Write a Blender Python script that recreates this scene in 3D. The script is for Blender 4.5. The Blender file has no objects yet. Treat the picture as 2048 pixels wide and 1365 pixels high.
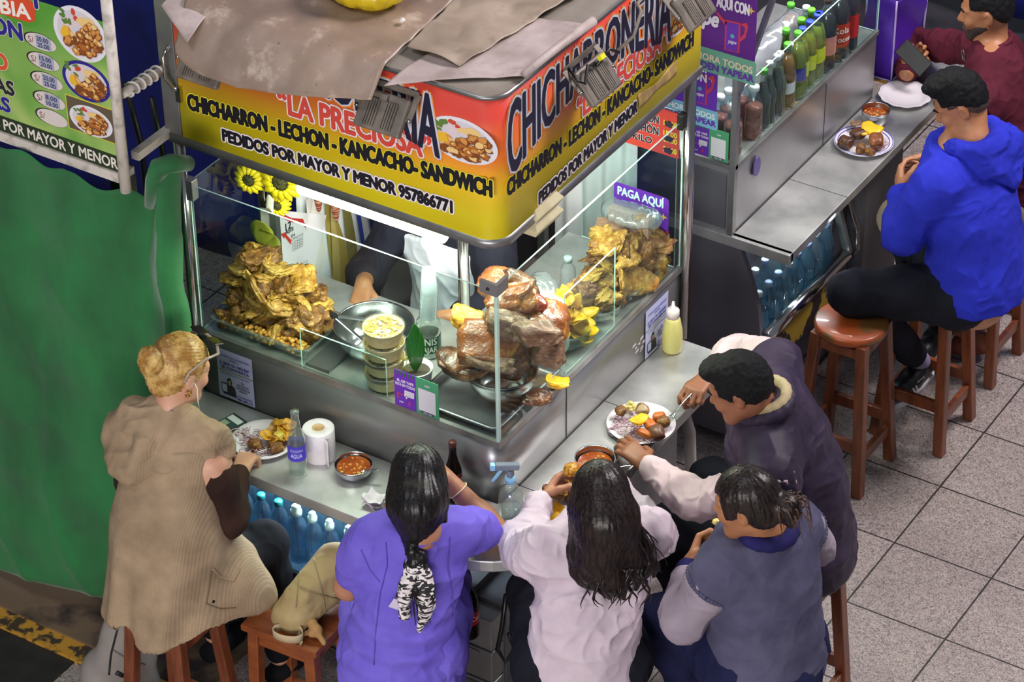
import bpy, bmesh, math, random
import numpy as np
from mathutils import Vector, Matrix
random.seed(7); RNG = np.random.default_rng(11)
SC = bpy.context.scene; COL = SC.collection
# ---------------------------------------------------------------- camera (measured from the tile joints and stall edges)
CAMLOC = np.array([4.132, -6.367, 7.12])
_yaw, _pit, _rol = 2.14032119, .62290669, .01270492
_f = np.array([math.cos(_pit)*math.cos(_yaw), math.cos(_pit)*math.sin(_yaw), -math.sin(_pit)])
_r = np.array([math.sin(_yaw), -math.cos(_yaw), 0.]); _d = np.cross(_f, _r)
_R = math.cos(_rol)*_r + math.sin(_rol)*_d; _D = -math.sin(_rol)*_r + math.cos(_rol)*_d
CM = np.array([_R, _D, _f]); FPX = 5874.55
cd = bpy.data.cameras.new('camera'); cam = bpy.data.objects.new('camera', cd); COL.objects.link(cam)
cd.sensor_width = 36; cd.lens = FPX/2048*36; cd.clip_end = 60
cam.matrix_world = Matrix(((_R[0], -_D[0], -_f[0], CAMLOC[0]), (_R[1], -_D[1], -_f[1], CAMLOC[1]), (_R[2], -_D[2], -_f[2], CAMLOC[2]), (0, 0, 0, 1)))
SC.camera = cam
# ---------------------------------------------------------------- light and exposure
wd = bpy.data.worlds.new('hall_air'); SC.world = wd; wd.use_nodes = True
wd.node_tree.nodes['Background'].inputs[0].default_value = (.62, .66, .78, 1)
wd.node_tree.nodes['Background'].inputs[1].default_value = .20
def area(name, loc, target, sx, sy, power, col):
    l = bpy.data.lights.new(name, 'AREA'); l.shape = 'RECTANGLE'; l.size = sx; l.size_y = sy; l.energy = power; l.color = col
    o = bpy.data.objects.new(name, l); COL.objects.link(o); o.location = loc
    o.rotation_euler = (Vector(target)-Vector(loc)).to_track_quat('-Z', 'Y').to_euler(); return o
area('roof_skylight', (2.6, 4.2, 6.8), (.6, .6, .8), 2.4, 1.6, 440, (1, .93, .93))
area('roof_lamp_row', (-1.5, -3.0, 8.2), (-.3, -.2, 1.6), 3.5, 1.5, 110, (.95, .95, 1))
area('front_fill', (2.2, -7.2, 3.3), (-.3, 0, 2.2), 4.5, 1.4, 380, (1, .96, .92))  # unseen fill light added low in front to brighten the sign faces
SC.view_settings.view_transform = 'Standard'; SC.view_settings.look = 'None'
SC.view_settings.gamma = 1; SC.view_settings.use_curve_mapping = False; SC.view_settings.exposure = .25

# ---------------------------------------------------------------- measuring helpers: a photo pixel on a plane of the place
def ray(u, v): return CM.T @ np.array([(u-1024)/FPX, (v-682.5)/FPX, 1.])
def onplane(u, v, ax, val):
    d = ray(u, v); t = (val-CAMLOC[ax])/d[ax]; return CAMLOC+t*d
def PZ(u, v, z): return onplane(u, v, 2, z)
def PX(u, v, x): return onplane(u, v, 0, x)
def PY(u, v, y): return onplane(u, v, 1, y)
def V3(*a): return np.array(a, float)
def nrm(a): a = np.asarray(a, float); return a/(np.linalg.norm(a)+1e-12)

# ---------------------------------------------------------------- materials
def lin(h):
    h = h.lstrip('#'); c = [int(h[i:i+2], 16)/255 for i in (0, 2, 4)]
    return tuple(x/12.92 if x <= .04045 else ((x+.055)/1.055)**2.4 for x in c)+(1,)
MATS = {}
def mat(name, hx, rough=.5, metal=0, hx2=None, vs=9, lo=.35, hi=.65, stretch=None, bump=0, bs=60, bstretch=None, spec=.5, trans=0, sss=0, coat=0, detail=4, dist=0, alpha=1, wave=None, sheen=0, spot=None):
    m = bpy.data.materials.new(name); MATS[name] = m; m.use_nodes = True; nt = m.node_tree; N = nt.nodes; L = nt.links
    b = N['Principled BSDF']; b.inputs['Roughness'].default_value = rough; b.inputs['Metallic'].default_value = metal
    b.inputs['Specular IOR Level'].default_value = spec; b.inputs['Transmission Weight'].default_value = trans
    b.inputs['Coat Weight'].default_value = coat; b.inputs['Alpha'].default_value = alpha; b.inputs['Sheen Weight'].default_value = sheen
    if sss:
        b.inputs['Subsurface Weight'].default_value = sss; b.inputs['Subsurface Radius'].default_value = (.02, .008, .004); b.inputs['Subsurface Scale'].default_value = .5
    c1 = lin(hx); c2 = lin(hx2) if hx2 else tuple(x*.82 for x in c1[:3])+(1,)
    tc = N.new('ShaderNodeTexCoord')
    def mapped(st):
        if not st: return tc.outputs['Object']
        mp = N.new('ShaderNodeMapping'); mp.inputs['Scale'].default_value = st; L.new(tc.outputs['Object'], mp.inputs[0]); return mp.outputs[0]
    nz = N.new('ShaderNodeTexNoise'); nz.inputs['Scale'].default_value = vs; nz.inputs['Detail'].default_value = detail; nz.inputs['Distortion'].default_value = dist
    L.new(mapped(stretch), nz.inputs['Vector'])
    cr = N.new('ShaderNodeValToRGB'); cr.color_ramp.elements[0].position = lo; cr.color_ramp.elements[1].position = hi
    cr.color_ramp.elements[0].color = c2; cr.color_ramp.elements[1].color = c1
    L.new(nz.outputs[0], cr.inputs[0]); colout = cr.outputs[0]
    for sp in (spot or []):
        n3 = N.new('ShaderNodeTexNoise'); n3.inputs['Scale'].default_value = sp[1]; n3.inputs['Detail'].default_value = 6; n3.inputs['Roughness'].default_value = .65; L.new(tc.outputs['Object'], n3.inputs['Vector'])
        r3 = N.new('ShaderNodeMapRange'); r3.inputs[1].default_value = sp[2]; r3.inputs[2].default_value = sp[3]; r3.inputs[4].default_value = sp[4]; L.new(n3.outputs[0], r3.inputs[0])
        m3 = N.new('ShaderNodeMix'); m3.data_type = 'RGBA'; L.new(r3.outputs[0], m3.inputs[0]); L.new(colout, m3.inputs[6]); m3.inputs[7].default_value = lin(sp[0]); colout = m3.outputs[2]
    L.new(colout, b.inputs['Base Color'])
    if bump:
        n2 = N.new('ShaderNodeTexNoise'); n2.inputs['Scale'].default_value = bs; n2.inputs['Detail'].default_value = 3
        L.new(mapped(bstretch), n2.inputs['Vector']); src = n2.outputs[0]
        if wave:
            w = N.new('ShaderNodeTexWave'); w.inputs['Scale'].default_value = wave[0]; w.inputs['Distortion'].default_value = wave[2]; w.bands_direction = wave[1]
            w.inputs['Detail Scale'].default_value = 2
            L.new(tc.outputs['Object'], w.inputs['Vector']); ad = N.new('ShaderNodeMath'); ad.operation = 'ADD'
            L.new(w.outputs[1], ad.inputs[0]); L.new(n2.outputs[0], ad.inputs[1]); src = ad.outputs[0]
        bp = N.new('ShaderNodeBump'); bp.inputs['Strength'].default_value = bump; bp.inputs['Distance'].default_value = .004
        L.new(src, bp.inputs['Height']); L.new(bp.outputs[0], b.inputs['Normal'])
    return m
def clear(name, tint, rough=.03, strength=1., dif=None, dmix=0, ior=1.45):
    """thin see-through sheet: transparent tint plus fresnel gloss (and a little haze of its own)"""
    m = bpy.data.materials.new(name); MATS[name] = m; m.use_nodes = True; nt = m.node_tree; N = nt.nodes; L = nt.links
    N.remove(N['Principled BSDF']); out = N['Material Output']
    t = N.new('ShaderNodeBsdfTransparent'); t.inputs[0].default_value = lin(tint); base = t.outputs[0]
    if dmix:
        df = N.new('ShaderNodeBsdfDiffuse'); df.inputs[0].default_value = lin(dif or tint)
        mx0 = N.new('ShaderNodeMixShader'); mx0.inputs[0].default_value = dmix; L.new(t.outputs[0], mx0.inputs[1]); L.new(df.outputs[0], mx0.inputs[2]); base = mx0.outputs[0]
    g = N.new('ShaderNodeBsdfGlossy'); g.inputs['Roughness'].default_value = rough
    fr = N.new('ShaderNodeFresnel'); fr.inputs[0].default_value = ior
    ml = N.new('ShaderNodeMath'); ml.operation = 'MULTIPLY'; ml.inputs[1].default_value = strength; L.new(fr.outputs[0], ml.inputs[0]); ge = N.new('ShaderNodeNewGeometry'); fb = N.new('ShaderNodeMath'); fb.operation = 'SUBTRACT'; fb.inputs[0].default_value = 1; L.new(ge.outputs['Backfacing'], fb.inputs[1]); mk = N.new('ShaderNodeMath'); mk.operation = 'MULTIPLY'; L.new(ml.outputs[0], mk.inputs[0]); L.new(fb.outputs[0], mk.inputs[1])
    mx = N.new('ShaderNodeMixShader'); L.new(mk.outputs[0], mx.inputs[0]); L.new(base, mx.inputs[1]); L.new(g.outputs[0], mx.inputs[2])
    L.new(mx.outputs[0], out.inputs[0]); return m
def emit(name, col, s):
    m = bpy.data.materials.new(name); MATS[name] = m; m.use_nodes = True; nt = m.node_tree; nt.nodes.remove(nt.nodes['Principled BSDF'])
    e = nt.nodes.new('ShaderNodeEmission'); e.inputs[0].default_value = col+(1,); e.inputs[1].default_value = s
    nt.links.new(e.outputs[0], nt.nodes['Material Output'].inputs[0]); return m
_flat = {}
def flat(hx, rough=.55):
    """plain printed or painted colour"""
    k = (hx, rough)
    if k not in _flat: _flat[k] = mat('print_'+hx.strip('#'), hx, rough, hx2=hx, spec=.35)
    return _flat[k]

# ---------------------------------------------------------------- objects
def tag(o, label=None, cat=None, group=None, kind=None):
    if label: o['label'] = label
    if cat: o['category'] = cat
    if group: o['group'] = group
    if kind: o['kind'] = kind
    return o
def thing(name, label, cat, loc=(0, 0, 0), rz=0, group=None):
    o = bpy.data.objects.new(name, None); COL.objects.link(o); o.empty_display_size = .05
    o.location = loc; o.rotation_euler = (0, 0, rz); return tag(o, label, cat, group)
def dup(root, loc=None, rot=None, label=None, group=None, scale=None):
    r = root.copy(); COL.objects.link(r)
    if loc is not None: r.location = loc
    if rot is not None: r.rotation_euler = rot
    if scale is not None: r.scale = (scale,)*3 if np.isscalar(scale) else scale
    if label: r['label'] = label
    if group: r['group'] = group
    for ch in list(root.children):
        c = ch.copy(); COL.objects.link(c); c.parent = r
        for g in list(ch.children):
            d = g.copy(); COL.objects.link(d); d.parent = c
    return r
def rootloc(p):
    while p.parent: p = p.parent
    return p
class MB:
    """collects shapes into one mesh object"""
    def __init__(s): s.v = []; s.f = []; s.mi = []; s.sm = []; s.n = 0
    def add(s, v, f, mi=0, smooth=False):
        v = np.asarray(v, float).reshape(-1, 3); s.v.append(v)
        for q in f: s.f.append([i+s.n for i in q]); s.mi.append(mi); s.sm.append(smooth)
        s.n += len(v); return s
    def box(s, lo, hi, mi=0, edges=None):
        (a, b, c), (d, e, g) = lo, hi
        v = [(a, b, c), (d, b, c), (d, e, c), (a, e, c), (a, b, g), (d, b, g), (d, e, g), (a, e, g)]
        F = [(0, 3, 2, 1), (4, 5, 6, 7), (0, 1, 5, 4), (2, 3, 7, 6), (1, 2, 6, 5), (3, 0, 4, 7)]
        if edges is None: return s.add(v, F, mi)
        dims = [abs(d-a), abs(e-b), abs(g-c)]; th = dims.index(min(dims)); big = {0: (4, 5), 1: (2, 3), 2: (0, 1)}[th]
        for i, q in enumerate(F): s.mi.append(mi if i in big else edges); s.sm.append(False); s.f.append([k+s.n for k in q])
        s.v.append(np.array(v, float)); s.n += 8; return s
    def obox(s, c, ax, h, mi=0):
        """oriented box: centre, 3 axes rows, half sizes"""
        c = np.asarray(c, float); ax = [nrm(a) for a in ax]; v = []
        for k in (-1, 1):
            for (i, j) in ((-1, -1), (1, -1), (1, 1), (-1, 1)): v.append(c+ax[0]*i*h[0]+ax[1]*j*h[1]+ax[2]*k*h[2])
        return s.add(v, [(0, 3, 2, 1), (4, 5, 6, 7), (0, 1, 5, 4), (2, 3, 7, 6), (1, 2, 6, 5), (3, 0, 4, 7)], mi)
    def bar(s, a, b, w, d, up=(0, 0, 1), mi=0, taper=1):
        """rectangular bar from a to b"""
        a = np.asarray(a, float); b = np.asarray(b, float); t = nrm(b-a); x = np.cross(up, t)
        if np.linalg.norm(x) < .05: x = np.cross((1, 0, 0), t)
        x = nrm(x); y = np.cross(t, x); v = []
        for p, k in ((a, 1), (b, taper)):
            for i, j in ((-1, -1), (1, -1), (1, 1), (-1, 1)): v.append(p+x*i*w/2*k+y*j*d/2*k)
        return s.add(v, [(0, 3, 2, 1), (4, 5, 6, 7), (0, 1, 5, 4), (2, 3, 7, 6), (1, 2, 6, 5), (3, 0, 4, 7)], mi)
    def lathe(s, prof, c=(0, 0, 0), n=24, mi=0, cap=True, smooth=True, squash=1, wob=None):
        c = np.asarray(c, float); v = []; f = []; m = len(prof)
        for i, (r, z) in enumerate(prof):
            for k in range(n):
                a = 2*math.pi*k/n; rr = r*(wob(a, z) if wob else 1)
                v.append((c[0]+rr*math.cos(a), c[1]+rr*math.sin(a)*squash, c[2]+z))
        for i in range(m-1):
            for k in range(n): f.append((i*n+k, i*n+(k+1) % n, (i+1)*n+(k+1) % n, (i+1)*n+k))
        if cap:
            if prof[0][0] > 1e-4: f.append(tuple(range(n-1, -1, -1)))
            if prof[-1][0] > 1e-4: f.append(tuple((m-1)*n+k for k in range(n)))
        return s.add(v, f, mi, smooth)
    def tube(s, pts, r, n=10, mi=0, closed=False, smooth=True):
        pts = [np.asarray(p, float) for p in pts]; m = len(pts); R = [r]*m if np.isscalar(r) else list(r); v = []; f = []
        pv = None
        for i, p in enumerate(pts):
            if closed: t = nrm(pts[(i+1) % m]-pts[i-1])
            else: t = nrm(pts[min(i+1, m-1)]-pts[max(i-1, 0)])
            if pv is None: x = np.cross(t, (0, 0, 1)); x = np.cross(t, (1, 0, 0)) if np.linalg.norm(x) < .1 else x
            else: x = pv-t*np.dot(pv, t)
            x = nrm(x); pv = x; y = np.cross(t, x)
            for k in range(n): a = 2*math.pi*k/n; v.append(p+R[i]*(math.cos(a)*x+math.sin(a)*y))
        for i in range(m if closed else m-1):
            j = (i+1) % m
            for k in range(n): f.append((i*n+k, i*n+(k+1) % n, j*n+(k+1) % n, j*n+k))
        if not closed: f.append(tuple(range(n-1, -1, -1))); f.append(tuple((m-1)*n+k for k in range(n)))
        return s.add(v, f, mi, smooth)
    def poly(s, pts, nrmv, th, mi=0):
        """flat outline extruded by th along nrmv"""
        pts = [np.asarray(p, float) for p in pts]; n = len(pts); d = np.asarray(nrmv, float)*th
        v = pts+[p+d for p in pts]; f = [tuple(range(n-1, -1, -1)), tuple(range(n, 2*n))]+[(i, (i+1) % n, n+(i+1) % n, n+i) for i in range(n)]
        return s.add(v, f, mi)
    def grid(s, fn, nu, nv, mi=0, th=0, smooth=True):
        """sheet: fn(u,v)->point, thickness th along the normal"""
        g = np.array([[fn(i/(nu-1), j/(nv-1)) for i in range(nu)] for j in range(nv)], float)
        f = [(j*nu+i, j*nu+i+1, (j+1)*nu+i+1, (j+1)*nu+i) for j in range(nv-1) for i in range(nu-1)]
        if not th: return s.add(g, f, mi, smooth)
        du = np.gradient(g, axis=1); dv = np.gradient(g, axis=0); nn = np.cross(du, dv); nn /= np.linalg.norm(nn, axis=2, keepdims=True)+1e-12
        b = g-nn*th; k = nu*nv; v = np.concatenate([g.reshape(-1, 3), b.reshape(-1, 3)])
        F = f+[tuple(k+i for i in q[::-1]) for q in f]
        ed = [i for i in range(nu)]+[j*nu+nu-1 for j in range(1, nv)]+[(nv-1)*nu+i for i in range(nu-2, -1, -1)]+[j*nu for j in range(nv-2, 0, -1)]
        F += [(ed[i], k+ed[i], k+ed[(i+1) % len(ed)], ed[(i+1) % len(ed)]) for i in range(len(ed))]
        return s.add(v, F, mi, smooth)
    def build(s, name, mats, parent=None, label=None, cat=None, group=None, kind=None, bevel=0, loc=None, world=True):
        me = bpy.data.meshes.new(name); v = np.concatenate(s.v) if s.v else np.zeros((0, 3))
        if parent is not None and world:
            inv = np.array(rootloc(parent).matrix_basis.inverted()); v = v@inv[:3, :3].T+inv[:3, 3]
        me.from_pydata(v.tolist(), [], s.f)
        for m in (mats if isinstance(mats, (list, tuple)) else [mats]): me.materials.append(m)
        me.polygons.foreach_set('material_index', s.mi); me.polygons.foreach_set('use_smooth', s.sm); me.update()
        return link(name, me, parent, label, cat, group, kind, bevel, loc)
def link(name, me, parent=None, label=None, cat=None, group=None, kind=None, bevel=0, loc=None):
    o = bpy.data.objects.new(name, me); COL.objects.link(o)
    if parent is not None: o.parent = parent
    if loc is not None: o.location = loc
    if bevel:
        b = o.modifiers.new('bevel', 'BEVEL'); b.width = bevel; b.segments = 2; b.limit_method = 'ANGLE'
    return tag(o, label, cat, group, kind)
def centre(o):
    """move the origin of a top-level mesh to the middle of its base"""
    me = o.data; n = len(me.vertices); v = np.empty(n*3); me.vertices.foreach_get('co', v); v = v.reshape(-1, 3)
    c = np.array([(v[:, 0].min()+v[:, 0].max())/2, (v[:, 1].min()+v[:, 1].max())/2, v[:, 2].min()]); v -= c
    me.vertices.foreach_set('co', v.ravel()); me.update(); o.location = Vector(o.location)+Vector(c); return o
def ring(c, r, z, n=32, sx=1, sy=1): return [(c[0]+r*sx*math.cos(2*math.pi*k/n), c[1]+r*sy*math.sin(2*math.pi*k/n), z) for k in range(n)]

# ---------------------------------------------------------------- lettering
def _txt(body, off, shear):
    cu = bpy.data.curves.new('lettering', 'FONT'); cu.body = body; cu.size = 1; cu.offset = off; cu.shear = shear; cu.resolution_u = 3
    o = bpy.data.objects.new('lettering', cu); me = bpy.data.meshes.new_from_object(o)
    v = np.empty(len(me.vertices)*3); me.vertices.foreach_get('co', v); f = [tuple(p.vertices) for p in me.polygons]
    bpy.data.objects.remove(o); bpy.data.curves.remove(cu); bpy.data.meshes.remove(me); return v.reshape(-1, 3), f
class Text:
    """several lines of flat lettering collected as one part"""
    def __init__(s, nv): s.mb = MB(); s.mats = []; s.n = nrm(nv)
    def mi(s, m):
        if m not in s.mats: s.mats.append(m)
        return s.mats.index(m)
    def line(s, body, a, b, h, m, up=(0, 0, 1), bold=.02, outl=(), lift=.0015, shear=0, warp=None):
        """lettering from point a to point b (baseline), cap height h; outl = [(offset, material)] behind it"""
        a = np.asarray(a, float); b = np.asarray(b, float); x = b-a; w = np.linalg.norm(x); x = x/w; up = np.asarray(up, float); up = nrm(up-x*np.dot(up, x)*0)
        v0, _ = _txt(body, 0, shear); vh, _ = _txt('H', 0, 0); cap = vh[:, 1].max()
        mn, mxx = v0[:, 0].min(), v0[:, 0].max()
        L = [(bold, m)]+[(bold+o, q) for o, q in outl]
        v, f = _txt(body, 0, shear); X = (v[:, 0]-mn)/(mxx-mn)*w; Y = (v[:, 1]-vh[:, 1].min())/(cap-vh[:, 1].min())*h
        if warp: X, Y = warp(X/w, Y/h); X = X*w; Y = Y*h
        for k, (off, q) in enumerate(L):
            nd = 1 if off <= .004 else (8 if off < .07 else 14)
            for d in range(nd):
                dx, dy = (0, 0) if nd == 1 else (off*h*math.cos(2*math.pi*d/nd), off*h*math.sin(2*math.pi*d/nd))
                s.mb.add(a[None]+(X+dx)[:, None]*x[None]+(Y+dy)[:, None]*up[None]+s.n[None]*(lift*(len(L)-k)+d*.00005), f, s.mi(q))
        return s
    def patch(s, pts, m, lift=.0008):
        pts = [np.asarray(p, float)+s.n*lift for p in pts]; s.mb.add(pts, [tuple(range(len(pts)))], s.mi(m)); return s
    def build(s, name, parent=None, **k): return s.mb.build(name, s.mats, parent, **k)

# ---------------------------------------------------------------- noise for shapes
_T = RNG.random((32, 32, 32))
def vnoise(P, sc, seed=0):
    p = np.asarray(P, float)*sc+seed*7.31; i = np.floor(p).astype(int); f = p-i; f = f*f*(3-2*f); r = 0
    for dx in (0, 1):
        for dy in (0, 1):
            for dz in (0, 1):
                w = (f[:, 0] if dx else 1-f[:, 0])*(f[:, 1] if dy else 1-f[:, 1])*(f[:, 2] if dz else 1-f[:, 2])
                r = r+w*_T[(i[:, 0]+dx) % 32, (i[:, 1]+dy) % 32, (i[:, 2]+dz) % 32]
    return r*2-1

# ---------------------------------------------------------------- solid modelling: blended round cones and ellipsoids, meshed as one surface
class Solid:
    def __init__(s, h=.006): s.h = h; s.p = []; s.cuts = []
    def cone(s, a, b, ra, rb, k=.02, side=None, q=1):
        """tapered limb a->b; side+q: wide along side, q times as deep"""
        s.p.append(('c', np.asarray(a, float), np.asarray(b, float), ra, rb, k, None if side is None else np.asarray(side, float), q)); return s
    def chain(s, pts, rs, k=.015):
        for i in range(len(pts)-1): s.cone(pts[i], pts[i+1], rs[i], rs[i+1], k)
        return s
    def ell(s, c, r, k=.02, ax=None, sub=False):
        s.p.append(('e' if not sub else 's', np.asarray(c, float), np.eye(3) if ax is None else np.array([nrm(a) for a in ax]), np.asarray(r, float), k)); return s
    def cut(s, fn): s.cuts.append(fn); return s
    def bounds(s):
        lo = np.full(3, 1e9); hi = -lo
        for p in s.p:
            if p[0] == 's': continue
            if p[0] == 'c': a, b, m = p[1], p[2], max(p[3], p[4])
            else: a = b = p[1]; m = p[3].max()
            lo = np.minimum(lo, np.minimum(a, b)-m); hi = np.maximum(hi, np.maximum(a, b)+m)
        return lo-3*s.h, hi+3*s.h
    def mesh(s, disp=None):
        h = s.h; lo, hi = s.bounds(); n = np.ceil((hi-lo)/h).astype(int)+1; F = np.full(n, .5, np.float32)
        ax = [lo[i]+h*np.arange(n[i]) for i in range(3)]
        for p in s.p:
            if p[0] == 'c': a, b, ra, rb, k = p[1:6]; m = max(ra, rb); bl = np.minimum(a, b)-m; bh = np.maximum(a, b)+m
            else: c, A, r, k = p[1:5]; m = r.max(); bl = c-m; bh = c+m
            mg = k+2.5*h; i0 = np.maximum(((bl-mg-lo)/h).astype(int), 0); i1 = np.minimum(((bh+mg-lo)/h).astype(int)+2, n)
            if (i1 <= i0).any(): continue
            X = ax[0][i0[0]:i1[0], None, None]; Y = ax[1][None, i0[1]:i1[1], None]; Z = ax[2][None, None, i0[2]:i1[2]]
            sl = tuple(slice(i0[j], i1[j]) for j in range(3))
            if p[0] == 'c':
                d = b-a; L2 = d@d+1e-12; px, py, pz = X-a[0], Y-a[1], Z-a[2]
                t = np.clip((px*d[0]+py*d[1]+pz*d[2])/L2, 0, 1); px = px-t*d[0]; py = py-t*d[1]; pz = pz-t*d[2]
                q = p[7]
                if p[6] is not None and q != 1:
                    w = nrm(np.cross(d, p[6])); e = (px*w[0]+py*w[1]+pz*w[2]); e = e*e*(1/q**2-1)
                    l0 = px*px+py*py+pz*pz; D = (np.sqrt(l0+e)-(ra+(rb-ra)*t)); D = D*np.sqrt((l0+1e-9)/(l0+e+1e-9))
                else: D = np.sqrt(px*px+py*py+pz*pz)-(ra+(rb-ra)*t)
            else:
                px, py, pz = X-c[0], Y-c[1], Z-c[2]; u = [px*A[i, 0]+py*A[i, 1]+pz*A[i, 2] for i in range(3)]
                k0 = np.sqrt(sum((u[i]/r[i])**2 for i in range(3))); k1 = np.sqrt(sum((u[i]/r[i]**2)**2 for i in range(3)))+1e-9; D = k0*(k0-1)/k1
            G = F[sl]; D = D.astype(np.float32)
            if p[0] == 's': hh = np.maximum(k-np.abs(G+D), 0)/max(k, 1e-6); F[sl] = np.maximum(G, -D)+hh*hh*k/4
            else: hh = np.maximum(k-np.abs(G-D), 0)/max(k, 1e-6); F[sl] = np.minimum(G, D)-hh*hh*k/4
        for fn in s.cuts: F = np.maximum(F, fn(ax[0][:, None, None], ax[1][None, :, None], ax[2][None, None, :]).astype(np.float32))
        return snets(F, lo, h, disp)
def snets(F, lo, h, disp=None):
    I = F < 0; c = [I[i:I.shape[0]-1+i, j:I.shape[1]-1+j, k:I.shape[2]-1+k] for i in (0, 1) for j in (0, 1) for k in (0, 1)]
    al = c[0].copy(); an = c[0].copy()
    for q in c[1:]: al &= q; an |= q
    act = an & ~al; idx = np.argwhere(act); N = len(idx); ids = np.full(act.shape, -1, np.int64); ids[act] = np.arange(N)
    acc = np.zeros((N, 3)); cnt = np.zeros(N)
    co = [(i, j, k) for i in (0, 1) for j in (0, 1) for k in (0, 1)]
    val = [F[idx[:, 0]+i, idx[:, 1]+j, idx[:, 2]+k].astype(float) for i, j, k in co]
    for a in range(8):
        for b in range(a+1, 8):
            if sum(abs(co[a][m]-co[b][m]) for m in range(3)) != 1: continue
            va, vb = val[a], val[b]; cr = (va < 0) != (vb < 0); t = np.where(cr, va/np.where(cr, va-vb, 1), 0)
            pt = np.array(co[a])[None]+t[:, None]*(np.array(co[b])-np.array(co[a]))[None]
            acc += pt*cr[:, None]; cnt += cr
    V = lo[None]+h*(idx+acc/np.maximum(cnt, 1)[:, None]); Q = []
    for axn in range(3):
        sl0 = [slice(None)]*3; sl1 = [slice(None)]*3; sl0[axn] = slice(0, -1); sl1[axn] = slice(1, None)
        ch = I[tuple(sl0)] != I[tuple(sl1)]; e = np.argwhere(ch); o1, o2 = [(1, 2), (2, 0), (0, 1)][axn]
        e = e[(e[:, o1] > 0) & (e[:, o2] > 0) & (e[:, o1] < F.shape[o1]-1) & (e[:, o2] < F.shape[o2]-1)]
        if not len(e): continue
        fl = I[e[:, 0], e[:, 1], e[:, 2]]; P = []
        for d1, d2 in ((1, 1), (0, 1), (0, 0), (1, 0)):
            g = e.copy(); g[:, o1] -= d1; g[:, o2] -= d2; P.append(ids[g[:, 0], g[:, 1], g[:, 2]])
        q = np.stack(P, 1); q[~fl] = q[~fl][:, ::-1]; Q.append(q[(q >= 0).all(1)])
    Q = np.concatenate(Q)
    # relax a little, then wrinkle along the normal
    for _ in range(2):
        s_ = np.zeros_like(V); n_ = np.zeros(N)
        for a in range(4):
            b = (a+1) % 4; np.add.at(s_, Q[:, a], V[Q[:, b]]); np.add.at(n_, Q[:, a], 1)
        V = V*.5+.5*s_/np.maximum(n_, 1)[:, None]
    if disp is not None:
        fn = np.cross(V[Q[:, 2]]-V[Q[:, 0]], V[Q[:, 3]]-V[Q[:, 1]]); nn = np.zeros_like(V)
        for a in range(4): np.add.at(nn, Q[:, a], fn)
        nn /= np.linalg.norm(nn, axis=1, keepdims=True)+1e-12; V = V+nn*disp(V, nn)[:, None]
    return V, Q
def solid_obj(name, sol, m, parent=None, disp=None, mi=None, **k):
    V, Q = sol.mesh(disp); me = bpy.data.meshes.new(name); ms = m if isinstance(m, (list, tuple)) else [m]
    W = V
    if parent is not None:
        inv = np.array(rootloc(parent).matrix_basis.inverted()); W = V@inv[:3, :3].T+inv[:3, 3]
    me.vertices.add(len(W)); me.vertices.foreach_set('co', W.ravel()); me.loops.add(len(Q)*4); me.loops.foreach_set('vertex_index', Q.ravel().astype(np.int32))
    me.polygons.add(len(Q)); me.polygons.foreach_set('loop_start', np.arange(0, len(Q)*4, 4, dtype=np.int32)); me.polygons.foreach_set('loop_total', np.full(len(Q), 4, np.int32))
    for q in ms: me.materials.append(q)
    if mi is not None: me.polygons.foreach_set('material_index', mi(V[Q].mean(1)).astype(np.int32))
    me.polygons.foreach_set('use_smooth', np.ones(len(Q), bool)); me.update(calc_edges=True); me.validate()
    return link(name, me, parent, **k)

from mathutils.bvhtree import BVHTree
_bv = {}
def oncast(o, u, v, lift=.003):
    """point of a garment seen at a photo pixel, for stitching seams onto it"""
    if o.name not in _bv:
        me = o.data; n = len(me.vertices); c = np.empty(n*3); me.vertices.foreach_get('co', c); c = c.reshape(-1, 3)+np.array(rootloc(o).location); _bv[o.name] = BVHTree.FromPolygons(c.tolist(), [tuple(p.vertices) for p in me.polygons])
    h = _bv[o.name].ray_cast(Vector(CAMLOC), Vector(nrm(ray(u, v))))
    return None if h[0] is None else np.array(h[0])+np.array(h[1])*lift*(1 if Vector(ray(u, v)).dot(h[1]) < 0 else -1)
def seam(name, o, pix, m, r=.0022, n=24, lift=.001):
    us = np.interp(np.linspace(0, len(pix)-1, n), range(len(pix)), [p[0] for p in pix]); vs = np.interp(np.linspace(0, len(pix)-1, n), range(len(pix)), [p[1] for p in pix])
    pts = [q for q in (oncast(o, a, b, lift) for a, b in zip(us, vs)) if q is not None]
    if len(pts) > 2: mb = MB(); mb.tube(pts, r, 6); return mb.build(name, m, o)
# ================================================================ materials
steel = mat('brushed_steel', '#a9a8a8', .36, .8, hx2='#9b9b9d', vs=3)
steel_top = mat('worktop_steel', '#cfcfcd', .40, .72, hx2='#a2a2a2', vs=5, bump=.04, bs=90)
steel_dark = mat('dull_steel', '#85868a', .45, .85, hx2='#75767c', vs=4, bump=.03, bs=80)
chrome = mat('chrome_tube', '#c9c9c9', .16, 1, hx2='#b5b5b5', vs=6)
alu = mat('aluminium_rail', '#9a9a9a', .38, .8, hx2='#868684', vs=12)
roofmat = mat('dusty_roof_sheet', '#a39a90', .6, .3, hx2='#857a70', vs=5, bump=.1, bs=30)
tarpm = mat('dusty_brown_plastic', '#a08878', .42, 0, hx2='#79675b', vs=4.5, lo=.3, hi=.72, bump=.5, bs=16, detail=8, spec=.55, spot=[('#c4b4a4', 9, .56, .70, .75), ('#4a3c32', 30, .66, .74, .8)])
tarp2 = mat('pale_brown_plastic', '#b3a190', .5, 0, hx2='#8a7969', vs=5, lo=.3, hi=.7, bump=.5, bs=16, detail=8, spot=[('#6a5a4c', 12, .58, .75, .6)])
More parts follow.
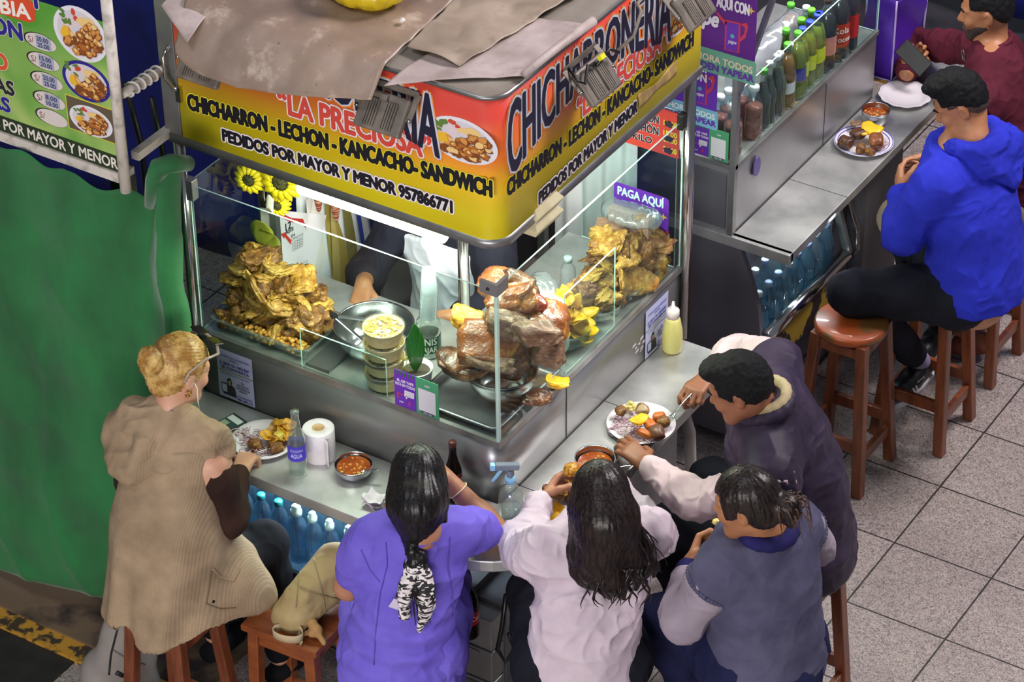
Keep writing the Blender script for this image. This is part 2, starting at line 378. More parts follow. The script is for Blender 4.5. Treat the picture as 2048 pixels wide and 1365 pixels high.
whitetarp = mat('dusty_white_sheet', '#c3b3b0', .55, 0, hx2='#a08f8a', vs=7, bump=.3, bs=22, spot=[('#8a7870', 11, .55, .75, .6)])
glass = clear('window_glass', '#f1f8f6', .02, .85)
gedge = mat('glass_edge', '#a9d2c8', .2, 0, hx2='#cfe6df', vs=20, spec=.8)
black = mat('black_plastic', '#17171a', .4, 0, hx2='#0e0e10', vs=20)
lampgrey = mat('floodlight_grey', '#7d736a', .5, .15, hx2='#5f5750', vs=14, bump=.08, bs=60)
green_cloth = mat('green_cloth', '#197036', .8, 0, hx2='#115528', vs=5, stretch=(1, 1, .5), bump=.35, bs=240, sheen=.2, detail=8)
bluetarp = mat('blue_tarpaulin', '#24309a', .6, 0, hx2='#1a2272', vs=4, bump=.2, bs=7, detail=5)
polewhite = mat('worn_white_pole', '#c8bfb6', .5, 0, hx2='#8e857c', vs=22, lo=.25, hi=.5)
tubeglow = emit('lamp_tube_glow', (.93, 1, .84), 6)
P_ = lambda h, r=.5: flat(h, r)

# ================================================================ floor
def floor_material():
    m = bpy.data.materials.new('speckled_tile'); m.use_nodes = True; N = m.node_tree.nodes; L = m.node_tree.links; b = N['Principled BSDF']
    tc = N.new('ShaderNodeTexCoord'); sep = N.new('ShaderNodeSeparateXYZ'); L.new(tc.outputs['Object'], sep.inputs[0])
    def math_(op, a, c=None):
        n = N.new('ShaderNodeMath'); n.operation = op
        for i, q in enumerate((a, c)):
            if q is None: continue
            if isinstance(q, (int, float)): n.inputs[i].default_value = q
            else: L.new(q, n.inputs[i])
        return n.outputs[0]
    c0 = PZ(1789, 1085.8, 0); e = []; cell = []
    for o, q in ((0, c0[0]), (1, c0[1])):
        t = math_('DIVIDE', math_('SUBTRACT', sep.outputs[o], float(q)-4.0), .4); fr = math_('FRACT', t); cell.append(math_('FLOOR', t))
        e.append(math_('MINIMUM', fr, math_('SUBTRACT', 1.0, fr)))
    d = math_('MINIMUM', e[0], e[1])
    nj = N.new('ShaderNodeTexNoise'); nj.inputs['Scale'].default_value = 30; L.new(tc.outputs['Object'], nj.inputs['Vector'])
    dj = math_('ADD', d, math_('MULTIPLY', math_('SUBTRACT', nj.outputs[0], .5), .008))
    gr = N.new('ShaderNodeMapRange'); gr.inputs[1].default_value = .007; gr.inputs[2].default_value = .011; L.new(dj, gr.inputs[0])
    n1 = N.new('ShaderNodeTexNoise'); n1.inputs['Scale'].default_value = 95; n1.inputs['Detail'].default_value = 3; n1.inputs['Distortion'].default_value = 2.2; L.new(tc.outputs['Object'], n1.inputs['Vector'])
    r1 = N.new('ShaderNodeValToRGB'); E = r1.color_ramp.elements; E[0].position = .40; E[0].color = lin('#655b59'); E[1].position = .56; E[1].color = lin('#ab9e99'); L.new(n1.outputs[0], r1.inputs[0])
    n2 = N.new('ShaderNodeTexNoise'); n2.inputs['Scale'].default_value = 4; n2.inputs['Detail'].default_value = 5; L.new(tc.outputs['Object'], n2.inputs['Vector'])
    wn = N.new('ShaderNodeTexWhiteNoise'); wn.noise_dimensions = '2D'; cm = N.new('ShaderNodeCombineXYZ'); L.new(cell[0], cm.inputs[0]); L.new(cell[1], cm.inputs[1]); L.new(cm.outputs[0], wn.inputs['Vector'])
    br = math_('ADD', math_('MULTIPLY', n2.outputs[0], .3), math_('ADD', math_('MULTIPLY', wn.outputs[0], .08), .78))
    mx = N.new('ShaderNodeMix'); mx.data_type = 'RGBA'; mx.blend_type = 'MULTIPLY'; mx.inputs[0].default_value = 1; L.new(r1.outputs[0], mx.inputs[6]); L.new(br, mx.inputs[7])
    mg = N.new('ShaderNodeMix'); mg.data_type = 'RGBA'; L.new(gr.outputs[0], mg.inputs[0]); mg.inputs[6].default_value = lin('#2a2623'); L.new(mx.outputs[2], mg.inputs[7]); L.new(mg.outputs[2], b.inputs['Base Color'])
    b.inputs['Roughness'].default_value = .42
    bp = N.new('ShaderNodeBump'); bp.inputs['Strength'].default_value = .4; bp.inputs['Distance'].default_value = .003; L.new(gr.outputs[0], bp.inputs['Height']); L.new(bp.outputs[0], b.inputs['Normal'])
    return m
m = MB(); m.box((-6, -6, -.05), (6, 9, 0)); m.build('floor', floor_material(), kind='structure')
# raised kerb, dark drain channel and worn boards at the lower left
kerbm = mat('dark_kerb', '#3a332d', .7, 0, hx2='#241f1c', vs=16, bump=.3, bs=40)
yell = mat('worn_yellow_paint', '#b5842a', .6, 0, hx2='#3b3023', vs=26, lo=.42, hi=.52, bump=.2, bs=50, detail=6)
m = MB(); m.box((-3.2, -.53, 0), (-.95, -.45, .02)); m.build('trim_1', yell, kind='structure')
m = MB(); m.box((-3.2, -.9, .0), (-1.50, -.53, .006)); m.build('trim_2', mat('drain_dark', '#22201d', .75, 0, hx2='#171513', vs=12, bump=.3, bs=50), kind='structure')
m = MB(); m.box((-3.4, -.45, 0), (-1.0, .9, .03)); m.build('trim_3', mat('stained_plinth', '#6b5843', .7, 0, hx2='#2a221c', vs=5, lo=.42, hi=.55, bump=.2, bs=30), kind='structure')
# blue tarpaulin wall behind the stalls
def tarpwall(x0, y0, x1, y1, z0, z1, amp=.03):
    d = nrm((x1-x0, y1-y0)); 
    def fn(u, v):
        w = amp*(math.sin(u*40)+.7*math.sin(u*23+v*5)+.5*math.sin(v*9+u*11)); return (x0+(x1-x0)*u-d[1]*w, y0+(y1-y0)*u+d[0]*w, z0+(z1-z0)*v)
    return fn
m = MB(); m.grid(tarpwall(-7.5, 1.9, -1.1, 1.9, 0, 3.2), 160, 20, th=.006); m.build('wall_back', bluetarp, kind='structure')
m = MB(); m.grid(tarpwall(-1.6, 5.45, 2.2, 5.15, .12, 2.4), 60, 20, th=.006); m.build('wall_far', bluetarp, kind='structure')
m = MB(); m.box((-2.4, 4.66, 0), (2.0, 4.80, .05)); m.build('trim_4', yell, kind='structure')
m = MB(); m.box((-2.4, 4.80, 0), (2.2, 5.7, .03)); m.build('trim_5', mat('dark_wet_slab', '#3c3a40', .5, 0, hx2='#26252a', vs=6), kind='structure')

# ================================================================ main food stall
stall = thing('food_stall', 'steel corner food stall with glass case and red and yellow sign board', 'food stall', (-.5, .5, 0))
R0 = .10   # rounded outer corner of canopy and counter
def corner_path(off, r, n=10, xl=-1.24, yr=1.24):
    """outline along the left face, round the near corner and along the right face, pushed out by off"""
    p = [(xl, -off)]; cx, cy = off-r, -off+r
    for k in range(n+1): a = -math.pi/2+math.pi/2*k/n; p.append((cx+r*math.cos(a), cy+r*math.sin(a)))
    return p+[(off, yr)]
def wallstrip(path, z0, z1, th, mb, mi=0, smooth=True):
    pts = np.array(path); t = np.gradient(pts, axis=0); n = np.stack([t[:, 1], -t[:, 0]], 1); n /= np.linalg.norm(n, axis=1, keepdims=True); q = pts-n*th; k = len(pts)
    v = [(*p, z0) for p in pts]+[(*p, z1) for p in pts]+[(*p, z0) for p in q]+[(*p, z1) for p in q]; f = []
    for i in range(k-1): f += [(i, i+1, k+i+1, k+i), (2*k+i+1, 2*k+i, 3*k+i, 3*k+i+1), (k+i, k+i+1, 3*k+i+1, 3*k+i), (i+1, i, 2*k+i, 2*k+i+1)]
    f += [(0, k, 3*k, 2*k), (k-1, 3*k-1, 4*k-1, 2*k-1)]
    mb.add(v, f, mi, smooth)
def capstrip(path, inner, z0, z1, mb, mi=0):
    """horizontal slab between an outline and its inner outline"""
    k = len(path); v = [(*p, z0) for p in path]+[(*p, z1) for p in path]+[(*p, z0) for p in inner]+[(*p, z1) for p in inner]; f = []
    for i in range(k-1): f += [(k+i, k+i+1, 3*k+i+1, 3*k+i), (i, 2*k+i, 2*k+i+1, i+1), (i, i+1, k+i+1, k+i), (2*k+i+1, 2*k+i, 3*k+i, 3*k+i+1)]
    f += [(0, k, 3*k, 2*k), (k-1, 3*k-1, 4*k-1, 2*k-1)][0:2]
    mb.add(v, f, mi)
m = MB(); wallstrip(corner_path(0, .07), .98, 1.24, .02, m); m.build('body_panel', steel, stall)
m = MB(); m.box((.0005, .42, 1.0), (.0015, .424, 1.235)); m.build('panel_seam', P_('#2b2a2b'), stall)
m = MB()
for (a, b) in (((-1.24, -.006), (0.006, .012)),): m.box((a[0], a[1], 1.238), (b[0], b[1], 1.262))
m.box((-.012, .0125, 1.238), (.006, 1.2, 1.262)); m.build('glass_rail', alu, stall)
m = MB()   # L-shaped display floor
m.box((-1.22, .012, 1.235), (-.012, .50, 1.252)); m.box((-.46, .50, 1.235), (-.012, 1.19, 1.252)); m.build('display_floor', steel_top, stall)
# counter with rounded corner
m = MB()
cp = [(-1.24, -.305)]+[(-.02+.275*math.cos(a)*1.06, -.02+.285*math.sin(a)) for a in np.linspace(-math.pi/2, 0, 12)]+[(.272, 1.135)]
ip = [(-1.24, .0)]+[(-.02+.02*math.cos(a), .02+.02*math.sin(a)) for a in np.linspace(-math.pi/2, 0, 12)]+[(0, 1.135)]
capstrip(cp, ip, .955, 1.0, m); m.build('counter', steel_top, stall, bevel=.004)
for lo, hi in (((-.32, -.3, 1.0), (-.317, -.002, 1.0006)), ((.002, .672, 1.0), (.27, .675, 1.0006)), ((.002, .12, 1.0), (.06, .123, 1.0006))): m = MB(); m.box(lo, hi); m.build('counter_seam', P_('#3a3938'), stall)
# lower cabinet: left fridge bay, drawers, right panel
m = MB(); m.box((-1.24, .06, .05), (-.02, .40, .50)); m.box((-.42, .38, .05), (-.05, 1.15, .955)); m.box((-1.24, .38, .5), (-.42, .40, .955)); m.box((-1.24, -.20, .50), (-.15, .40, .53)); m.build('cabinet', steel_dark, stall)
m = MB(); m.box((-1.22, -.205, .485), (-.12, -.19, .535)); m.box((-.25, -.17, .53), (-.235, .06, .955)); m.build('fridge_rail', black, stall)
for k in range(3):
    z = .06+k*.145; m = MB(); m.box((-1.2, -.02, z), (-.03, .06, z+.135)); d = m.build('drawer', steel, stall, bevel=.004)
    m = MB(); m.box((-1.15, -.026, z+.118), (-.08, -.02, z+.128)); m.build('drawer_edge', chrome, d)
# curved white corner leg below the right counter
m = MB(); m.tube([(.20, .86, .95), (.22, .9, .8), (.2, .95, .6), (.16, 1.0, .35), (.14, 1.02, .02)], .022, 10); m.build('counter_support', mat('white_enamel', '#cfcac6', .35, 0), stall)
m = MB(); m.box((-.02, .5, .05), (.06, 1.1, .955)); m.build('side_cabinet', steel_dark, stall)
# posts
def post(x, y, z0, z1, r, mt=chrome, nm='post'): mm = MB(); mm.tube([(x, y, z0), (x, y, z1)], r, 16); return mm.build(nm, mt, stall)
post(-1.235, -.005, .95, 2.06, .019); post(.01, 1.215, .95, 2.06, .022); post(-.47, .52, 1.25, 2.1, .02); post(-1.22, .40, 1.25, 2.1, .018)
m = MB(); m.box((-1.185, .385, 1.25), (-1.16, .41, 2.08)); m.build('post', mat('grey_profile', '#6f716f', .4, .6), stall)
# glass
def pane(lo, hi, nm='glass_pane'): mm = MB(); mm.box(lo, hi, 0, edges=1); return mm.build(nm, [glass, gedge], stall)
pane((-1.212, .0, 1.256), (-.0068, .006, 1.855)); pane((-.006, 0, 1.256), (0, 1.195, 1.868)); pane((-1.222, .02, 1.256), (-1.216, .50, 1.86)); pane((-.40, 1.185, 1.256), (-.02, 1.191, 1.9))
q0 = PY(594, 582, .012); q1 = PX(1236, 496, -.012); q2 = PX(1130, 690, -.012)
pane((q0[0], .012, 1.258), (-.45, .017, 1.415), 'low_glass_pane'); pane((-.017, q2[1], 1.258), (-.012, .762, 1.585), 'low_glass_pane')
m = MB(); m.box((-.062, -.004, 1.84), (.004, .008, 1.885)); m.box((-.008, .0085, 1.84), (.0042, .062, 1.885)); b = m.build('corner_bracket', mat('bracket_steel', '#7d7a7a', .45, .3), stall)
m2 = MB(); m2.box((-.010, -.0035, 1.258), (.0035, .010, 1.84)); m2.build('corner_strip', clear('corner_strip_plastic', '#dceee8', .1, 1.5, '#e4f2ec', .4), stall, bevel=.003)
m = MB(); m.lathe([(.006, 0), (.006, .003)], (0, 0, 0), 10); s_ = m.build('screw', black, b, world=False); s_.rotation_euler = (math.pi/2, 0, 0); s_.location = (-.03+.5, -.004-.5, 1.862)
m = MB(); m.box((-1.228, -.012, 1.80), (-1.19, .02, 1.88)); m.build('pane_clip', steel, stall, bevel=.003)
m = MB(); m.box((-.012, 1.165, 1.84), (.012, 1.20, 1.90)); m.build('pane_clip', black, stall, bevel=.003)
# ---------------- canopy
ZB, ZT = 2.062, 2.575
m = MB(); op = corner_path(.03, .076, xl=-1.235, yr=1.235); pts = [(*p, 0) for p in op]+[(-1.235, 1.235, 0)]
m.poly([(p[0], p[1], ZT-.01) for p in pts], (0, 0, 1), .02); m.build('roof_sheet', roofmat, stall)
m = MB(); wallstrip(corner_path(.036, .082, xl=-1.26, yr=1.25), ZB-.028, ZB+.002, .05, m); m.build('canopy_rail', alu, stall)
m = MB(); wallstrip(corner_path(.036, .082, xl=-1.20, yr=1.245), ZT-.006, ZT+.006, .02, m); m.build('canopy_edge', alu, stall)
def signface():
    mm = bpy.data.materials.new('sign_print'); mm.use_nodes = True; N = mm.node_tree.nodes; L = mm.node_tree.links; b = N['Principled BSDF']; b.inputs['Roughness'].default_value = .38; b.inputs['Specular IOR Level'].default_value = .4
    tc = N.new('ShaderNodeTexCoord'); sp = N.new('ShaderNodeSeparateXYZ'); L.new(tc.outputs['Object'], sp.inputs[0])
    nz = N.new('ShaderNodeTexNoise'); nz.inputs['Scale'].default_value = 3; L.new(tc.outputs['Object'], nz.inputs['Vector'])
    a = N.new('ShaderNodeMath'); a.operation = 'MULTIPLY_ADD'; a.inputs[1].default_value = .06; L.new(nz.outputs[0], a.inputs[0]); L.new(sp.outputs[2], a.inputs[2])
    mr = N.new('ShaderNodeMapRange'); mr.inputs[1].default_value = ZB+.03; mr.inputs[2].default_value = ZT+.03; L.new(a.outputs[0], mr.inputs[0])
    cr = N.new('ShaderNodeValToRGB'); e = cr.color_ramp.elements; e[0].position = .16; e[0].color = lin('#f2dd1c'); e[1].position = .85; e[1].color = lin('#d4463a')
    k = e.new(.36); k.color = lin('#ecc024'); k = e.new(.56); k.color = lin('#e0792c'); L.new(mr.outputs[0], cr.inputs[0]); L.new(cr.outputs[0], b.inputs['Base Color']); return mm
m = MB(); wallstrip(corner_path(.03, .076, xl=-1.195, yr=1.243), ZB, ZT, .008, m); sign = m.build('signboard', signface(), stall)
INK, NAVY, WH, YH, RED = P_('#17151f'), P_('#1d1c33'), P_('#e9dfe4'), P_('#e6dc3a'), P_('#d0483c')
ORN = P_('#df8a3a')
yf = -.0305; LF = lambda u, v: PY(u, v, yf); RF = lambda u, v: PX(u, v, .0305)
bow = lambda X, Y: (X, Y*(1-.42*np.sin(np.pi*np.clip(X, 0, 1)))+.42*np.sin(np.pi*np.clip(X, 0, 1)))
t = Text((0, -1, 0))
a, b = LF(383, 179), LF(877, 237); b[2] = a[2] = 2.315
t.line('CHICHARRONERIA', a, b, .215, NAVY, bold=.018, outl=[(.028, P_('#c9cad8')), (.05, ORN)], lift=.0012, warp=bow); t.build('lettering', sign)
t = Text((0, -1, 0)); t.line('“LA PRECIOSA”', LF(559, 222), LF(863, 318), .078, RED, bold=.05, outl=[(.065, WH)], lift=.0015); t.build('lettering', sign)
t = Text((0, -1, 0)); t.line('CHICHARRON - LECHON - KANCACHO- SANDWICH', LF(378, 217), LF(984, 393), .055, INK, bold=.08, outl=[(.06, YH)], lift=.0012); t.build('lettering', sign)
t = Text((0, -1, 0)); t.line('PEDIDOS POR MAYOR Y MENOR 957866771', LF(447, 280), LF(905, 425), .041, INK, bold=.08, outl=[(.12, WH)], lift=.0012); t.build('lettering', sign)
t = Text((1, 0, 0)); a, b = RF(1016, 345), RF(1340, 40); b[2] = a[2] = 2.275
t.line('CHICHARRONERIA', a, b, .26, NAVY, bold=.018, outl=[(.028, P_('#c9cad8')), (.05, ORN)], lift=.0012, warp=bow); t.build('lettering', sign)
t = Text((1, 0, 0)); t.line('“LA PRECIOSA”', RF(1153, 241), RF(1330, 93), .078, RED, bold=.05, outl=[(.065, WH)]); t.build('lettering', sign)
t = Text((1, 0, 0)); t.line('CHICHARRON - LECHON - KANCACHO- SANDWICH', RF(1014, 392), RF(1385, 90), .055, INK, bold=.08, outl=[(.06, YH)], lift=.0012); t.build('lettering', sign)
t = Text((1, 0, 0)); t.line('PEDIDOS POR MAYOR Y MENOR', RF(1077, 408), RF(1273, 222), .042, INK, bold=.08, outl=[(.12, WH)], lift=.0012); t.build('lettering', sign)
# peeling tape at the far end of the right face
m = MB(); a, b = RF(1275, 212), RF(1352, 140); m.grid(lambda u, v: (.034+.003*math.sin(u*9+v*4), a[1]+(b[1]-a[1])*u, a[2]-.012+(b[2]-a[2])*u+.055*v*(1-.25*math.sin(u*3))), 14, 5, th=.0008); m.build('brown_tape', mat('old_tape', '#b89a5e', .35, 0, hx2='#9c7f4c', vs=30), sign)
# printed food picture: white plate with chunks, onion, yellow potato
def food_picture(O, X, Y, n, rx, ry, parent, seed, rim='#d9d6dd', kinds=None, bg=None):
    rg = random.Random(seed); mats = [P_(rim), P_('#c9c4cc'), P_('#a9642c'), P_('#c98a45'), P_('#7c4420'), P_('#dfae2e'), P_('#d8c4c8'), P_('#5b7a35'), P_('#c4452f'), P_('#e0bd7c')]
    mm = MB(); O = np.asarray(O); X = nrm(X); Y = nrm(Y); n = np.asarray(n, float); lay = [0]
    def blob(cx, cy, ax, ay, rot, mi, k=9, jag=.25):
        lay[0] += 1; pts = []
        for i in range(k):
            a_ = 2*math.pi*i/k; r_ = 1+rg.uniform(-jag, jag); px_, py_ = ax*r_*math.cos(a_), ay*r_*math.sin(a_)
            px_, py_ = px_*math.cos(rot)-py_*math.sin(rot), px_*math.sin(rot)+py_*math.cos(rot); pts.append(O+X*(cx+px_)*rx+Y*(cy+py_)*ry+n*(.0010+lay[0]*.00002))
        mm.add(pts, [tuple(range(k))], mi)
    blob(0, 0, 1, 1, 0, 0, 40, 0); blob(0, 0, .86, .84, 0, 1, 40, 0)
    for i in range(26):
        a_ = rg.uniform(math.pi*.45, math.pi*1.02); r_ = rg.uniform(.3, .75); blob(r_*math.cos(a_), r_*math.sin(a_), .2, .025, rg.uniform(0, 3), 6, 6)
    for i in range(7): blob(rg.uniform(-.8, -.3), rg.uniform(.2, .7), .07, .12, rg.uniform(0, 3), 7)
    for i in range(3): blob(rg.uniform(-.4, -.1), rg.uniform(.5, .8), .08, .1, 0, 8)
    blob(.25, .5, .35, .2, .2, 9); blob(-.5, -.15, .22, .3, .5, 5); blob(-.3, -.25, .1, .42, .35, 3); blob(-.15, -.35, .09, .4, .6, 9)
    for i in range(70):
        a_ = rg.uniform(-2.6, 1.0); r_ = .74*math.sqrt(rg.random()); c_ = rg.choice((2, 3, 4, 2, 3, 9)); sz = rg.uniform(.07, .17); cx, cy, ro = .02+r_*math.cos(a_), -.05+r_*math.sin(a_), rg.uniform(0, 3); blob(cx, cy, sz*1.15, sz, ro, 4); blob(cx-.01, cy+.03, sz, sz*.8, ro, c_)
        if i % 3 == 0: blob(cx-.03, cy+.05, sz*.45, sz*.35, ro, 9)
    return mm.build('food_picture', mats, parent)
food_picture(LF(925, 281), (1, 0, 0), (0, 0, 1), (0, -1, 0), .128, .078, sign, 3)
food_picture(RF(1356, 24), (0, 1, 0), (0, 0, 1), (1, 0, 0), .10, .085, sign, 3)
# end upright with handle at the left of the sign
m = MB(); m.box((-1.268, -.03, ZB+.0), (-1.2, .03, ZT+.03)); up_ = m.build('end_upright', mat('grey_upright', '#8b8a88', .4, .6, hx2='#77767a', vs=8), stall, bevel=.003)
m = MB(); a = PY(342, 155, -.035); m.tube([(a[0], -.03, 2.40), (a[0]-.005, -.06, 2.37), (a[0]+.0, -.065, 2.30), (a[0]+.02, -.05, 2.255), (a[0]+.03, -.03, 2.24)], .006, 8); m.box((a[0]+.02, -.045, 2.205), (a[0]+.04, -.03, 2.26)); m.build('handle', chrome, up_)
# lamp fittings below the canopy
m = MB(); m.tube([(-.80, .075, 1.95), (-.24, .075, 1.95)], .03, 14); m.build('lamp_tube', tubeglow, stall); m = MB(); m.tube([(-.075, .30, 1.995), (-.075, .85, 1.995)], .026, 14); m.build('lamp_tube', tubeglow, stall)
m = MB(); m.box((-.82, .04, 1.985), (-.18, .12, 2.06)); m.box((-.08, .20, 2.034), (-.02, .87, 2.06)); m.build('lamp_housing', mat('lamp_white', '#d9d8d2', .4), stall)
for (lo, p, sx, sy, pw) in (((-.5, .12, 1.915), (-.55, .2, 1.3), .6, .08, 11), ((-.1, .55, 1.965), (-.15, .55, 1.3), .08, .6, 11)):
    o = area('case_lamp', lo, p, sx, sy, pw, (.93, 1, .80))
# inner shelf under the canopy with foam boxes
m = MB(); m.box((-.3, .2, 2.005), (-.08, .55, 2.012)); m.build('shelf', steel, stall)

def leaflet(name, pts, nv, label, big=True):
    """small printed flyer: pts = lower-left, lower-right, upper-left corners"""
    a, b, c = [np.asarray(p, float) for p in pts]; X = b-a; Y = c-a; n = nrm(nv); t = thing(name, label, 'flyer', tuple(a))
    mm = MB(); mm.poly([a, b, b+Y, c], n, .0008); mm.build('sheet', P_('#b9bce4'), t)
    q = lambda u, v: a+X*u+Y*v+n*.001
    T = Text(n); h = np.linalg.norm(Y)
    T.line('INVIERTE EN UN NEGOCIO', q(.1, .86), q(.92, .86), h*.035, P_('#4a55b8'), up=Y, bold=.01); T.line('DIGITAL', q(.38, .80), q(.62, .80), h*.035, P_('#4a55b8'), up=Y, bold=.01)
    T.line('y que tu celular', q(.08, .70), q(.92, .70), h*.07, P_('#2f3aa8'), up=Y, bold=.02); T.line('SE CONVIERTA', q(.12, .615), q(.9, .615), h*.055, P_('#23246b'), up=Y, bold=.03)
    T.patch([q(0, .58), q(1, .58), q(1, .55), q(0, .55)], P_('#8f9a86'))
    T.line('en una fuente de ingresos', q(.1, .5), q(.9, .5), h*.03, P_('#5560a0'), up=Y, bold=.01)
    for i, s in enumerate(('NO', 'NECESITAS', 'EXPERIENCIA', 'PREVIA')): w = .04*len(s)*.9; T.line(s, q(.7-w/2, .40-i*.06), q(.7+w/2, .40-i*.06), h*.035, P_('#2a2a4a'), up=Y, bold=.02)
    T.patch([q(.12, .06), q(.5, .06), q(.46, .26), q(.36, .3), q(.22, .28), q(.14, .2)], P_('#33323f')); T.patch([q(.27, .25), q(.36, .25), q(.39, .35), q(.36, .43), q(.3, .44), q(.25, .38)], P_('#221f27'), .001)
    T.patch([q(.29, .28), q(.35, .28), q(.355, .38), q(.29, .38)], P_('#c79c83'), .0012); T.patch([q(.08, .1), q(.26, .1), q(.26, .3), q(.08, .3)], P_('#2b2b52'), .0014); T.patch([q(.1, .12), q(.24, .12), q(.24, .28), q(.1, .28)], P_('#c3c6e6'), .0016)
    T.line('MAS INFORMES', q(.55, .1), q(.95, .1), h*.03, P_('#3a3f9a'), up=Y, bold=.01); T.line('986 489 210', q(.52, .03), q(.96, .03), h*.045, P_('#23246b'), up=Y, bold=.03)
    T.build('print', t); return t
zt = lambda p, z: np.array([p[0], p[1], z])
a = PY(441, 800, -.002); b = PY(511, 824, -.002); c = PY(431, 696, -.002); leaflet('flyer', (zt(a, 1.01), zt((b[0], -.002), 1.01), zt(a, 1.215)), (0, -1, 0), 'lilac flyer stuck on the stall body left of the plates')
a = PX(1290, 716, .003); b = PX(1334, 672, .003); leaflet('flyer', (zt(a, 1.005), zt(b, 1.005), zt(a, 1.21)), (1, 0, 0), 'lilac flyer stuck on the stall body beside the mustard bottle')
m = MB(); a, b = PX(1268, 735, .002), PX(1292, 708, .002); rg = random.Random(3)
for i in range(9): y = rg.uniform(a[1], b[1]); z = 1.09+rg.uniform(-.03, .03); m.poly([(.0008, y-.012, z-.006), (.0008, y+.013, z-.002), (.0008, y+.01, z+.007), (.0008, y-.01, z+.004)], (1, 0, 0), .0004)
m.build('sticker_remains', P_('#cfc9cc'), stall)

# ---------------- sheets and things on the canopy
def sheet(name, m, label, corners, z, amp=.006, droop=None, seed=0, nu=40, nv=40, th=.002, cat='plastic sheet', curl=None, bulge=0):
    A, B, C, D = [np.asarray(c, float) for c in corners]
    def fn(u, v):
        p = (A*(1-u)+B*u)*(1-v)+(D*(1-u)+C*u)*v; x, y = p[0], p[1]-bulge*math.sin(math.pi*u**.6)*(1-v)**3
        h = amp*(math.sin(x*14+y*9+seed)+.6*math.sin(x*31-y*22+seed*2)+.5*math.sin(y*47+x*6))*.6
        zz = z+abs(h)+.004
        if droop:
            d = droop(x, y)
            zz -= d
        if curl: zz += curl(u, v)
        return (x, y, zz)
    mb = MB(); mb.grid(fn, nu, nv, th=th); o = mb.build(name, m, label=label, cat=cat); return centre(o)
def over(y):   # beyond the front edge of the canopy the sheet bends down
    d = -.032-y; return 0 if d < 0 else d*(.35+min(d*1.2, .5))
zR = ZT+.012
Q = lambda u, v, z=zR: PZ(u, v, z)[:2]
sheet('plastic_sheet', whitetarp, 'pale grey plastic sheet under the brown one at the canopy corner', (Q(322, 8), Q(372, 62), Q(520, -60), Q(470, -110)), zR, .004, droop=lambda x, y: over(y)*.6)
def front(u, v):
    z = zR
    for _ in range(40): p = PZ(u, v, z); z = .5*z+.5*(zR+.012-over2(p[1]))
    return p[:2]
def over2(y): d = -.034-y; return 0 if d < 0 else .95*d*d/(d+.03)
sheet('plastic_sheet', tarpm, 'big dusty brown plastic sheet hanging over the front of the sign', (front(350, 92), front(742, 200), Q(935, -20), Q(480, -160)), zR+.006, .007, droop=lambda x, y: over2(y), seed=1, nu=60, nv=60, bulge=.055)
sheet('plastic_sheet', whitetarp, 'whitish plastic sheet folded out towards the rounded canopy corner', (Q(768, 168), Q(1052, 158), Q(1185, 55), Q(985, 30)), zR+.004, .004, seed=3, droop=lambda x, y: over(y)*.4)
sheet('plastic_sheet', tarp2, 'creased tan plastic sheet lying on top right of the canopy', (Q(815, 105), Q(920, 142), Q(1245, -55), Q(1010, -90)), zR+.014, .013, seed=5, nu=50, nv=50, droop=lambda x, y: over(y)*.2)
m = MB(); a, b = Q(1048, 160), Q(1186, 56); m.tube([(a[0], a[1], zR+.02), ((a[0]+b[0])/2, (a[1]+b[1])/2, zR+.026), (b[0], b[1], zR+.024)], [.012, .014, .016], 12); centre(m.build('sheet_roll', whitetarp, label='rolled white edge of sheeting lying along the canopy corner', cat='plastic sheet'))
bagm = mat('yellow_bag_film', '#e3c81c', .3, 0, hx2='#b89a12', vs=6, spec=.6, bump=.4, bs=18)
so = Solid(.008); c = PZ(708, 0, zR+.03)
so.ell((c[0], c[1]+.06, zR+.07), (.15, .12, .075), .02); so.ell((c[0]+.02, c[1]+.1, zR+.1), (.12, .1, .08), .04)
def bagd(V, n): return .012*np.abs(vnoise(V*np.array([1, 1, .5]), 22, 3))-.006*np.abs(vnoise(V, 50, 5))
solid_obj('plastic_bag', so, bagm, disp=bagd, label='full yellow plastic bag lying on the canopy sheeting', cat='bag')
m = MB(); c = PZ(805, 44, zR+.02); m.lathe([(.0, 0), (.008, .001), (.01, .006), (.007, .012), (0, .014)], c, 10); m.build('paper_crumb', P_('#d8d2ca'), label='tiny white paper crumb on the brown sheeting', cat='litter')

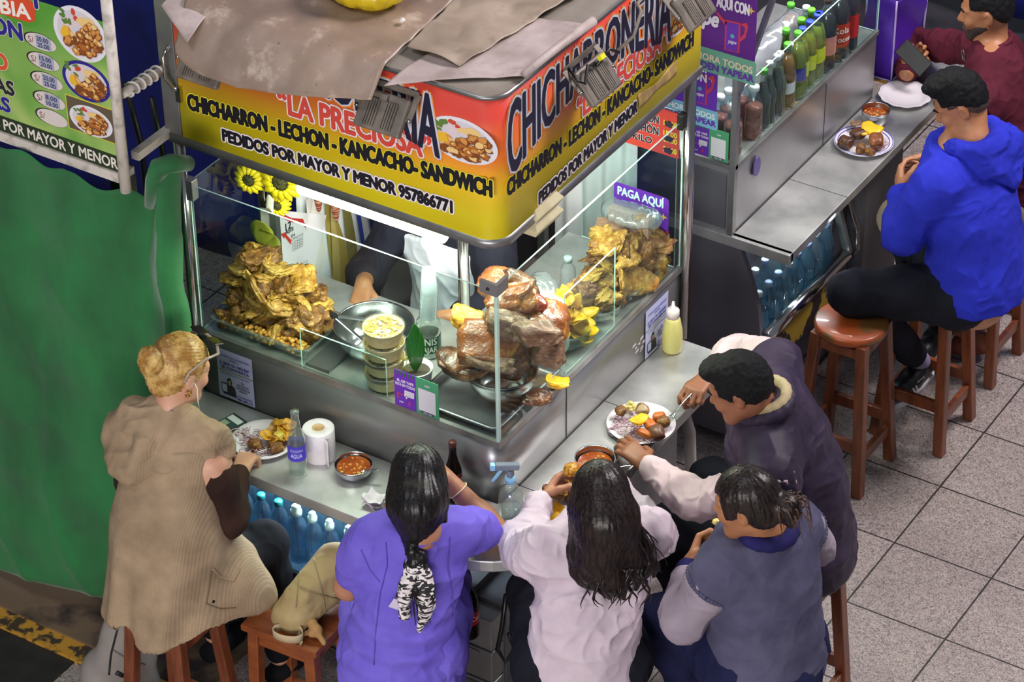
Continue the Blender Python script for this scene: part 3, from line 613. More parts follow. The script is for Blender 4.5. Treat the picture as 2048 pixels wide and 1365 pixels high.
def floodlight(O, X, face, label, cable=False):
    """O: hinge middle on the sign face; X along the face; face = outward"""
    X = nrm(X); Nn = nrm(face); dn = nrm(Nn*.62+V3(0, 0, -.78)); back = np.cross(X, dn); back = back if back[2] > 0 else -back
    O = np.asarray(O, float); t = thing('floodlight', label, 'floodlight', tuple(O)); W, H, D = .085, .062, .02
    c = O+dn*.085+back*.012
    mm = MB(); mm.obox(c, (X, dn, back), (W, H, D*.6)); mm.build('housing', lampgrey, t, bevel=.008)
    mm = MB()
    for sgn in (-1, 1):
        for k in range(5): p = c+X*(sgn*(.032+.0)+(k-2)*.009*1.0)+back*(D*.6+.003)-dn*.0+dn*(.012*sgn*0); mm.obox(p+dn*(.006), (X, dn, back), (.0028, .042, .004))
    mm.obox(c-dn*.045+back*(D*.6+.006), (X, dn, back), (.012, .009, .006)); mm.build('cooling_fins', lampgrey, t)
    mm = MB(); mm.obox(c-back*(D*.6+.002), (X, dn, back), (W*.88, H*.86, .002)); mm.build('lens', mat('lens_glass', '#8b8d8c', .1, 0) if 'lens_glass' not in MATS else MATS['lens_glass'], t)
    mm = MB()
    for sgn in (-1, 1): mm.bar(O+X*sgn*(W+.008), c+X*sgn*(W+.008)+dn*.005, .004, .022, up=X)
    mm.bar(O-X*(W+.01), O+X*(W+.01), .022, .004, up=Nn); mm.build('bracket', lampgrey, t)
    for sgn in (-1, 1): mm = MB(); mm.tube([c+X*sgn*(W+.006)+dn*.0, c+X*sgn*(W+.016)+dn*.0], .006, 8); mm.build('pivot_screw', chrome, t)
    if cable:
        mm = MB(); mm.tube([c-dn*.045+back*.03, c-dn*.06+back*.035-X*.04, c-dn*.02+back*.03-X*.09, c-dn*.04+back*.02-X*.1, O-X*.07], .005, 8); mm.tube([c-dn*.04+back*.03, c-dn*.06+back*.06+X*.06, c-dn*.03+back*.05+X*.1], .006, 8); mm.build('cable', black, t)
        mm = MB(); mm.obox(c-dn*.055+back*.05+X*.02, (X, dn, back), (.012, .008, .008)); mm.build('cable_tie', P_('#d8d41f'), t)
    return t
floodlight(LF(790, 172)+V3(0, -.008, 0), (1, 0, 0), (0, -1, 0), 'dusty grey floodlight hanging over the words on the left sign face')
floodlight(LF(428, 78)+V3(0, -.008, 0), (1, 0, 0), (0, -1, 0), 'grey floodlight half hidden under the big brown sheet')
floodlight(RF(1155, 115)+V3(.008, 0, 0), (0, 1, 0), (1, 0, 0), 'grey floodlight with yellow cable tie on the right sign face', True)
a = RF(1350, -30); floodlight((a[0]+.008, a[1], a[2]+.0), (0, 1, 0), (1, 0, 0), 'grey floodlight at the far top end of the right sign face')
m = MB(); m.tube([RF(1215, 100)+V3(.03, 0, .0), RF(1240, 75)+V3(.05, 0, .02), RF(1250, 40)+V3(.06, 0, .05), RF(1258, 14)+V3(.03, 0, .02), RF(1290, -10)], .006, 8); m.build('cable', mat('grey_cable', '#8c8478', .5), label='grey cable looping down over the right sign face', cat='cable')
# ================================================================ stall on the left: menu board, pole, draped green cloth
yb = -.30; LB = lambda u, v: PY(u, v, yb)
board = thing('menu_board', 'green printed menu board with prices and food pictures above the green cloth', 'menu board', (-1.8, yb, 2.05))
ZBb, ZTb = 2.055, 2.60
def board_print():
    mm = bpy.data.materials.new('board_print'); mm.use_nodes = True; N = mm.node_tree.nodes; L = mm.node_tree.links; b = N['Principled BSDF']; b.inputs['Roughness'].default_value = .4
    tc = N.new('ShaderNodeTexCoord'); nz = N.new('ShaderNodeTexNoise'); nz.inputs['Scale'].default_value = 2.6; nz.inputs['Distortion'].default_value = 1.5; L.new(tc.outputs['Object'], nz.inputs['Vector'])
    cr = N.new('ShaderNodeValToRGB'); e = cr.color_ramp.elements; e[0].position = .3; e[0].color = lin('#4f9232'); e[1].position = .66; e[1].color = lin('#a9bf6c'); L.new(nz.outputs[0], cr.inputs[0]); L.new(cr.outputs[0], b.inputs['Base Color']); return mm
m = MB(); m.box((-2.4, yb, ZBb), (-1.244, yb+.012, ZTb)); pan = m.build('board_panel', board_print(), board)
n_ = V3(0, -1, 0); T = Text(n_)
a, b = LB(0, 266), LB(245, 347); T.patch([(-2.4, yb, ZBb), (-1.244, yb, ZBb), (-1.244, yb, ZBb+.062), (-2.4, yb, ZBb+.062)], P_('#26331f'), .0006)
T.build('footer_band', pan)
T = Text(n_); a, b = LB(-85, 215), LB(236, 334); a[2] = b[2] = ZBb+.012; T.line('PEDIDOS POR MAYOR Y MENOR', a, b, .038, P_('#d9d3c8'), bold=.03); T.build('lettering', pan)
T = Text(n_)
q = lambda u, v, z=None: LB(u, v)
T.patch([q(-60, 8), q(57, 45), q(70, 42), q(71, 10), q(60, 0), q(-60, -42)], P_('#cf4a28')); T.build('red_label', pan)
BP, BK = P_('#2c2382'), P_('#26222a'); CR = P_('#e8e0d6')
T = Text(n_); T.line('CEBIA', q(-48, 13), q(62, 38), .05, CR, bold=.05, lift=.0016); T.build('lettering', pan)
T = Text(n_); T.line('CHICHARRON', q(-210, 5), q(46, 80), .058, BP, bold=.06, outl=[(.05, P_('#ccd3b4'))]); T.build('lettering', pan)
T = Text(n_); T.line('LECHON ASADO', q(-240, 70), q(17, 141), .058, P_('#d4502c'), bold=.06, outl=[(.05, P_('#ccd3b4'))]); T.build('lettering', pan)
T = Text(n_); T.line('PORCIONES EXTRAS', q(-280, 105), q(30, 191), .05, BK, bold=.06, outl=[(.05, P_('#ccd3b4'))]); T.build('lettering', pan)
T = Text(n_); T.line('BEBIDAS', q(-120, 170), q(22, 225), .05, BP, bold=.06, outl=[(.05, P_('#ccd3b4'))]); T.build('lettering', pan)
T = Text(n_); T.line('Y', q(62, 12), q(86, 18), .07, BP, bold=.06, outl=[(.05, P_('#ccd3b4'))]); T.build('lettering', pan)
for (u, v, l1, l2) in ((82, 84, '20.00', '25.00'), (88, 123, '15.00', '20.00'), (95, 162, '20.00', '25.00'), (100, 201, '8.00', '10.00'), (105, 236, '', '')):
    T = Text(n_); c = LB(u, v); X = V3(1, 0, 0); Y = nrm(V3(.12, 0, 1)); Y = V3(0, 0, 1)
    el = lambda s, dx=0: [c+X*(.064*s*math.cos(k*math.pi/14)+dx)+Y*.029*s*math.sin(k*math.pi/14) for k in range(28)]
    T.patch(el(1.06, -.004), P_('#2a2e22'), .0008); T.patch(el(1), P_('#cfc4bf'), .0014); T.line('S/', c-X*.052-Y*.012, c-X*.030-Y*.012, .022, P_('#7a3a3a'), bold=.0, lift=.002)
    if l1:
        T.patch([c+X*-.02-Y*.022, c+X*.042-Y*.022, c+X*.042+Y*.024, c+X*-.02+Y*.024], P_('#9da0b4'), .002)
        T.line(l1, c-X*.015+Y*.003, c+X*.032+Y*.003, .016, P_('#2b2c5a'), bold=.01, lift=.0028); T.line(l2, c-X*.013-Y*.019, c+X*.034-Y*.019, .016, P_('#2b2c5a'), bold=.01, lift=.0028)
    T.build('price_oval', pan)
food_picture(LB(161, 68), (1, 0, -.0), (0, 0, 1), n_, .108, .098, pan, 8); food_picture(LB(173, 163), (1, 0, 0), (0, 0, 1), n_, .098, .072, pan, 21, rim='#2c2382')
mm = MB(); c = LB(183, 240); mm.poly([c+V3(-.1, 0, -.062), c+V3(.098, 0, -.062), c+V3(.098, 0, .068), c+V3(-.1, 0, .068)], n_, .0008); mm.build('picture_border', P_('#cfc03a'), pan)
mm = MB(); mm.poly([c+V3(-.096, -.001, -.058), c+V3(.094, -.001, -.058), c+V3(.094, -.001, .064), c+V3(-.096, -.001, .064)], n_, .0008); mm.build('picture_ground', P_('#5d5140'), pan)
food_picture(c+V3(0, -.0022, -.004), (1, 0, 0), (0, 0, 1), n_, .088, .055, pan, 33)
m = MB(); m.tube([(-1.226, yb, 1.99), (-1.226, yb, 2.72)], .0185, 16); m.build('pole', polewhite, board)
m = MB(); m.box((-2.4, yb-.01, 2.02), (-1.244, yb+.02, 2.055)); m.build('bottom_rail', polewhite, board)
m = MB(); m.tube([(-1.226, yb+.03, 2.34), (-1.25, .0, 2.30)], .016, 12); t = m.build('tie_bar', polewhite, label='worn white bar tied between menu board pole and food stall', cat='bar')
m = MB()
def coil(a, b, r, turns, off=0): 
    a = np.array(a); b = np.array(b); d = nrm(b-a); x = nrm(np.cross(d, (0, 0, 1))); y = np.cross(d, x)
    return [a+(b-a)*k/(turns*12)+r*(math.cos(k*math.pi/6)*x+math.sin(k*math.pi/6)*y) for k in range(turns*12+1)]
m.tube(coil((-1.228, -.24, 2.335), (-1.249, -.06, 2.31), .021, 5), .0045, 6); m.build('rope', mat('white_rope', '#cfc9c3', .7), label='white rope coiled round the tie bar', cat='rope')
for i, (u, v, u2, v2, nm) in enumerate(((250, 165, 283, 290, 'left'), (303, 195, 325, 300, 'right'))):
    a = PY(u, v, .35); m = MB(); b = PY(u2, v2, .35); m.tube([a, b, (b[0]+.0, .35, .05)], .011, 10); rod = m.build('rod', black, label=('left' if i == 0 else 'right')+' of two black iron rods standing before the blue tarpaulin', cat='rod', group=None)
    centre(rod)
m = MB(); a, b = PY(258, 300, -.15), PY(345, 325, -.15); m.bar((-1.26, -.2, 2.06), (-1.27, .5, 2.06), .03, .03); m.build('frame_rail', polewhite, label='white frame rail behind the menu board pole', cat='rail')
# table of the left stall under the cloth and the cloth itself
cs = thing('closed_stall', 'closed stall under the green cloth at the left with a white shelf edge', 'food stall', (-2.2, -.2, .03))
m = MB(); m.box((-3.2, -.27, 1.99), (-1.27, -.20, 2.015)); m.build('shelf', mat('shelf_white', '#c9c3cb', .4), cs)
m = MB()

E2 = [(-3.3, -.30, .04), (-2.015, -.32, .09), (-1.55, -.32, .16), (-1.24, -.33, .19), (-1.1, -.32, .24)]
topz = lambda x: np.interp(x, [-3.3, -1.75, -1.45, -1.24, -1.17, -1.13, -1.09, -1.05, -1.02], [2.02, 2.02, 2.02, 1.985, 1.90, 1.96, 2.09, 2.15, 2.12])
botz = lambda x: np.interp(x, [-3.3, -2.015, -1.55, -1.24, -1.02], [.0, .085, .17, .21, .25])
def cl(u, v):
    x = -3.3+2.285*u; zt, zb = topz(x), botz(x); z = zt+(zb-zt)*v
    y = -.325-.02*v-.012*math.sin(x*7+1)*v-.016*(1-v)*math.sin(x*16)*min(1, v*6)-.005*math.sin(z*21+x*3)
    pull = math.exp(-((x+1.17)/.09)**2)*math.exp(-v*6); y += .10*pull; y -= .035*math.exp(-((x+1.05)/.035)**2)*(1-v*.6)
    y += .012*math.sin(x*5+z*9)*math.exp(-v*3)
    if x > -1.06: y += (x+1.06)*1.2
    y -= .010*(1-abs(math.sin(x*9+z*3.1+math.sin(z*4)*1.2)))**3*(.4+v); y -= .006*(1-abs(math.sin(z*13+math.sin(x*6)*1.4)))**5; z += .012*math.sin(x*30)*math.exp(-v*12)
    return (x, y, z)
m = MB(); m.grid(cl, 150, 90, th=.003); cloth = m.build('green_cloth', green_cloth, label='dark green cloth draped over the closed stall on the left', cat='cloth')
m = MB(); m.tube([(-1.13, -.30, 1.97), (-1.09, -.315, 2.09), (-1.055, -.325, 2.15), (-1.03, -.30, 2.16), (-1.02, -.22, 2.12)], [.02, .028, .034, .032, .026], 12); m.build('cloth_fold', green_cloth, cloth)
for x in (-2.9, -1.36):
    m = MB(); m.box((x, -.22, .03), (x+.06, -.16, 1.99)); m.build('leg', mat('dark_leg', '#2b2420', .6) if 'dark_leg' not in MATS else MATS['dark_leg'], cs)

# ================================================================ drinks stall on the right
ds = thing('drinks_stall', 'steel drinks stall with narrow worktop and bottle fridge beneath', 'food stall', (-.3, 2.5, 0))
X0, Y0, YE = -.12, 1.815, 3.0
m = MB(); m.box((-.60, Y0, .95), (X0-.004, YE, 1.29)); m.build('body_panel', steel, ds, bevel=.003)
m = MB(); m.box((-.63, Y0-.012, .955), (.13, Y0+.02, 1.0)); m.box((X0, Y0, .962), (.13, YE+.5, 1.0)); m.build('counter', steel_top, ds, bevel=.003)
m = MB(); m.box((X0-.001, 2.272, 1.0), (.13, 2.275, 1.0006)); m.build('counter_seam', P_('#3a3938'), ds); m = MB(); m.box((X0-.005, 2.56, 1.0), (X0-.0025, 2.563, 1.28)); m.build('panel_seam', P_('#3a3938'), ds)
m = MB(); m.box((-.56, Y0-.004, 1.02), (X0-.03, Y0+.01, 1.26)); m.build('side_panel', mat('grey_side_panel', '#77767f', .5, .5, hx2='#6d6c75', vs=6), ds, bevel=.002)
m = MB(); m.box((-.60, Y0+.01, .05), (-.30, YE, .95)); m.box((-.30, Y0+.01, .05), (-.03, 2.5, .47)); m.box((-.32, 2.5, .05), (-.03, YE, .95)); m.box((-.60, Y0+.001, .05), (-.08, Y0+.03, .955)); m.build('fridge_body', mat('fridge_grey', '#6f6d77', .5, .3, hx2='#62606a', vs=3), ds, bevel=.01)
# fridge end cheek, sloping glass and chrome bar under the counter
a, b = PY(1490, 500, Y0), PY(1520, 680, Y0)
m = MB(); ck = [(-.12, Y0, .955), (-.085, Y0, .955), (-.03, Y0, .82), (.005, Y0, .70), (.02, Y0, .57), (-.0, Y0, .50), (-.12, Y0, .45)]; m.poly(ck, (0, 1, 0), .025); m.build('fridge_cheek', MATS['fridge_grey'], ds)
FX, FZ = .035, .575
m = MB(); m.tube([(FX, Y0+.02, FZ), (FX, 2.50, FZ)], .028, 18); m.build('chrome_bar', chrome, ds)
m = MB(); m.box((FX-.03, Y0+.02, .40), (FX+.005, 2.5, FZ-.02)); m.build('yellow_front', mat('chipped_yellow', '#c7a53c', .5, 0, hx2='#3a3230', vs=9, lo=.47, hi=.5), ds)
m = MB(); m.add([(-.07, Y0+.02, .955), (-.07, 2.5, .955), (FX+.01, 2.5, FZ+.01), (FX+.01, Y0+.02, FZ+.01)], [(0, 1, 2, 3)]); m.build('fridge_glass', glass, ds)
m = MB(); m.bar((-.07, 2.50, .955), (FX+.01, 2.50, FZ+.01), .02, .03); m.build('fridge_frame', alu, ds)
m = MB(); m.tube([(-.03, 2.52, .94), (-.0, 2.53, .86), (FX+.03, 2.53, .68), (FX+.035, 2.53, .60), (FX+.01, 2.52, .54)], .010, 10); m.build('chrome_handle', chrome, ds)
m = MB(); m.box((-.30, Y0+.03, .47), (FX-.03, 2.48, .50)); m.build('fridge_shelf', steel_dark, ds)
m = MB(); m.box((-.04, 2.62, .0), (.04, 3.0, .95)); m.build('end_panel', mat('grey_end', '#6b6a70', .5) , ds, bevel=.03)
m = MB(); m.tube([(FX+.03, 1.84, .40), (FX+.05, 1.9, .34), (FX+.05, 2.5, .34)], .012, 10); m.build('foot_rail', chrome, ds)
# glass case of the drinks stall
m = MB(); m.box((X0-.012, Y0, 1.288), (X0+.004, YE, 1.306)); m.box((-.60, Y0-.006, 1.288), (X0, Y0+.012, 1.306)); m.build('glass_rail', alu, ds)
m = MB(); m.box((X0-.02, Y0-.008, .98), (X0+.004, Y0+.02, 2.2)); m.build('corner_post', alu, ds, bevel=.002)
def pane2(lo, hi): mm = MB(); mm.box(lo, hi, 0, edges=1); return mm.build('glass_pane', [glass, gedge], ds)
pane2((X0-.008, Y0+.02, 1.30), (X0-.003, YE, 1.615)); pane2((-.60, Y0, 1.30), (X0-.02, Y0+.005, 2.1)); pane2((-.5, YE-.006, 1.30), (X0-.01, YE, 1.62))
m = MB(); m.bar((X0, Y0+.01, 1.62), (-.05, Y0+.3, 2.2), .02, .015); m.build('case_strut', alu, ds)
m = MB(); m.box((-.60, Y0+.02, 1.29), (X0-.01, YE-.01, 1.30)); m.build('display_floor', steel_top, ds)
m = MB(); c = V3(X0+.001, 1.985, 1.215); m.poly([c+V3(0, .028*math.cos(k*math.pi/10), .042*math.sin(k*math.pi/10)) for k in range(20)], (1, 0, 0), .006); m.build('lock_plate', mat('violet_plastic', '#5b4a8c', .4), ds, bevel=.002)
area('drinks_case_fill', (-.30, 2.45, 2.25), (-.25, 2.45, 1.3), .1, .9, 10, (1, 1, .95)); area('fridge_fill', (-.13, 2.15, .94), (-.06, 2.15, .5), .05, .55, 5, (.9, .95, 1)); area('bay_fill', (-.65, .0, .945), (-.65, -.12, .6), .7, .05, 9, (.78, .9, 1))  # three unseen fill lights, added to brighten bottles in case, fridge and bay
# payment posters on the near glass of the drinks stall
PUR, PUR2, MINT, SKY, PINK, GOLD = P_('#5f1f86'), P_('#6a2fb0'), P_('#6fae94'), P_('#7fb9d6'), P_('#c8395a'), P_('#e6c235')
def rrect(lo, hi, y, r=.012):
    (x0, z0), (x1, z1) = lo, hi; p = []
    for cx, cz, a0 in ((x1-r, z1-r, 0), (x0+r, z1-r, 90), (x0+r, z0+r, 180), (x1-r, z0+r, 270)):
        for k in range(5): a = math.radians(a0+k*22.5); p.append((cx+r*math.cos(a), y, cz+r*math.sin(a)))
    return p
def star(c, s, n=8):
    c = np.asarray(c, float); return [c+V3(math.cos(k*math.pi/4), 0, math.sin(k*math.pi/4))*(s if k % 2 == 0 else s*.35) for k in range(n)]
def cup_phone(T, c, s, y):
    """outline drawing of a phone with an arm and the round mark"""
    c = np.asarray(c, float); r = lambda x0, z0, x1, z1: [c+V3(x0, 0, z0)*s, c+V3(x1, 0, z0+.06)*s, c+V3(x1, 0, z1+.06)*s, c+V3(x0, 0, z1)*s]
    T.patch(r(-.5, -1, .5, 1), PINK, .0012); T.patch(r(-.4, -.95, .38, .88), PUR2, .0018); T.patch([c+V3(a_, 0, b_)*s for a_, b_ in ((-1.1, 1.25), (-1., 1.35), (-.4, .85), (-.45, .65), (-.8, .85))], PINK, .0012)
    T.patch([c+V3(a_, 0, b_)*s for a_, b_ in ((.5, 1.0), (.9, 1.2), (1.0, .9), (.85, .2), (.5, -.2), (.5, .1), (.75, .4), (.8, .8))], PINK, .0014)
    T.patch([c+V3(.14*math.cos(k*.63), 0, .05+.14*math.sin(k*.63))*s for k in range(10)], P_('#58a9b4'), .0022); T.line('yape', c+V3(-.28, 0, -.45)*s, c+V3(.28, 0, -.42)*s, .24*s, P_('#e7e2ee'), bold=.02, lift=.0024, shear=.25)
def poster(name, y, x0, x1, z0, z1, band, bandc, label, lines, xo=0):
    t = thing(name, label, 'poster', ((x0+x1)/2, y, z0)); mm = MB(); mm.poly(rrect((x0, z0+band*.9), (x1, z1), y), (0, -1, 0), .002); mm.build('card', PUR if y < 1.80 else PUR2, t)
    mm = MB(); mm.poly(rrect((x0-.008, z0), (x1+.008, z0+band), y-.0022), (0, -1, 0), .0015); bd = mm.build('band', bandc, t)
    w = x1-x0; T = Text((0, -1, 0)); yy = y-.0022
    for s, u0, u1, zz, h, colr, sh in lines: T.line(s, (x0+w*u0, yy-.002, zz), (x0+w*u1, yy-.002, zz), h, colr, bold=.05, shear=sh, lift=.001)
    T.patch(star((x1-.022, yy, z1-.05), .016), GOLD); T.patch(star((x0+w*.2, yy, z0+band+.03), .008), GOLD)
    cup_phone(T, (x0+w*.68, yy, z0+band+.075), .062, yy); T.build('print', t); return t
CREAM = P_('#e9dcc0')
W1 = P_('#ece6f2')
poster('payment_poster', 1.775, -.325, -.035, 1.70, 2.05, .098, MINT, 'purple payment poster with green band above the worktop end', [('AQUÍ CON', .45, .9, 1.98, .042, W1, 0), ('S/', .2, .3, 1.96, .03, P_('#59a8b0'), 0), ('yape', .06, .48, 1.895, .062, W1, .25), ('AHORA TODOS', .1, .98, 1.748, .026, CREAM, 0), ('PUEDEN YAPEAR', .04, 1.0, 1.713, .026, PUR2, 0)])
poster('payment_poster', 1.808, -.42, -.20, 1.44, 1.70, .08, SKY, 'purple payment poster with pale blue band behind the chrome post', [('AQUÍ', .42, .8, 1.672, .03, W1, 0), ('CON', .42, .8, 1.632, .032, W1, 0), ('yape', .0, .38, 1.575, .05, W1, .25), ('AHORA TODOS', .0, .98, 1.485, .022, P_('#eef5f8'), 0), ('PUEDEN YAPEAR', -.1, 1.0, 1.455, .022, PUR2, 0)])
def pay_card(a, b, h, nv, label, y_up=(0, 0, 1)):
    """two-tone card: purple half with words, green half with a blank white panel"""
    a = np.asarray(a, float); b = np.asarray(b, float); X = b-a; w = np.linalg.norm(X); U = V3(*y_up); n = nrm(nv); t = thing('payment_card', label, 'card', tuple(a)); q = lambda u, v: a+X*u+U*h*v
    mm = MB(); mm.poly([q(0, 0), q(.49, 0), q(.49, 1), q(0, 1)], n, .0015); mm.build('purple_half', PUR2, t); mm = MB(); mm.poly([q(.49, 0), q(1, 0), q(1, 1), q(.49, 1)], n, .0015); mm.build('green_half', P_('#4c9b70'), t)
    T = Text(n); l = .0022; T.line('EL QR YAPE', q(.07, .70), q(.44, .70), h*.07, W1, bold=.04, lift=l); T.line('ESTÁ EN TODAS', q(.03, .59), q(.47, .59), h*.07, W1, bold=.04, lift=l)
    for k in range(5): T.patch([q(.02+k*.094, 1), q(.065+k*.094, 1), q(.075+k*.094, .9), q(.03+k*.094, .88)], P_('#2f6a3a'), l)
    T.patch([q(.22, .32), q(.44, .34), q(.45, .5), q(.23, .5)], W1, l); T.patch([q(.24, .34), q(.26, .24), q(.3, .34)], W1, l)
    for k in range(3): T.line('haz tu pago aqui', q(.25, .45-k*.045), q(.43, .45-k*.045), h*.022, P_('#3a2a50'), bold=0, lift=l+.0006)
    T.patch([q(.05, .2), q(.07, .38), q(.2, .36), q(.18, .33), q(.09, .34), q(.08, .2)], PINK, l); T.patch([q(.3, .1), q(.33, .22), q(.36, .22), q(.34, .08)], PINK, l); T.line('yape', q(.1, .12), q(.2, .12), h*.05, W1, bold=.02, shear=.2, lift=l)
    T.line('yape', q(.69, .82), q(.8, .82), h*.06, W1, bold=.02, shear=.2, lift=l); T.patch([q(.545, .1), q(.93, .1), q(.93, .72), q(.545, .72)], P_('#dfdbe4'), l); T.patch([q(.6, .03), q(.88, .03), q(.88, .1), q(.6, .1)], P_('#3a2a4e'), l+.0004); T.line('YAPEA AQUI', q(.63, .045), q(.85, .045), h*.035, W1, bold=.02, lift=l+.0008)
    T.build('print', t); return t
pay_card((-.305, 1.808, 1.315), (-.145, 1.808, 1.315), .13, (0, -1, 0), 'purple and green payment card at the foot of the drinks stall glass')
pay_card((PY(791, 800, -.001)[0], -.002, 1.262), (PY(879, 829, -.001)[0], -.002, 1.262), .145, (0, -1, 0), 'purple and green payment card on the main case glass below the potted leaf')

# ================================================================ people
def skin(name, hx, hx2): return mat(name, hx, .5, 0, hx2=hx2, vs=14, bump=.05, bs=150, sss=.08)
SK_FAIR, SK_TAN, SK_MID, SK_DEEP = skin('skin_fair', '#c99a80', '#bf8a70'), skin('skin_tan', '#a8724f', '#9a6544'), skin('skin_mid', '#b27d60', '#a06d52'), skin('skin_deep', '#8f5c41', '#804f37')
def hairm(n, a, b, st=(60, 60, 6), bump=.22): return mat(n, a, .36, 0, hx2=b, vs=2.2, lo=.4, hi=.62, stretch=st, bump=bump, bs=2.5, bstretch=st, spec=.3, detail=3)
H_BLACK = hairm('hair_black', '#1d1a1c', '#0c0a0b'); H_DARK = hairm('hair_dark_brown', '#2a1f1d', '#120d0d'); H_BLOND = hairm('hair_blond', '#c7a566', '#9a7038', (14, 14, 14), .1); H_SHORT = mat('hair_short_black', '#121215', .65, 0, hx2='#060608', vs=80, bump=.9, bs=260, spec=.2)
def cloth(n, hx, hx2=None, bs=200, bump=.25, rough=.85, vs=8, wave=None, stretch=None, sheen=0): return mat(n, hx, rough, 0, hx2=hx2, vs=vs, bump=bump, bs=bs, spec=.15, wave=wave, stretch=stretch, sheen=sheen)
C_VEST = cloth('beige_rib_knit', '#a38c72', '#84705a', bump=.25, bs=160, wave=(44, 'X', .6)); C_BROWN = cloth('sheer_brown_top', '#3a2620', '#2a1b17'); C_BLACK = cloth('black_trousers', '#121218', '#0b0b10')
C_SCRUB = cloth('violet_scrubs', '#7263c9', '#6555bb', bump=.12); C_WHITE = cloth('pale_sweatshirt', '#cbbcc6', '#baa9b6', bump=.15); C_PUFF = cloth('plum_padded_vest', '#3d3346', '#302838', bump=.1, rough=.5); C_SHIRT = cloth('pale_pink_shirt', '#d2bcc0', '#c2aab0', bump=.1)
C_GREY = cloth('grey_knit_vest', '#57556e', '#47455e', bump=.3, bs=260); C_LTGREY = cloth('light_grey_sleeve', '#9a8f9b', '#8a7f8d', bump=.15); C_NAVY = cloth('navy_collar', '#26235a', '#1e1b47'); C_JEAN = cloth('dark_jeans', '#1f2245', '#181a38'); C_INK = cloth('ink_trousers', '#1c1d28', '#14151d')
C_BLUE = cloth('blue_waffle_hoodie', '#2c35bd', '#252da6', bump=.5, bs=330); C_BURG = cloth('burgundy_jersey', '#541c2c', '#481623', bump=.15); C_KHAKI = cloth('khaki_trousers', '#8c7f68', '#786c57'); C_LINING = cloth('cream_lining', '#b8a98a', '#a3936f')
C_APRON = cloth('white_apron', '#d8dcea', '#c9cede', bump=.1); C_DNAVY = cloth('dark_navy_top', '#20202e', '#181824')
EYEW = mat('eye_white', '#d8d0c8', .2, 0, hx2='#d0c8c0'); IRIS = mat('iris_dark', '#20130d', .15, 0)
LIPS = mat('lips', '#8f5048', .45, 0)

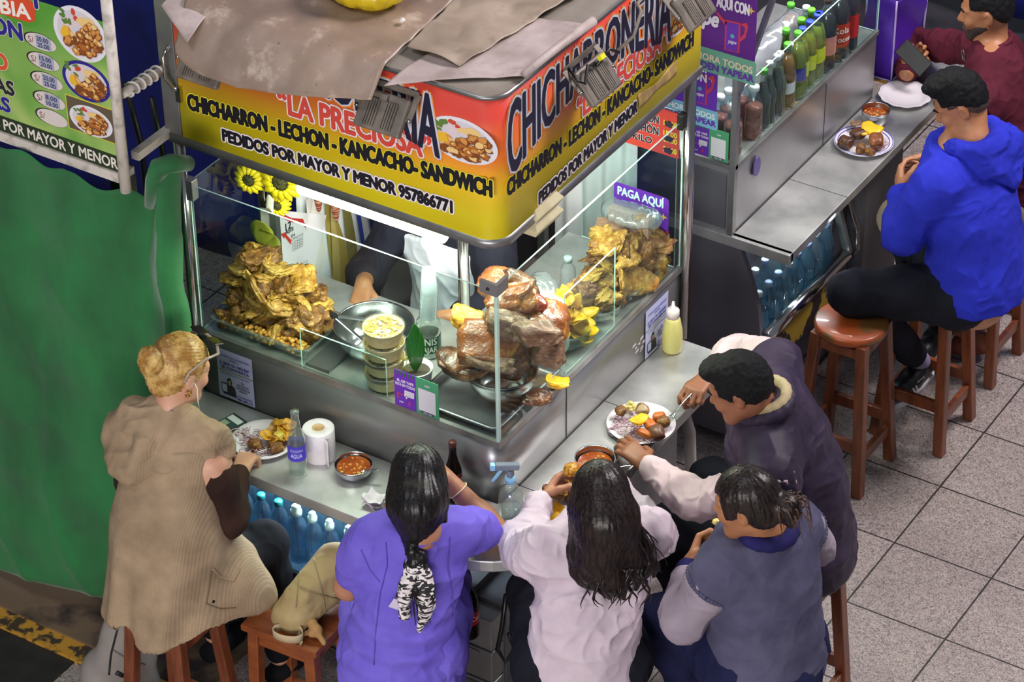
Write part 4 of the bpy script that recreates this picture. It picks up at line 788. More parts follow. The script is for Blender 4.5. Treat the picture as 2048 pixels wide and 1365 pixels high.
class Person:
    def __init__(s, label, root, skinm, h=.0055):
        s.t = thing('person', label, 'person', tuple(root)); s.sk = skinm; s.h = h; s.J = {}; s.B = Solid(h); s.hands = []
    def j(s, **k):
        for a, b in k.items(): s.J[a] = np.asarray(b, float)
        return s
    def torso(s, S, f=1., e=0., k=.06, hips=True, q=.66, w=1.):
        """trunk from pelvis to neck base into solid S; f widens, e inflates"""
        J = s.J; side = nrm(J['shR']-J['shL']); pe, ch = J['pelv'], (J['shL']+J['shR'])/2; sp = ch-pe
        a, b, c = pe, pe+sp*.42, pe+sp*.76
        if hips: S.cone(a, b, .170*f*w+e, .140*f+e, k, side, q+.04)
        S.cone(b, c, .140*f+e, .158*f+e, k, side, q); S.cone(c, ch+nrm(sp)*.0, .158*f+e, .13*f+e, k, side, q)
        S.cone(J['shL']*.92+ch*.08, J['shR']*.92+ch*.08, .058*f+e, .058*f+e, .06)
        S.cone(ch, J['neck'], .085*f+e*.6, .058+e*.3, .05)
    def arm(s, S, sd, f=1., e=0., t0=0., t1=2., k=.03):
        a, b, c = s.J['sh'+sd], s.J['el'+sd], s.J['wr'+sd]
        lerp = lambda t: a+(b-a)*t if t <= 1 else b+(c-b)*(t-1)
        rad = lambda t: np.interp(t, [0, .3, 1, 1.25, 2], [.055, .05, .041, .042, .027])*f+e
        ts = sorted(set([t0]+[x for x in (0., .3, 1., 1.25, 2.) if t0 < x < t1]+[t1])); S.chain([lerp(t) for t in ts], [rad(t) for t in ts], k)
    def leg(s, S, sd, f=1., e=0., t1=2., k=.04):
        a, b, c = s.J['hip'+sd], s.J['kn'+sd], s.J['an'+sd]
        S.cone(a, a+(b-a)*.5, .095*f+e, .078*f+e, k); S.cone(a+(b-a)*.5, b, .078*f+e, .06*f+e, k)
        S.cone(b, b+(c-b)*.3, .06*f+e, .058*f+e, k); S.cone(b+(c-b)*.3, b+(c-b)*(t1-1), .058*f+e, (.036+.022*(2-t1))*f+e, k)
    def head(s, S, c, yaw, pitch, roll=0, sc=1., ears=True):
        """head frame: f forward, u up, r right"""
        f = V3(math.cos(yaw)*math.cos(pitch), math.sin(yaw)*math.cos(pitch), -math.sin(pitch)); r = nrm(np.cross(f, (0, 0, 1))); u = np.cross(r, f)
        r, u = r*math.cos(roll)+u*math.sin(roll), u*math.cos(roll)-r*math.sin(roll); s.H = (np.asarray(c, float), r, f, u, sc); P = s.hp; A = (r, f, u); z = lambda *a: np.array(a)*sc
        S.ell(P(0, -.012, .030), z(.074, .095, .086), .02, A); S.ell(P(0, .026, -.042), z(.056, .064, .072), .035, A); S.ell(P(0, .062, -.098), z(.026, .024, .020), .03, A)
        for q in (-1, 1):
            S.cone(P(q*.05, -.005, -.05), P(q*.022, .062, -.098), .018*sc, .015*sc, .03); S.ell(P(q*.034, .066, -.030), z(.024, .020, .022), .02, A)
            S.cone(P(q*.014, .084, .020), P(q*.045, .070, .022), .011*sc, .008*sc, .014)
            S.ell(P(q*.031, .092, .002), z(.017, .016, .011), .010, A, sub=True); S.ell(P(q*.031, .071, .001), z(.0145, .0145, .0125), .004, A)
        for q in (-1, 1): S.ell(P(q*.031, .0735, .0065), z(.0158, .0150, .0098), .004, A)
        S.cone(P(0, .080, .012), P(0, .104, -.030), .0085*sc, .0125*sc, .012); S.ell(P(.011, .092, -.034), z(.009, .010, .008), .006, A); S.ell(P(-.011, .092, -.034), z(.009, .010, .008), .006, A)
        S.ell(P(0, .083, -.058), z(.023, .011, .006), .006, A); S.ell(P(0, .081, -.070), z(.019, .011, .007), .006, A)
        if ears:
            for q in (-1, 1): S.ell(P(q*.077, -.016, -.006), z(.010, .020, .032), .008, (nrm(r*q+f*-.35), nrm(f+r*q*.35), u)); S.ell(P(q*.086, -.008, -.004), z(.006, .010, .018), .004, A, sub=True)
        s.J['headc'] = s.H[0]; S.cone(s.J['neck'], P(0, -.025, -.055), .054*sc, .052*sc, .03)
    def hp(s, x, y, z): c, r, f, u, sc = s.H; return c+(r*x+f*y+u*z)*sc
    def loc(s, X, Y, Z):
        c, r, f, u, sc = s.H; d = (X-c[0], Y-c[1], Z-c[2]); return [(d[0]*a[0]+d[1]*a[1]+d[2]*a[2])/sc for a in (r, f, u)]
    def hand(s, S, wr, d, palm, lat, curl=(.5, .7, .4), sc=1., thumb=(.5, .35), spread=.05, index=None):
        """d wrist->knuckles, palm = way the palm faces, lat = thumb side"""
        d = nrm(d); palm = nrm(np.asarray(palm, float)-d*np.dot(palm, d)); l0 = np.cross(d, palm); lat = l0 if np.dot(l0, lat) > 0 else -l0; wr = np.asarray(wr, float)
        for i, (ox, L) in enumerate(((.027, .086), (.009, .090), (-.009, .086), (-.026, .078))):
            S.cone(wr+lat*ox*.55*sc, wr+d*L*sc+lat*ox*sc, .0155*sc, .0115*sc, .012)
        tips = []
        for i, (ox, L, seg) in enumerate(((.029, .086, (.042, .025, .021)), (.009, .091, (.046, .029, .023)), (-.011, .087, (.042, .027, .022)), (-.029, .078, (.033, .021, .019)))):
            p = wr+d*L*sc+lat*ox*sc; a = 0; cu = index if (i == 0 and index) else curl; fd = nrm(d+lat*spread*(1.5-i)); pts = [p]; rr = [.0098, .0092, .0083, .0068]
            for k in range(3):
                a += cu[k]*(1+.12*(i-1)); v = fd*math.cos(a)+palm*math.sin(a); p = p+v*seg[k]*sc; pts.append(p)
            S.chain(pts, [x*sc for x in rr], .004); tips.append(p)
        b = wr+d*.022*sc+lat*.024*sc+palm*.006*sc; t1 = nrm(d*.62+lat*.75+palm*thumb[0]); k1 = b+t1*.042*sc; t2 = nrm(d*.85+lat*.2+palm*thumb[1]*1.6); k2 = k1+t2*.032*sc; t3 = nrm(d*.8-lat*.15+palm*thumb[1]*2); k3 = k2+t3*.026*sc
        S.chain([b, k1, k2, k3], [.0165*sc, .0125*sc, .0105*sc, .0085*sc], .008); return (tips, k3)
    def body(s): s.bo = solid_obj('body', s.B, s.sk, s.t); return s.bo
    def wear(s, name, S, m, disp=None, parent=None, **k): return solid_obj(name, S, m, parent or s.t, disp, **k)
    def eyes(s, look=0):
        for q in (-1, 1):
            m = MB(); m.lathe([(0, -.0105), (.007, -.008), (.0105, 0), (.007, .008), (0, .0105)], s.hp(q*.031, .0735, .0005), 12); e = m.build('eye', IRIS, s.bo)
def folds(amp, sc=9, st=(1, 1, .6), seed=0, fine=.0015):
    st = np.array(st)
    def fn(V, n):
        W = V*st+.05*np.stack([vnoise(V, 6, seed+3), vnoise(V, 6, seed+4), vnoise(V, 6, seed+5)], 1)
        r = 1-np.abs(vnoise(W, sc, seed)); r2 = 1-np.abs(vnoise(W+.3, sc*1.9, seed+2))
        return amp*(1.6*(r**3-.4)+.8*(r2**4-.3))+fine*vnoise(V, 34, seed+1)
    return fn
def shell(mb_h=.006): return Solid(mb_h)
def hairflow(p, amp=.0022):
    def fn(V, n):
        l = np.stack(p.loc(V[:, 0], V[:, 1], V[:, 2]), 1); th = np.arctan2(l[:, 0], -l[:, 1]-.02); q = np.stack([np.cos(th)*3, np.sin(th)*3, l[:, 2]*2.2], 1)
        return amp*vnoise(q, 7, 4)+amp*.7*vnoise(q, 15, 9)
    return fn
def strands(mb, P0s, fn, r=.0016):
    for p in P0s: mb.tube(fn(p), r, 5)

# ---------------------------------------------------------------- blonde woman, left end of the counter
def blonde():
    p = Person('fair haired woman in hooded beige knit vest seated at left end of the counter', (-.86, -.70, 0), SK_FAIR)
    p.j(pelv=(-.86, -.71, .80), shL=(-1.065, -.62, 1.26), shR=(-.735, -.565, 1.25), neck=(-.905, -.555, 1.36), elL=(-1.11, -.56, 1.02), wrL=(-1.0, -.35, 1.04), elR=PZ(462, 1045, 1.03), wrR=(-.80, -.36, 1.05), hipL=(-.96, -.70, .80), hipR=(-.76, -.69, .80), knL=(-.98, -.27, .80), knR=PZ(530, 1085, .80), anL=(-.94, -.40, .30), anR=(-.66, -.40, .33))
    B = p.B; p.torso(B); [p.arm(B, s) for s in 'LR']; [p.leg(B, s) for s in 'LR']
    p.head(B, PZ(362, 738, 1.52), math.radians(72), .32)
    p.hand(B, p.J['wrL'], (.5, .6, .05), (0, .3, -1), (1, 0, 0)); p.hand(B, p.J['wrR'], (-.3, .8, 0), (0, .3, -1), (-1, 0, 0)); p.body()
    S = shell(); [p.arm(S, s, 1.02, .006, (.13 if s == 'R' else .1), 1.95) for s in 'LR']; p.wear('sleeved_top', S, C_BROWN, folds(.003, 14))
    S = shell(); [p.leg(S, s, 1.04, .008, 1.95) for s in 'LR']; p.wear('trousers', S, C_BLACK, folds(.004))
    for s_ in 'LR': a = p.J['an'+s_]; m = MB(); m.tube([a+V3(0, -.05, -.06), a+V3(0, .03, -.07), a+V3(0, .12, -.085), a+V3(0, .17, -.09)], [.036, .042, .04, .024], 12); m.build('shoe', MATS['black_trousers'], p.t)
    # vest: wide knit shell flaring over the stool seat
    S = shell(.007); X = nrm(p.J['shR']-p.J['shL']); ch = (p.J['shL']+p.J['shR'])/2
    S.cone(ch+V3(.01, -.005, .0), (-.87, -.665, 1.0), .165, .19, .05, X, .68); S.cone((-.87, -.675, 1.0), (-.86, -.715, .60), .185, .245, .05, X, .86)
    S.cone(p.J['shL'], ch, .062, .07, .05); S.cone(ch, p.J['shR']-X*.06, .07, .06, .05); S.cone((-.76, -.62, .95), (-.71, -.57, .76), .09, .125, .06); S.cone((-.71, -.57, .80), (-.70, -.54, .70), .125, .12, .05)
    S.cut(lambda x, y, z: .685+.02*np.sin(x*19+1)+.012*np.sin(x*41+y*20)-.05*np.clip((-x-.95)*5, 0, 1)*0-z+0*x*y)
    S.cut(lambda x, y, z: (z-1.325)+0*x*y)
    def vf(V, n): 
        lowr = np.clip((1.15-V[:, 2])/.45, 0, 1); return .015*lowr*np.sin(V[:, 0]*30+np.sin(V[:, 2]*5)*1.2)+.007*lowr*np.sin(V[:, 0]*67+2)+.004*vnoise(V*np.array([1, 1, .4]), 12, 2)
    vest = p.wear('knit_vest', S, C_VEST, vf)
    seam('pocket_edge', vest, [(424, 1138), (442, 1156), (466, 1162), (478, 1140)], C_VEST, .005); seam('pocket_edge', vest, [(424, 1138), (418, 1180), (412, 1208), (440, 1218), (472, 1216)], cloth('pocket_stitch', '#6e5c48'), .0022)
    S = shell(.006); h = lambda u, v, z: PZ(u, v, z)
    top = [h(236, 850, 1.31), h(268, 822, 1.37), h(320, 812, 1.40), h(378, 838, 1.40), h(428, 868, 1.36), h(455, 892, 1.31)]
    low = [h(232, 880, 1.27), h(246, 925, 1.235), h(268, 945, 1.225), h(330, 935, 1.25), h(395, 918, 1.27), h(448, 902, 1.28)]
    S.chain(top, [.035, .036, .032, .032, .034, .026], .04); S.chain(low, [.04, .04, .032, .034, .034, .026], .05)
    for a, b in zip(top[:5], low[:5]): S.cone(a*.8+b*.2, b*.85+a*.15, .034, .034, .05)
    S.ell(h(325, 880, 1.31), (.12, .055, .075), .05); S.ell(h(300, 850, 1.36), (.07, .05, .05), .04); S.ell(h(385, 870, 1.34), (.07, .05, .05), .04)
    S.chain([h(300, 845, 1.385), h(290, 890, 1.33), h(268, 940, 1.245)], [.032, .036, .03], .015); S.chain([h(400, 872, 1.36), h(340, 905, 1.30), h(275, 940, 1.24)], [.03, .038, .03], .015)
    p.wear('hood', S, C_VEST, folds(.006, 10, (1, 1, 1), 3), parent=vest)
    # hair with knot
    S = shell(.005); P = p.hp; A = p.H[1:4]
    S.ell(P(0, -.018, .034), (.083, .104, .092), .02, A); S.ell(P(0, -.055, -.02), (.068, .055, .06), .03, A); k = P(-.0, -.125, .045)
    for i in range(9): a = i*.75; S.ell(k+(A[0]*math.cos(a)+A[2]*math.sin(a))*.026+A[1]*(-.008), (.024, .022, .024), .008)
    S.ell(k, (.035, .03, .035), .01); S.cone(P(-.01, -.12, .01), P(.0, -.085, -.07), .022, .014, .02); S.cone(P(.03, -.1, .0), P(.022, -.08, -.065), .016, .01, .02)
    def facecut(x, y, z): l = p.loc(x, y, z); return np.minimum(l[1]-.038, .06-l[2]-l[1]*.2)
    S.cut(facecut)
    def bh(V, n): r = V-k; rad = np.linalg.norm(r, axis=1); ang = np.arctan2(r@A[2], r@A[0]); return .0028*np.sin(ang*46+rad*60)+.0016*np.sin(ang*91)+.0015*vnoise(V, 60, 3)
    p.wear('hair', S, H_BLOND, bh)
    # sunglasses pushed up, earring, lanyard and earphone lead
    m = MB(); g = lambda x, y, z: P(x, y, z)
    for q in (-1, 1): m.tube([g(q*.078, .075, .085), g(q*.086, .02, .075), g(q*.090, -.04, .035), g(q*.088, -.05, .0)], .0042, 8)
    m.tube([g(-.078, .075, .085), g(-.04, .09, .105), g(0, .085, .11), g(.04, .09, .105), g(.078, .075, .085)], .0045, 8); sg = m.build('sunglasses', mat('taupe_frame', '#a08f80', .3), p.t)
    for q in (-1, 1): m = MB(); m.obox(g(q*.042, .078, .112), (A[0], nrm(A[1]*.5+A[2]), A[1]), (.027, .003, .019)); m.build('lens', mat('dark_lens', '#1d1a1a', .08) if 'dark_lens' not in MATS else MATS['dark_lens'], sg, bevel=.002)
    m = MB(); c = g(.078, -.014, -.05); m.tube([c+(A[1]*math.cos(a)+A[2]*math.sin(a))*.011 for a in np.linspace(0, 6.28, 14)[:-1]], .0022, 6, closed=True); m.build('earring', mat('gold', '#c9a03c', .25, 1), p.t)
    m = MB(); m.tube([g(.082, .0, -.012), g(.085, .012, -.03), g(.08, .03, -.08), g(.085, .05, -.14), g(.08, .08, -.2)], .0018, 6); m.build('earphone_lead', P_('#d8d3cd'), p.t)
    m = MB(); pts = [h(300, 822, 1.385), h(325, 826, 1.395), h(352, 836, 1.40), h(372, 848, 1.385)]
    m.grid(lambda u, v: np.array([np.interp(u*3, range(4), [q[i] for q in pts]) for i in range(3)])+np.array([0, -.004, .016*v+.012]), 12, 3, th=.0015); m.build('lanyard', mat('navy_ribbon', '#24357c', .6), p.t)
blonde()

# ---------------------------------------------------------------- woman in violet scrubs with a braid
def violet():
    p = Person('person with scarf-tied braid in violet short-sleeved scrubs leaning over the counter', (-.01, -.57, 0), SK_MID)
    p.j(pelv=(.0, -.60, .80), shL=PZ(738, 1085, 1.20), shR=PZ(920, 1062, 1.21), neck=PZ(842, 1062, 1.29), elR=PZ(988, 1062, 1.03), wrR=PZ(892, 955, 1.20), elL=PZ(696, 1174, 1.0), wrL=PZ(768, 1042, 1.13), hipL=(-.09, -.63, .8), hipR=(.09, -.54, .8), knL=(-.30, -.33, .80), knR=(-.09, -.20, .80), anL=(-.22, -.38, .3), anR=(-.03, -.30, .3))
    B = p.B; p.torso(B, .84); [p.arm(B, s) for s in 'LR']; [p.leg(B, s) for s in 'LR']
    p.head(B, PZ(836, 968, 1.40), math.radians(122), .62)
    p.hand(B, p.J['wrR'], PZ(852, 905, 1.28)-p.J['wrR'], (-.7, -.2, .2), (-.3, -.6, 0), (.5, .7, .4)); p.hand(B, p.J['wrL'], PZ(790, 985, 1.20)-p.J['wrL'], (.6, .5, .2), (.3, -.6, .3), (.5, .7, .4)); p.body()
    S = shell(); p.torso(S, .92, .014, w=1.12); [p.arm(S, s, 1.16, .012, 0, .62) for s in 'LR']
    X = nrm(p.J['shR']-p.J['shL']); S.cone((.0, -.59, .98), (.005, -.61, .74), .135, .20, .05, X, .82); S.cut(lambda x, y, z: .70-z+.01*np.sin(x*20)+0*y)
    S.cut(lambda x, y, z: (x-p.J['neck'][0])*0+(z-p.J['neck'][2]-.0)-.0+0*y)
    def sf(V, n): 
        w = np.exp(-((V[:, 2]-.90)/.10)**2); return .005*w*np.sin(V[:, 2]*95+V[:, 0]*14+np.sin(V[:, 1]*11)*2)+folds(.005, 9, (1, 1, 1), 5)(V, n)
    top = p.wear('scrub_top', S, C_SCRUB, sf)
    n = nrm(np.cross((0, 0, 1), X)); back = -n if n[1] > 0 else n
    SEAMC = cloth('violet_seam', '#5b4fb0')
    seam('back_seam', top, [(772, 1085), (775, 1130), (760, 1190), (752, 1260), (748, 1330)], SEAMC); seam('back_seam', top, [(900, 1075), (895, 1130), (905, 1190), (908, 1260), (905, 1330)], SEAMC); seam('hem_seam', top, [(722, 1100), (740, 1140), (760, 1165)], SEAMC, .0018)
    S = shell(); [p.leg(S, s, 1.08, .012, 1.95) for s in 'LR']; p.wear('scrub_trousers', S, C_SCRUB, folds(.005))
    for s_ in 'LR': a = p.J['an'+s_]; m = MB(); m.tube([a+V3(.02, -.05, -.06), a+V3(-.02, .03, -.07), a+V3(-.07, .11, -.085), a+V3(-.09, .15, -.09)], [.036, .042, .04, .024], 12); m.build('shoe', P_('#c9c4c6'), p.t)
    # hair, braid
    S = shell(.005); P = p.hp; A = p.H[1:4]
    S.ell(P(0, -.015, .030), (.086, .108, .098), .02, A); S.ell(P(.0, -.03, -.035), (.088, .085, .085), .04, A); S.cone(P(.055, .02, -.0), P(.07, .03, -.13), .032, .022, .03); S.cone(P(-.055, .02, 0), P(-.068, .03, -.12), .032, .02, .03)
    b0 = P(.0, -.105, -.06); tgt = [PZ(828, 1085, 1.26), PZ(834, 1120, 1.20), PZ(836, 1160, 1.14)]
    S.cone(b0, tgt[0]-V3(0, 0, 0), .084, .036, .04); S.ell(P(0, -.055, -.06), (.092, .07, .085), .04, A)
    pts = [tgt[0], tgt[1], tgt[2]]; path = [np.array([np.interp(t, [0, .5, 1], [q[i] for q in pts]) for i in range(3)])+back*.045 for t in np.linspace(0, 1, 7)]
    for i, c in enumerate(path): S.ell(c+X*.012*(1 if i % 2 else -1), (.024, .022, .026), .006)
    def facecut(x, y, z): l = p.loc(x, y, z); return np.minimum(l[1]-.045, .05-l[2])+0*x
    S.cut(facecut)
    hr = p.wear('hair', S, H_BLACK, hairflow(p)); m = MB(); rg = random.Random(2)
    for k in range(10): a = path[-1]+X*rg.uniform(-.02, .02); m.tube([a, a+V3(rg.uniform(-.01, .02), -.01, -.06), a+V3(rg.uniform(-.0, .04), -.015, -.13)], [.004, .003, .001], 5)
    for k in range(4): a = P(.06, .03, -.1)+X*k*.004; m.tube([a, a+V3(.02, -.02, -.06), a+V3(.03, -.05, -.12)], [.002, .0015, .0008], 5)
    m.build('loose_strands', H_BLACK, hr)
    zebra = mat('zebra_scarf', '#d8cfd0', .7, 0, hx2='#1b191c', vs=3, lo=.5, hi=.52, stretch=(8, 6, 20), dist=2, detail=1)
    S = shell(.004); h = lambda u, v, z: PZ(u, v, z)+back*.03
    k = h(832, 1112, 1.215); S.ell(k, (.03, .028, .026), .01); S.ell(h(822, 1130, 1.19), (.03, .022, .04), .015); S.ell(h(846, 1138, 1.18), (.026, .022, .04), .015)
    S.chain([k, h(812, 1160, 1.15), h(803, 1215, 1.06)], [.018, .024, .012], .015); S.chain([h(825, 1140, 1.18), h(806, 1180, 1.11), h(808, 1220, 1.05)], [.018, .02, .014], .015)
    S.chain([k, h(848, 1165, 1.14), h(852, 1200, 1.08), h(838, 1248, 1.0)], [.018, .026, .022, .010], .015); S.chain([h(850, 1180, 1.12), h(848, 1225, 1.04)], [.02, .012], .015)
    sc_ = p.wear('hair_scarf', S, zebra, folds(.003, 26)); m = MB(); a = h(790, 1195, 1.09); m.obox(a+back*.005, (X*.8+V3(0, 0, -.5), V3(0, 0, 1)+X*.6, back), (.018, .018, .0008)); m.build('care_tag', P_('#c9bed6'), sc_)
    m = MB(); c = p.J['wrR']*.75+p.J['elR']*.25; d = nrm(p.J['wrR']-p.J['elR']); x = nrm(np.cross(d, (0, 0, 1))); y = np.cross(d, x); m.tube([c+(x*math.cos(a)+y*math.sin(a))*.036 for a in np.linspace(0, 6.28, 20)[:-1]], .0022, 6, closed=True); m.build('thin_bracelet', P_('#d6c2a0'), p.t)
    m = MB(); c = p.J['wrL']*.92+p.J['elL']*.08; d = nrm(p.J['wrL']-p.J['elL']); x = nrm(np.cross(d, (0, 0, 1))); y = np.cross(d, x)
    for k in range(16): a = k*6.283/16; m.lathe([(0, -.006), (.005, -.003), (.006, 0), (.005, .003), (0, .006)], c+(x*math.cos(a)+y*math.sin(a))*.033, 8)
    m.build('bead_bracelet', mat('brown_beads', '#5a3a22', .3), p.t)
    m = MB(); a = PZ(724, 1213, .90); m.obox(a, (V3(.3, .3, 1), X, back), (.03, .012, .006)); m.build('phone_in_pocket', P_('#3a2a22', .3), p.t)
violet()

# ---------------------------------------------------------------- woman in pale sweatshirt, long dark hair
def white():
    p = Person('person with long dark hair in pale sweatshirt seated at the counter corner', (.52, -.32, 0), SK_MID)
    p.j(pelv=(.53, -.34, .80), shL=PZ(1085, 1105, 1.21), shR=PZ(1300, 1062, 1.21), neck=PZ(1205, 1075, 1.30), elL=PZ(1040, 1100, 1.05), wrL=PZ(1086, 1002, 1.09), elR=PZ(1308, 1075, 1.06), wrR=PZ(1215, 965, 1.12), hipL=(.44, -.40, .8), hipR=(.60, -.26, .8), knL=(.20, -.13, .8), knR=(.37, .05, .8), anL=(.28, -.20, .3), anR=(.42, -.05, .3))
    B = p.B; p.torso(B, .88); [p.arm(B, s) for s in 'LR']; [p.leg(B, s) for s in 'LR']
    p.head(B, PZ(1202, 1000, 1.44), math.radians(132), .45)
    p.hand(B, p.J['wrL'], PZ(1118, 950, 1.13)-p.J['wrL'], (.5, -.2, -.3), (.2, -.8, .3), (.5, .8, .5), thumb=(.7, .5)); p.hand(B, p.J['wrR'], PZ(1172, 938, 1.15)-p.J['wrR'], (-.3, .0, -.6), (-.3, -.6, .2), (.5, .8, .5), thumb=(.7, .5)); p.body()
    S = shell(); X = nrm(p.J['shR']-p.J['shL']); p.torso(S, .98, .020, w=1.05); [p.arm(S, s, 1.14, .015, 0, 1.85) for s in 'LR']
    for s_ in 'LR': a = p.J['el'+s_]; S.ell(a*.75+p.J['wr'+s_]*.25, (.064, .064, .06), .04); S.ell(a*.55+p.J['sh'+s_]*.45, (.068, .068, .066), .04)
    S.cone((.53, -.33, .98), (.53, -.35, .70), .16, .185, .05, X, .82); S.cut(lambda x, y, z: .68-z+0*x*y); S.cut(lambda x, y, z: z-p.J['neck'][2]-.012+0*x*y)
    p.wear('sweatshirt', S, C_WHITE, lambda V, n: folds(.010, 11, (1, 1, 1), 7)(V, n)*np.clip((V[:, 2]-.85)*6, .3, 1))
    S = shell(); [p.leg(S, s, 1.05, .01, 1.95) for s in 'LR']; S.cone(p.J['hipL'], p.J['hipR'], .12, .12, .05); p.wear('trousers', S, C_INK, folds(.004))
    for s_ in 'LR': a = p.J['an'+s_]; m = MB(); m.tube([a+V3(.03, -.04, -.06), a+V3(-.02, .02, -.07), a+V3(-.09, .09, -.085), a+V3(-.12, .12, -.09)], [.036, .042, .04, .024], 12); m.build('shoe', MATS['black_plastic'], p.t)
    S = shell(.005); P = p.hp; A = p.H[1:4]; n = nrm(np.cross((0, 0, 1), X)); back = -n if n[1] > 0 else n
    S.ell(P(0, -.012, .032), (.088, .108, .098), .02, A); S.ell(P(0, -.03, -.04), (.092, .085, .09), .04, A)
    g = lambda u, v, z: PZ(u, v, z)+back*.05
    S.cone(P(0, -.07, -.05), g(1190, 1090, 1.27), .084, .078, .05); S.cone(g(1190, 1090, 1.27), g(1195, 1125, 1.21), .075, .055, .04)
    for pts, rr in (([P(.06, -.05, -.04), g(1245, 1085, 1.28), g(1272, 1120, 1.22), g(1262, 1158, 1.15)], [.05, .042, .030, .008]), ([g(1225, 1085, 1.28), g(1222, 1135, 1.20), g(1238, 1180, 1.12)], [.05, .042, .007]), ([g(1175, 1095, 1.26), g(1168, 1135, 1.20), g(1192, 1165, 1.14)], [.05, .036, .007]), ([g(1150, 1080, 1.28), g(1150, 1120, 1.22), g(1170, 1150, 1.17)], [.035, .026, .006]), ([g(1200, 1110, 1.24), g(1205, 1150, 1.17), g(1210, 1182, 1.11)], [.045, .03, .006]), ([P(.075, -.02, -.03), g(1282, 1080, 1.27), g(1300, 1115, 1.20), g(1292, 1150, 1.14)], [.02, .016, .012, .004])): S.chain(pts, rr, .02)
    S.cone(P(-.06, .01, -.02), g(1145, 1080, 1.27), .04, .026, .04)
    def facecut(x, y, z): l = p.loc(x, y, z); return np.minimum(l[1]-.05, .05-l[2])+0*x
    S.cut(facecut); hr = p.wear('hair', S, H_DARK, lambda V, n: hairflow(p)(V, n)+.004*vnoise(V*np.array([1, 1, .3]), 26, 8)*np.clip((1.42-V[:, 2])*12, 0, 1))
    m = MB(); rg = random.Random(5)
    for k in range(26):
        u0 = rg.uniform(1160, 1275); a = g(u0, rg.uniform(1085, 1110), 1.26)+back*.03; e = g(u0+rg.uniform(-10, 30), rg.uniform(1150, 1195), 1.13)+back*.01; w = rg.uniform(-.03, .03)
        ph = rg.uniform(0, 6); m.tube([a*(1-q)+e*q+X*(.014*math.sin(q*7+ph)+w*.5*math.sin(q*3.1))+back*(.012*math.sin(q*3.1)) for q in np.linspace(0, 1, 9)], [.005, .0055, .005, .0045, .004, .0035, .003, .002, .0008], 5)
    for k in range(8): a = P(.075, -.02, -.03); e = g(rg.uniform(1280, 1325), rg.uniform(1075, 1150), 1.2); ph = rg.uniform(0, 6); m.tube([a*(1-q)+e*q+X*(.012*math.sin(q*6+ph))+back*.02*math.sin(q*3.1) for q in np.linspace(0, 1, 8)], [.004, .004, .0035, .003, .0025, .002, .0014, .0006], 5)
    m.build('loose_strands', H_DARK, hr)
white()

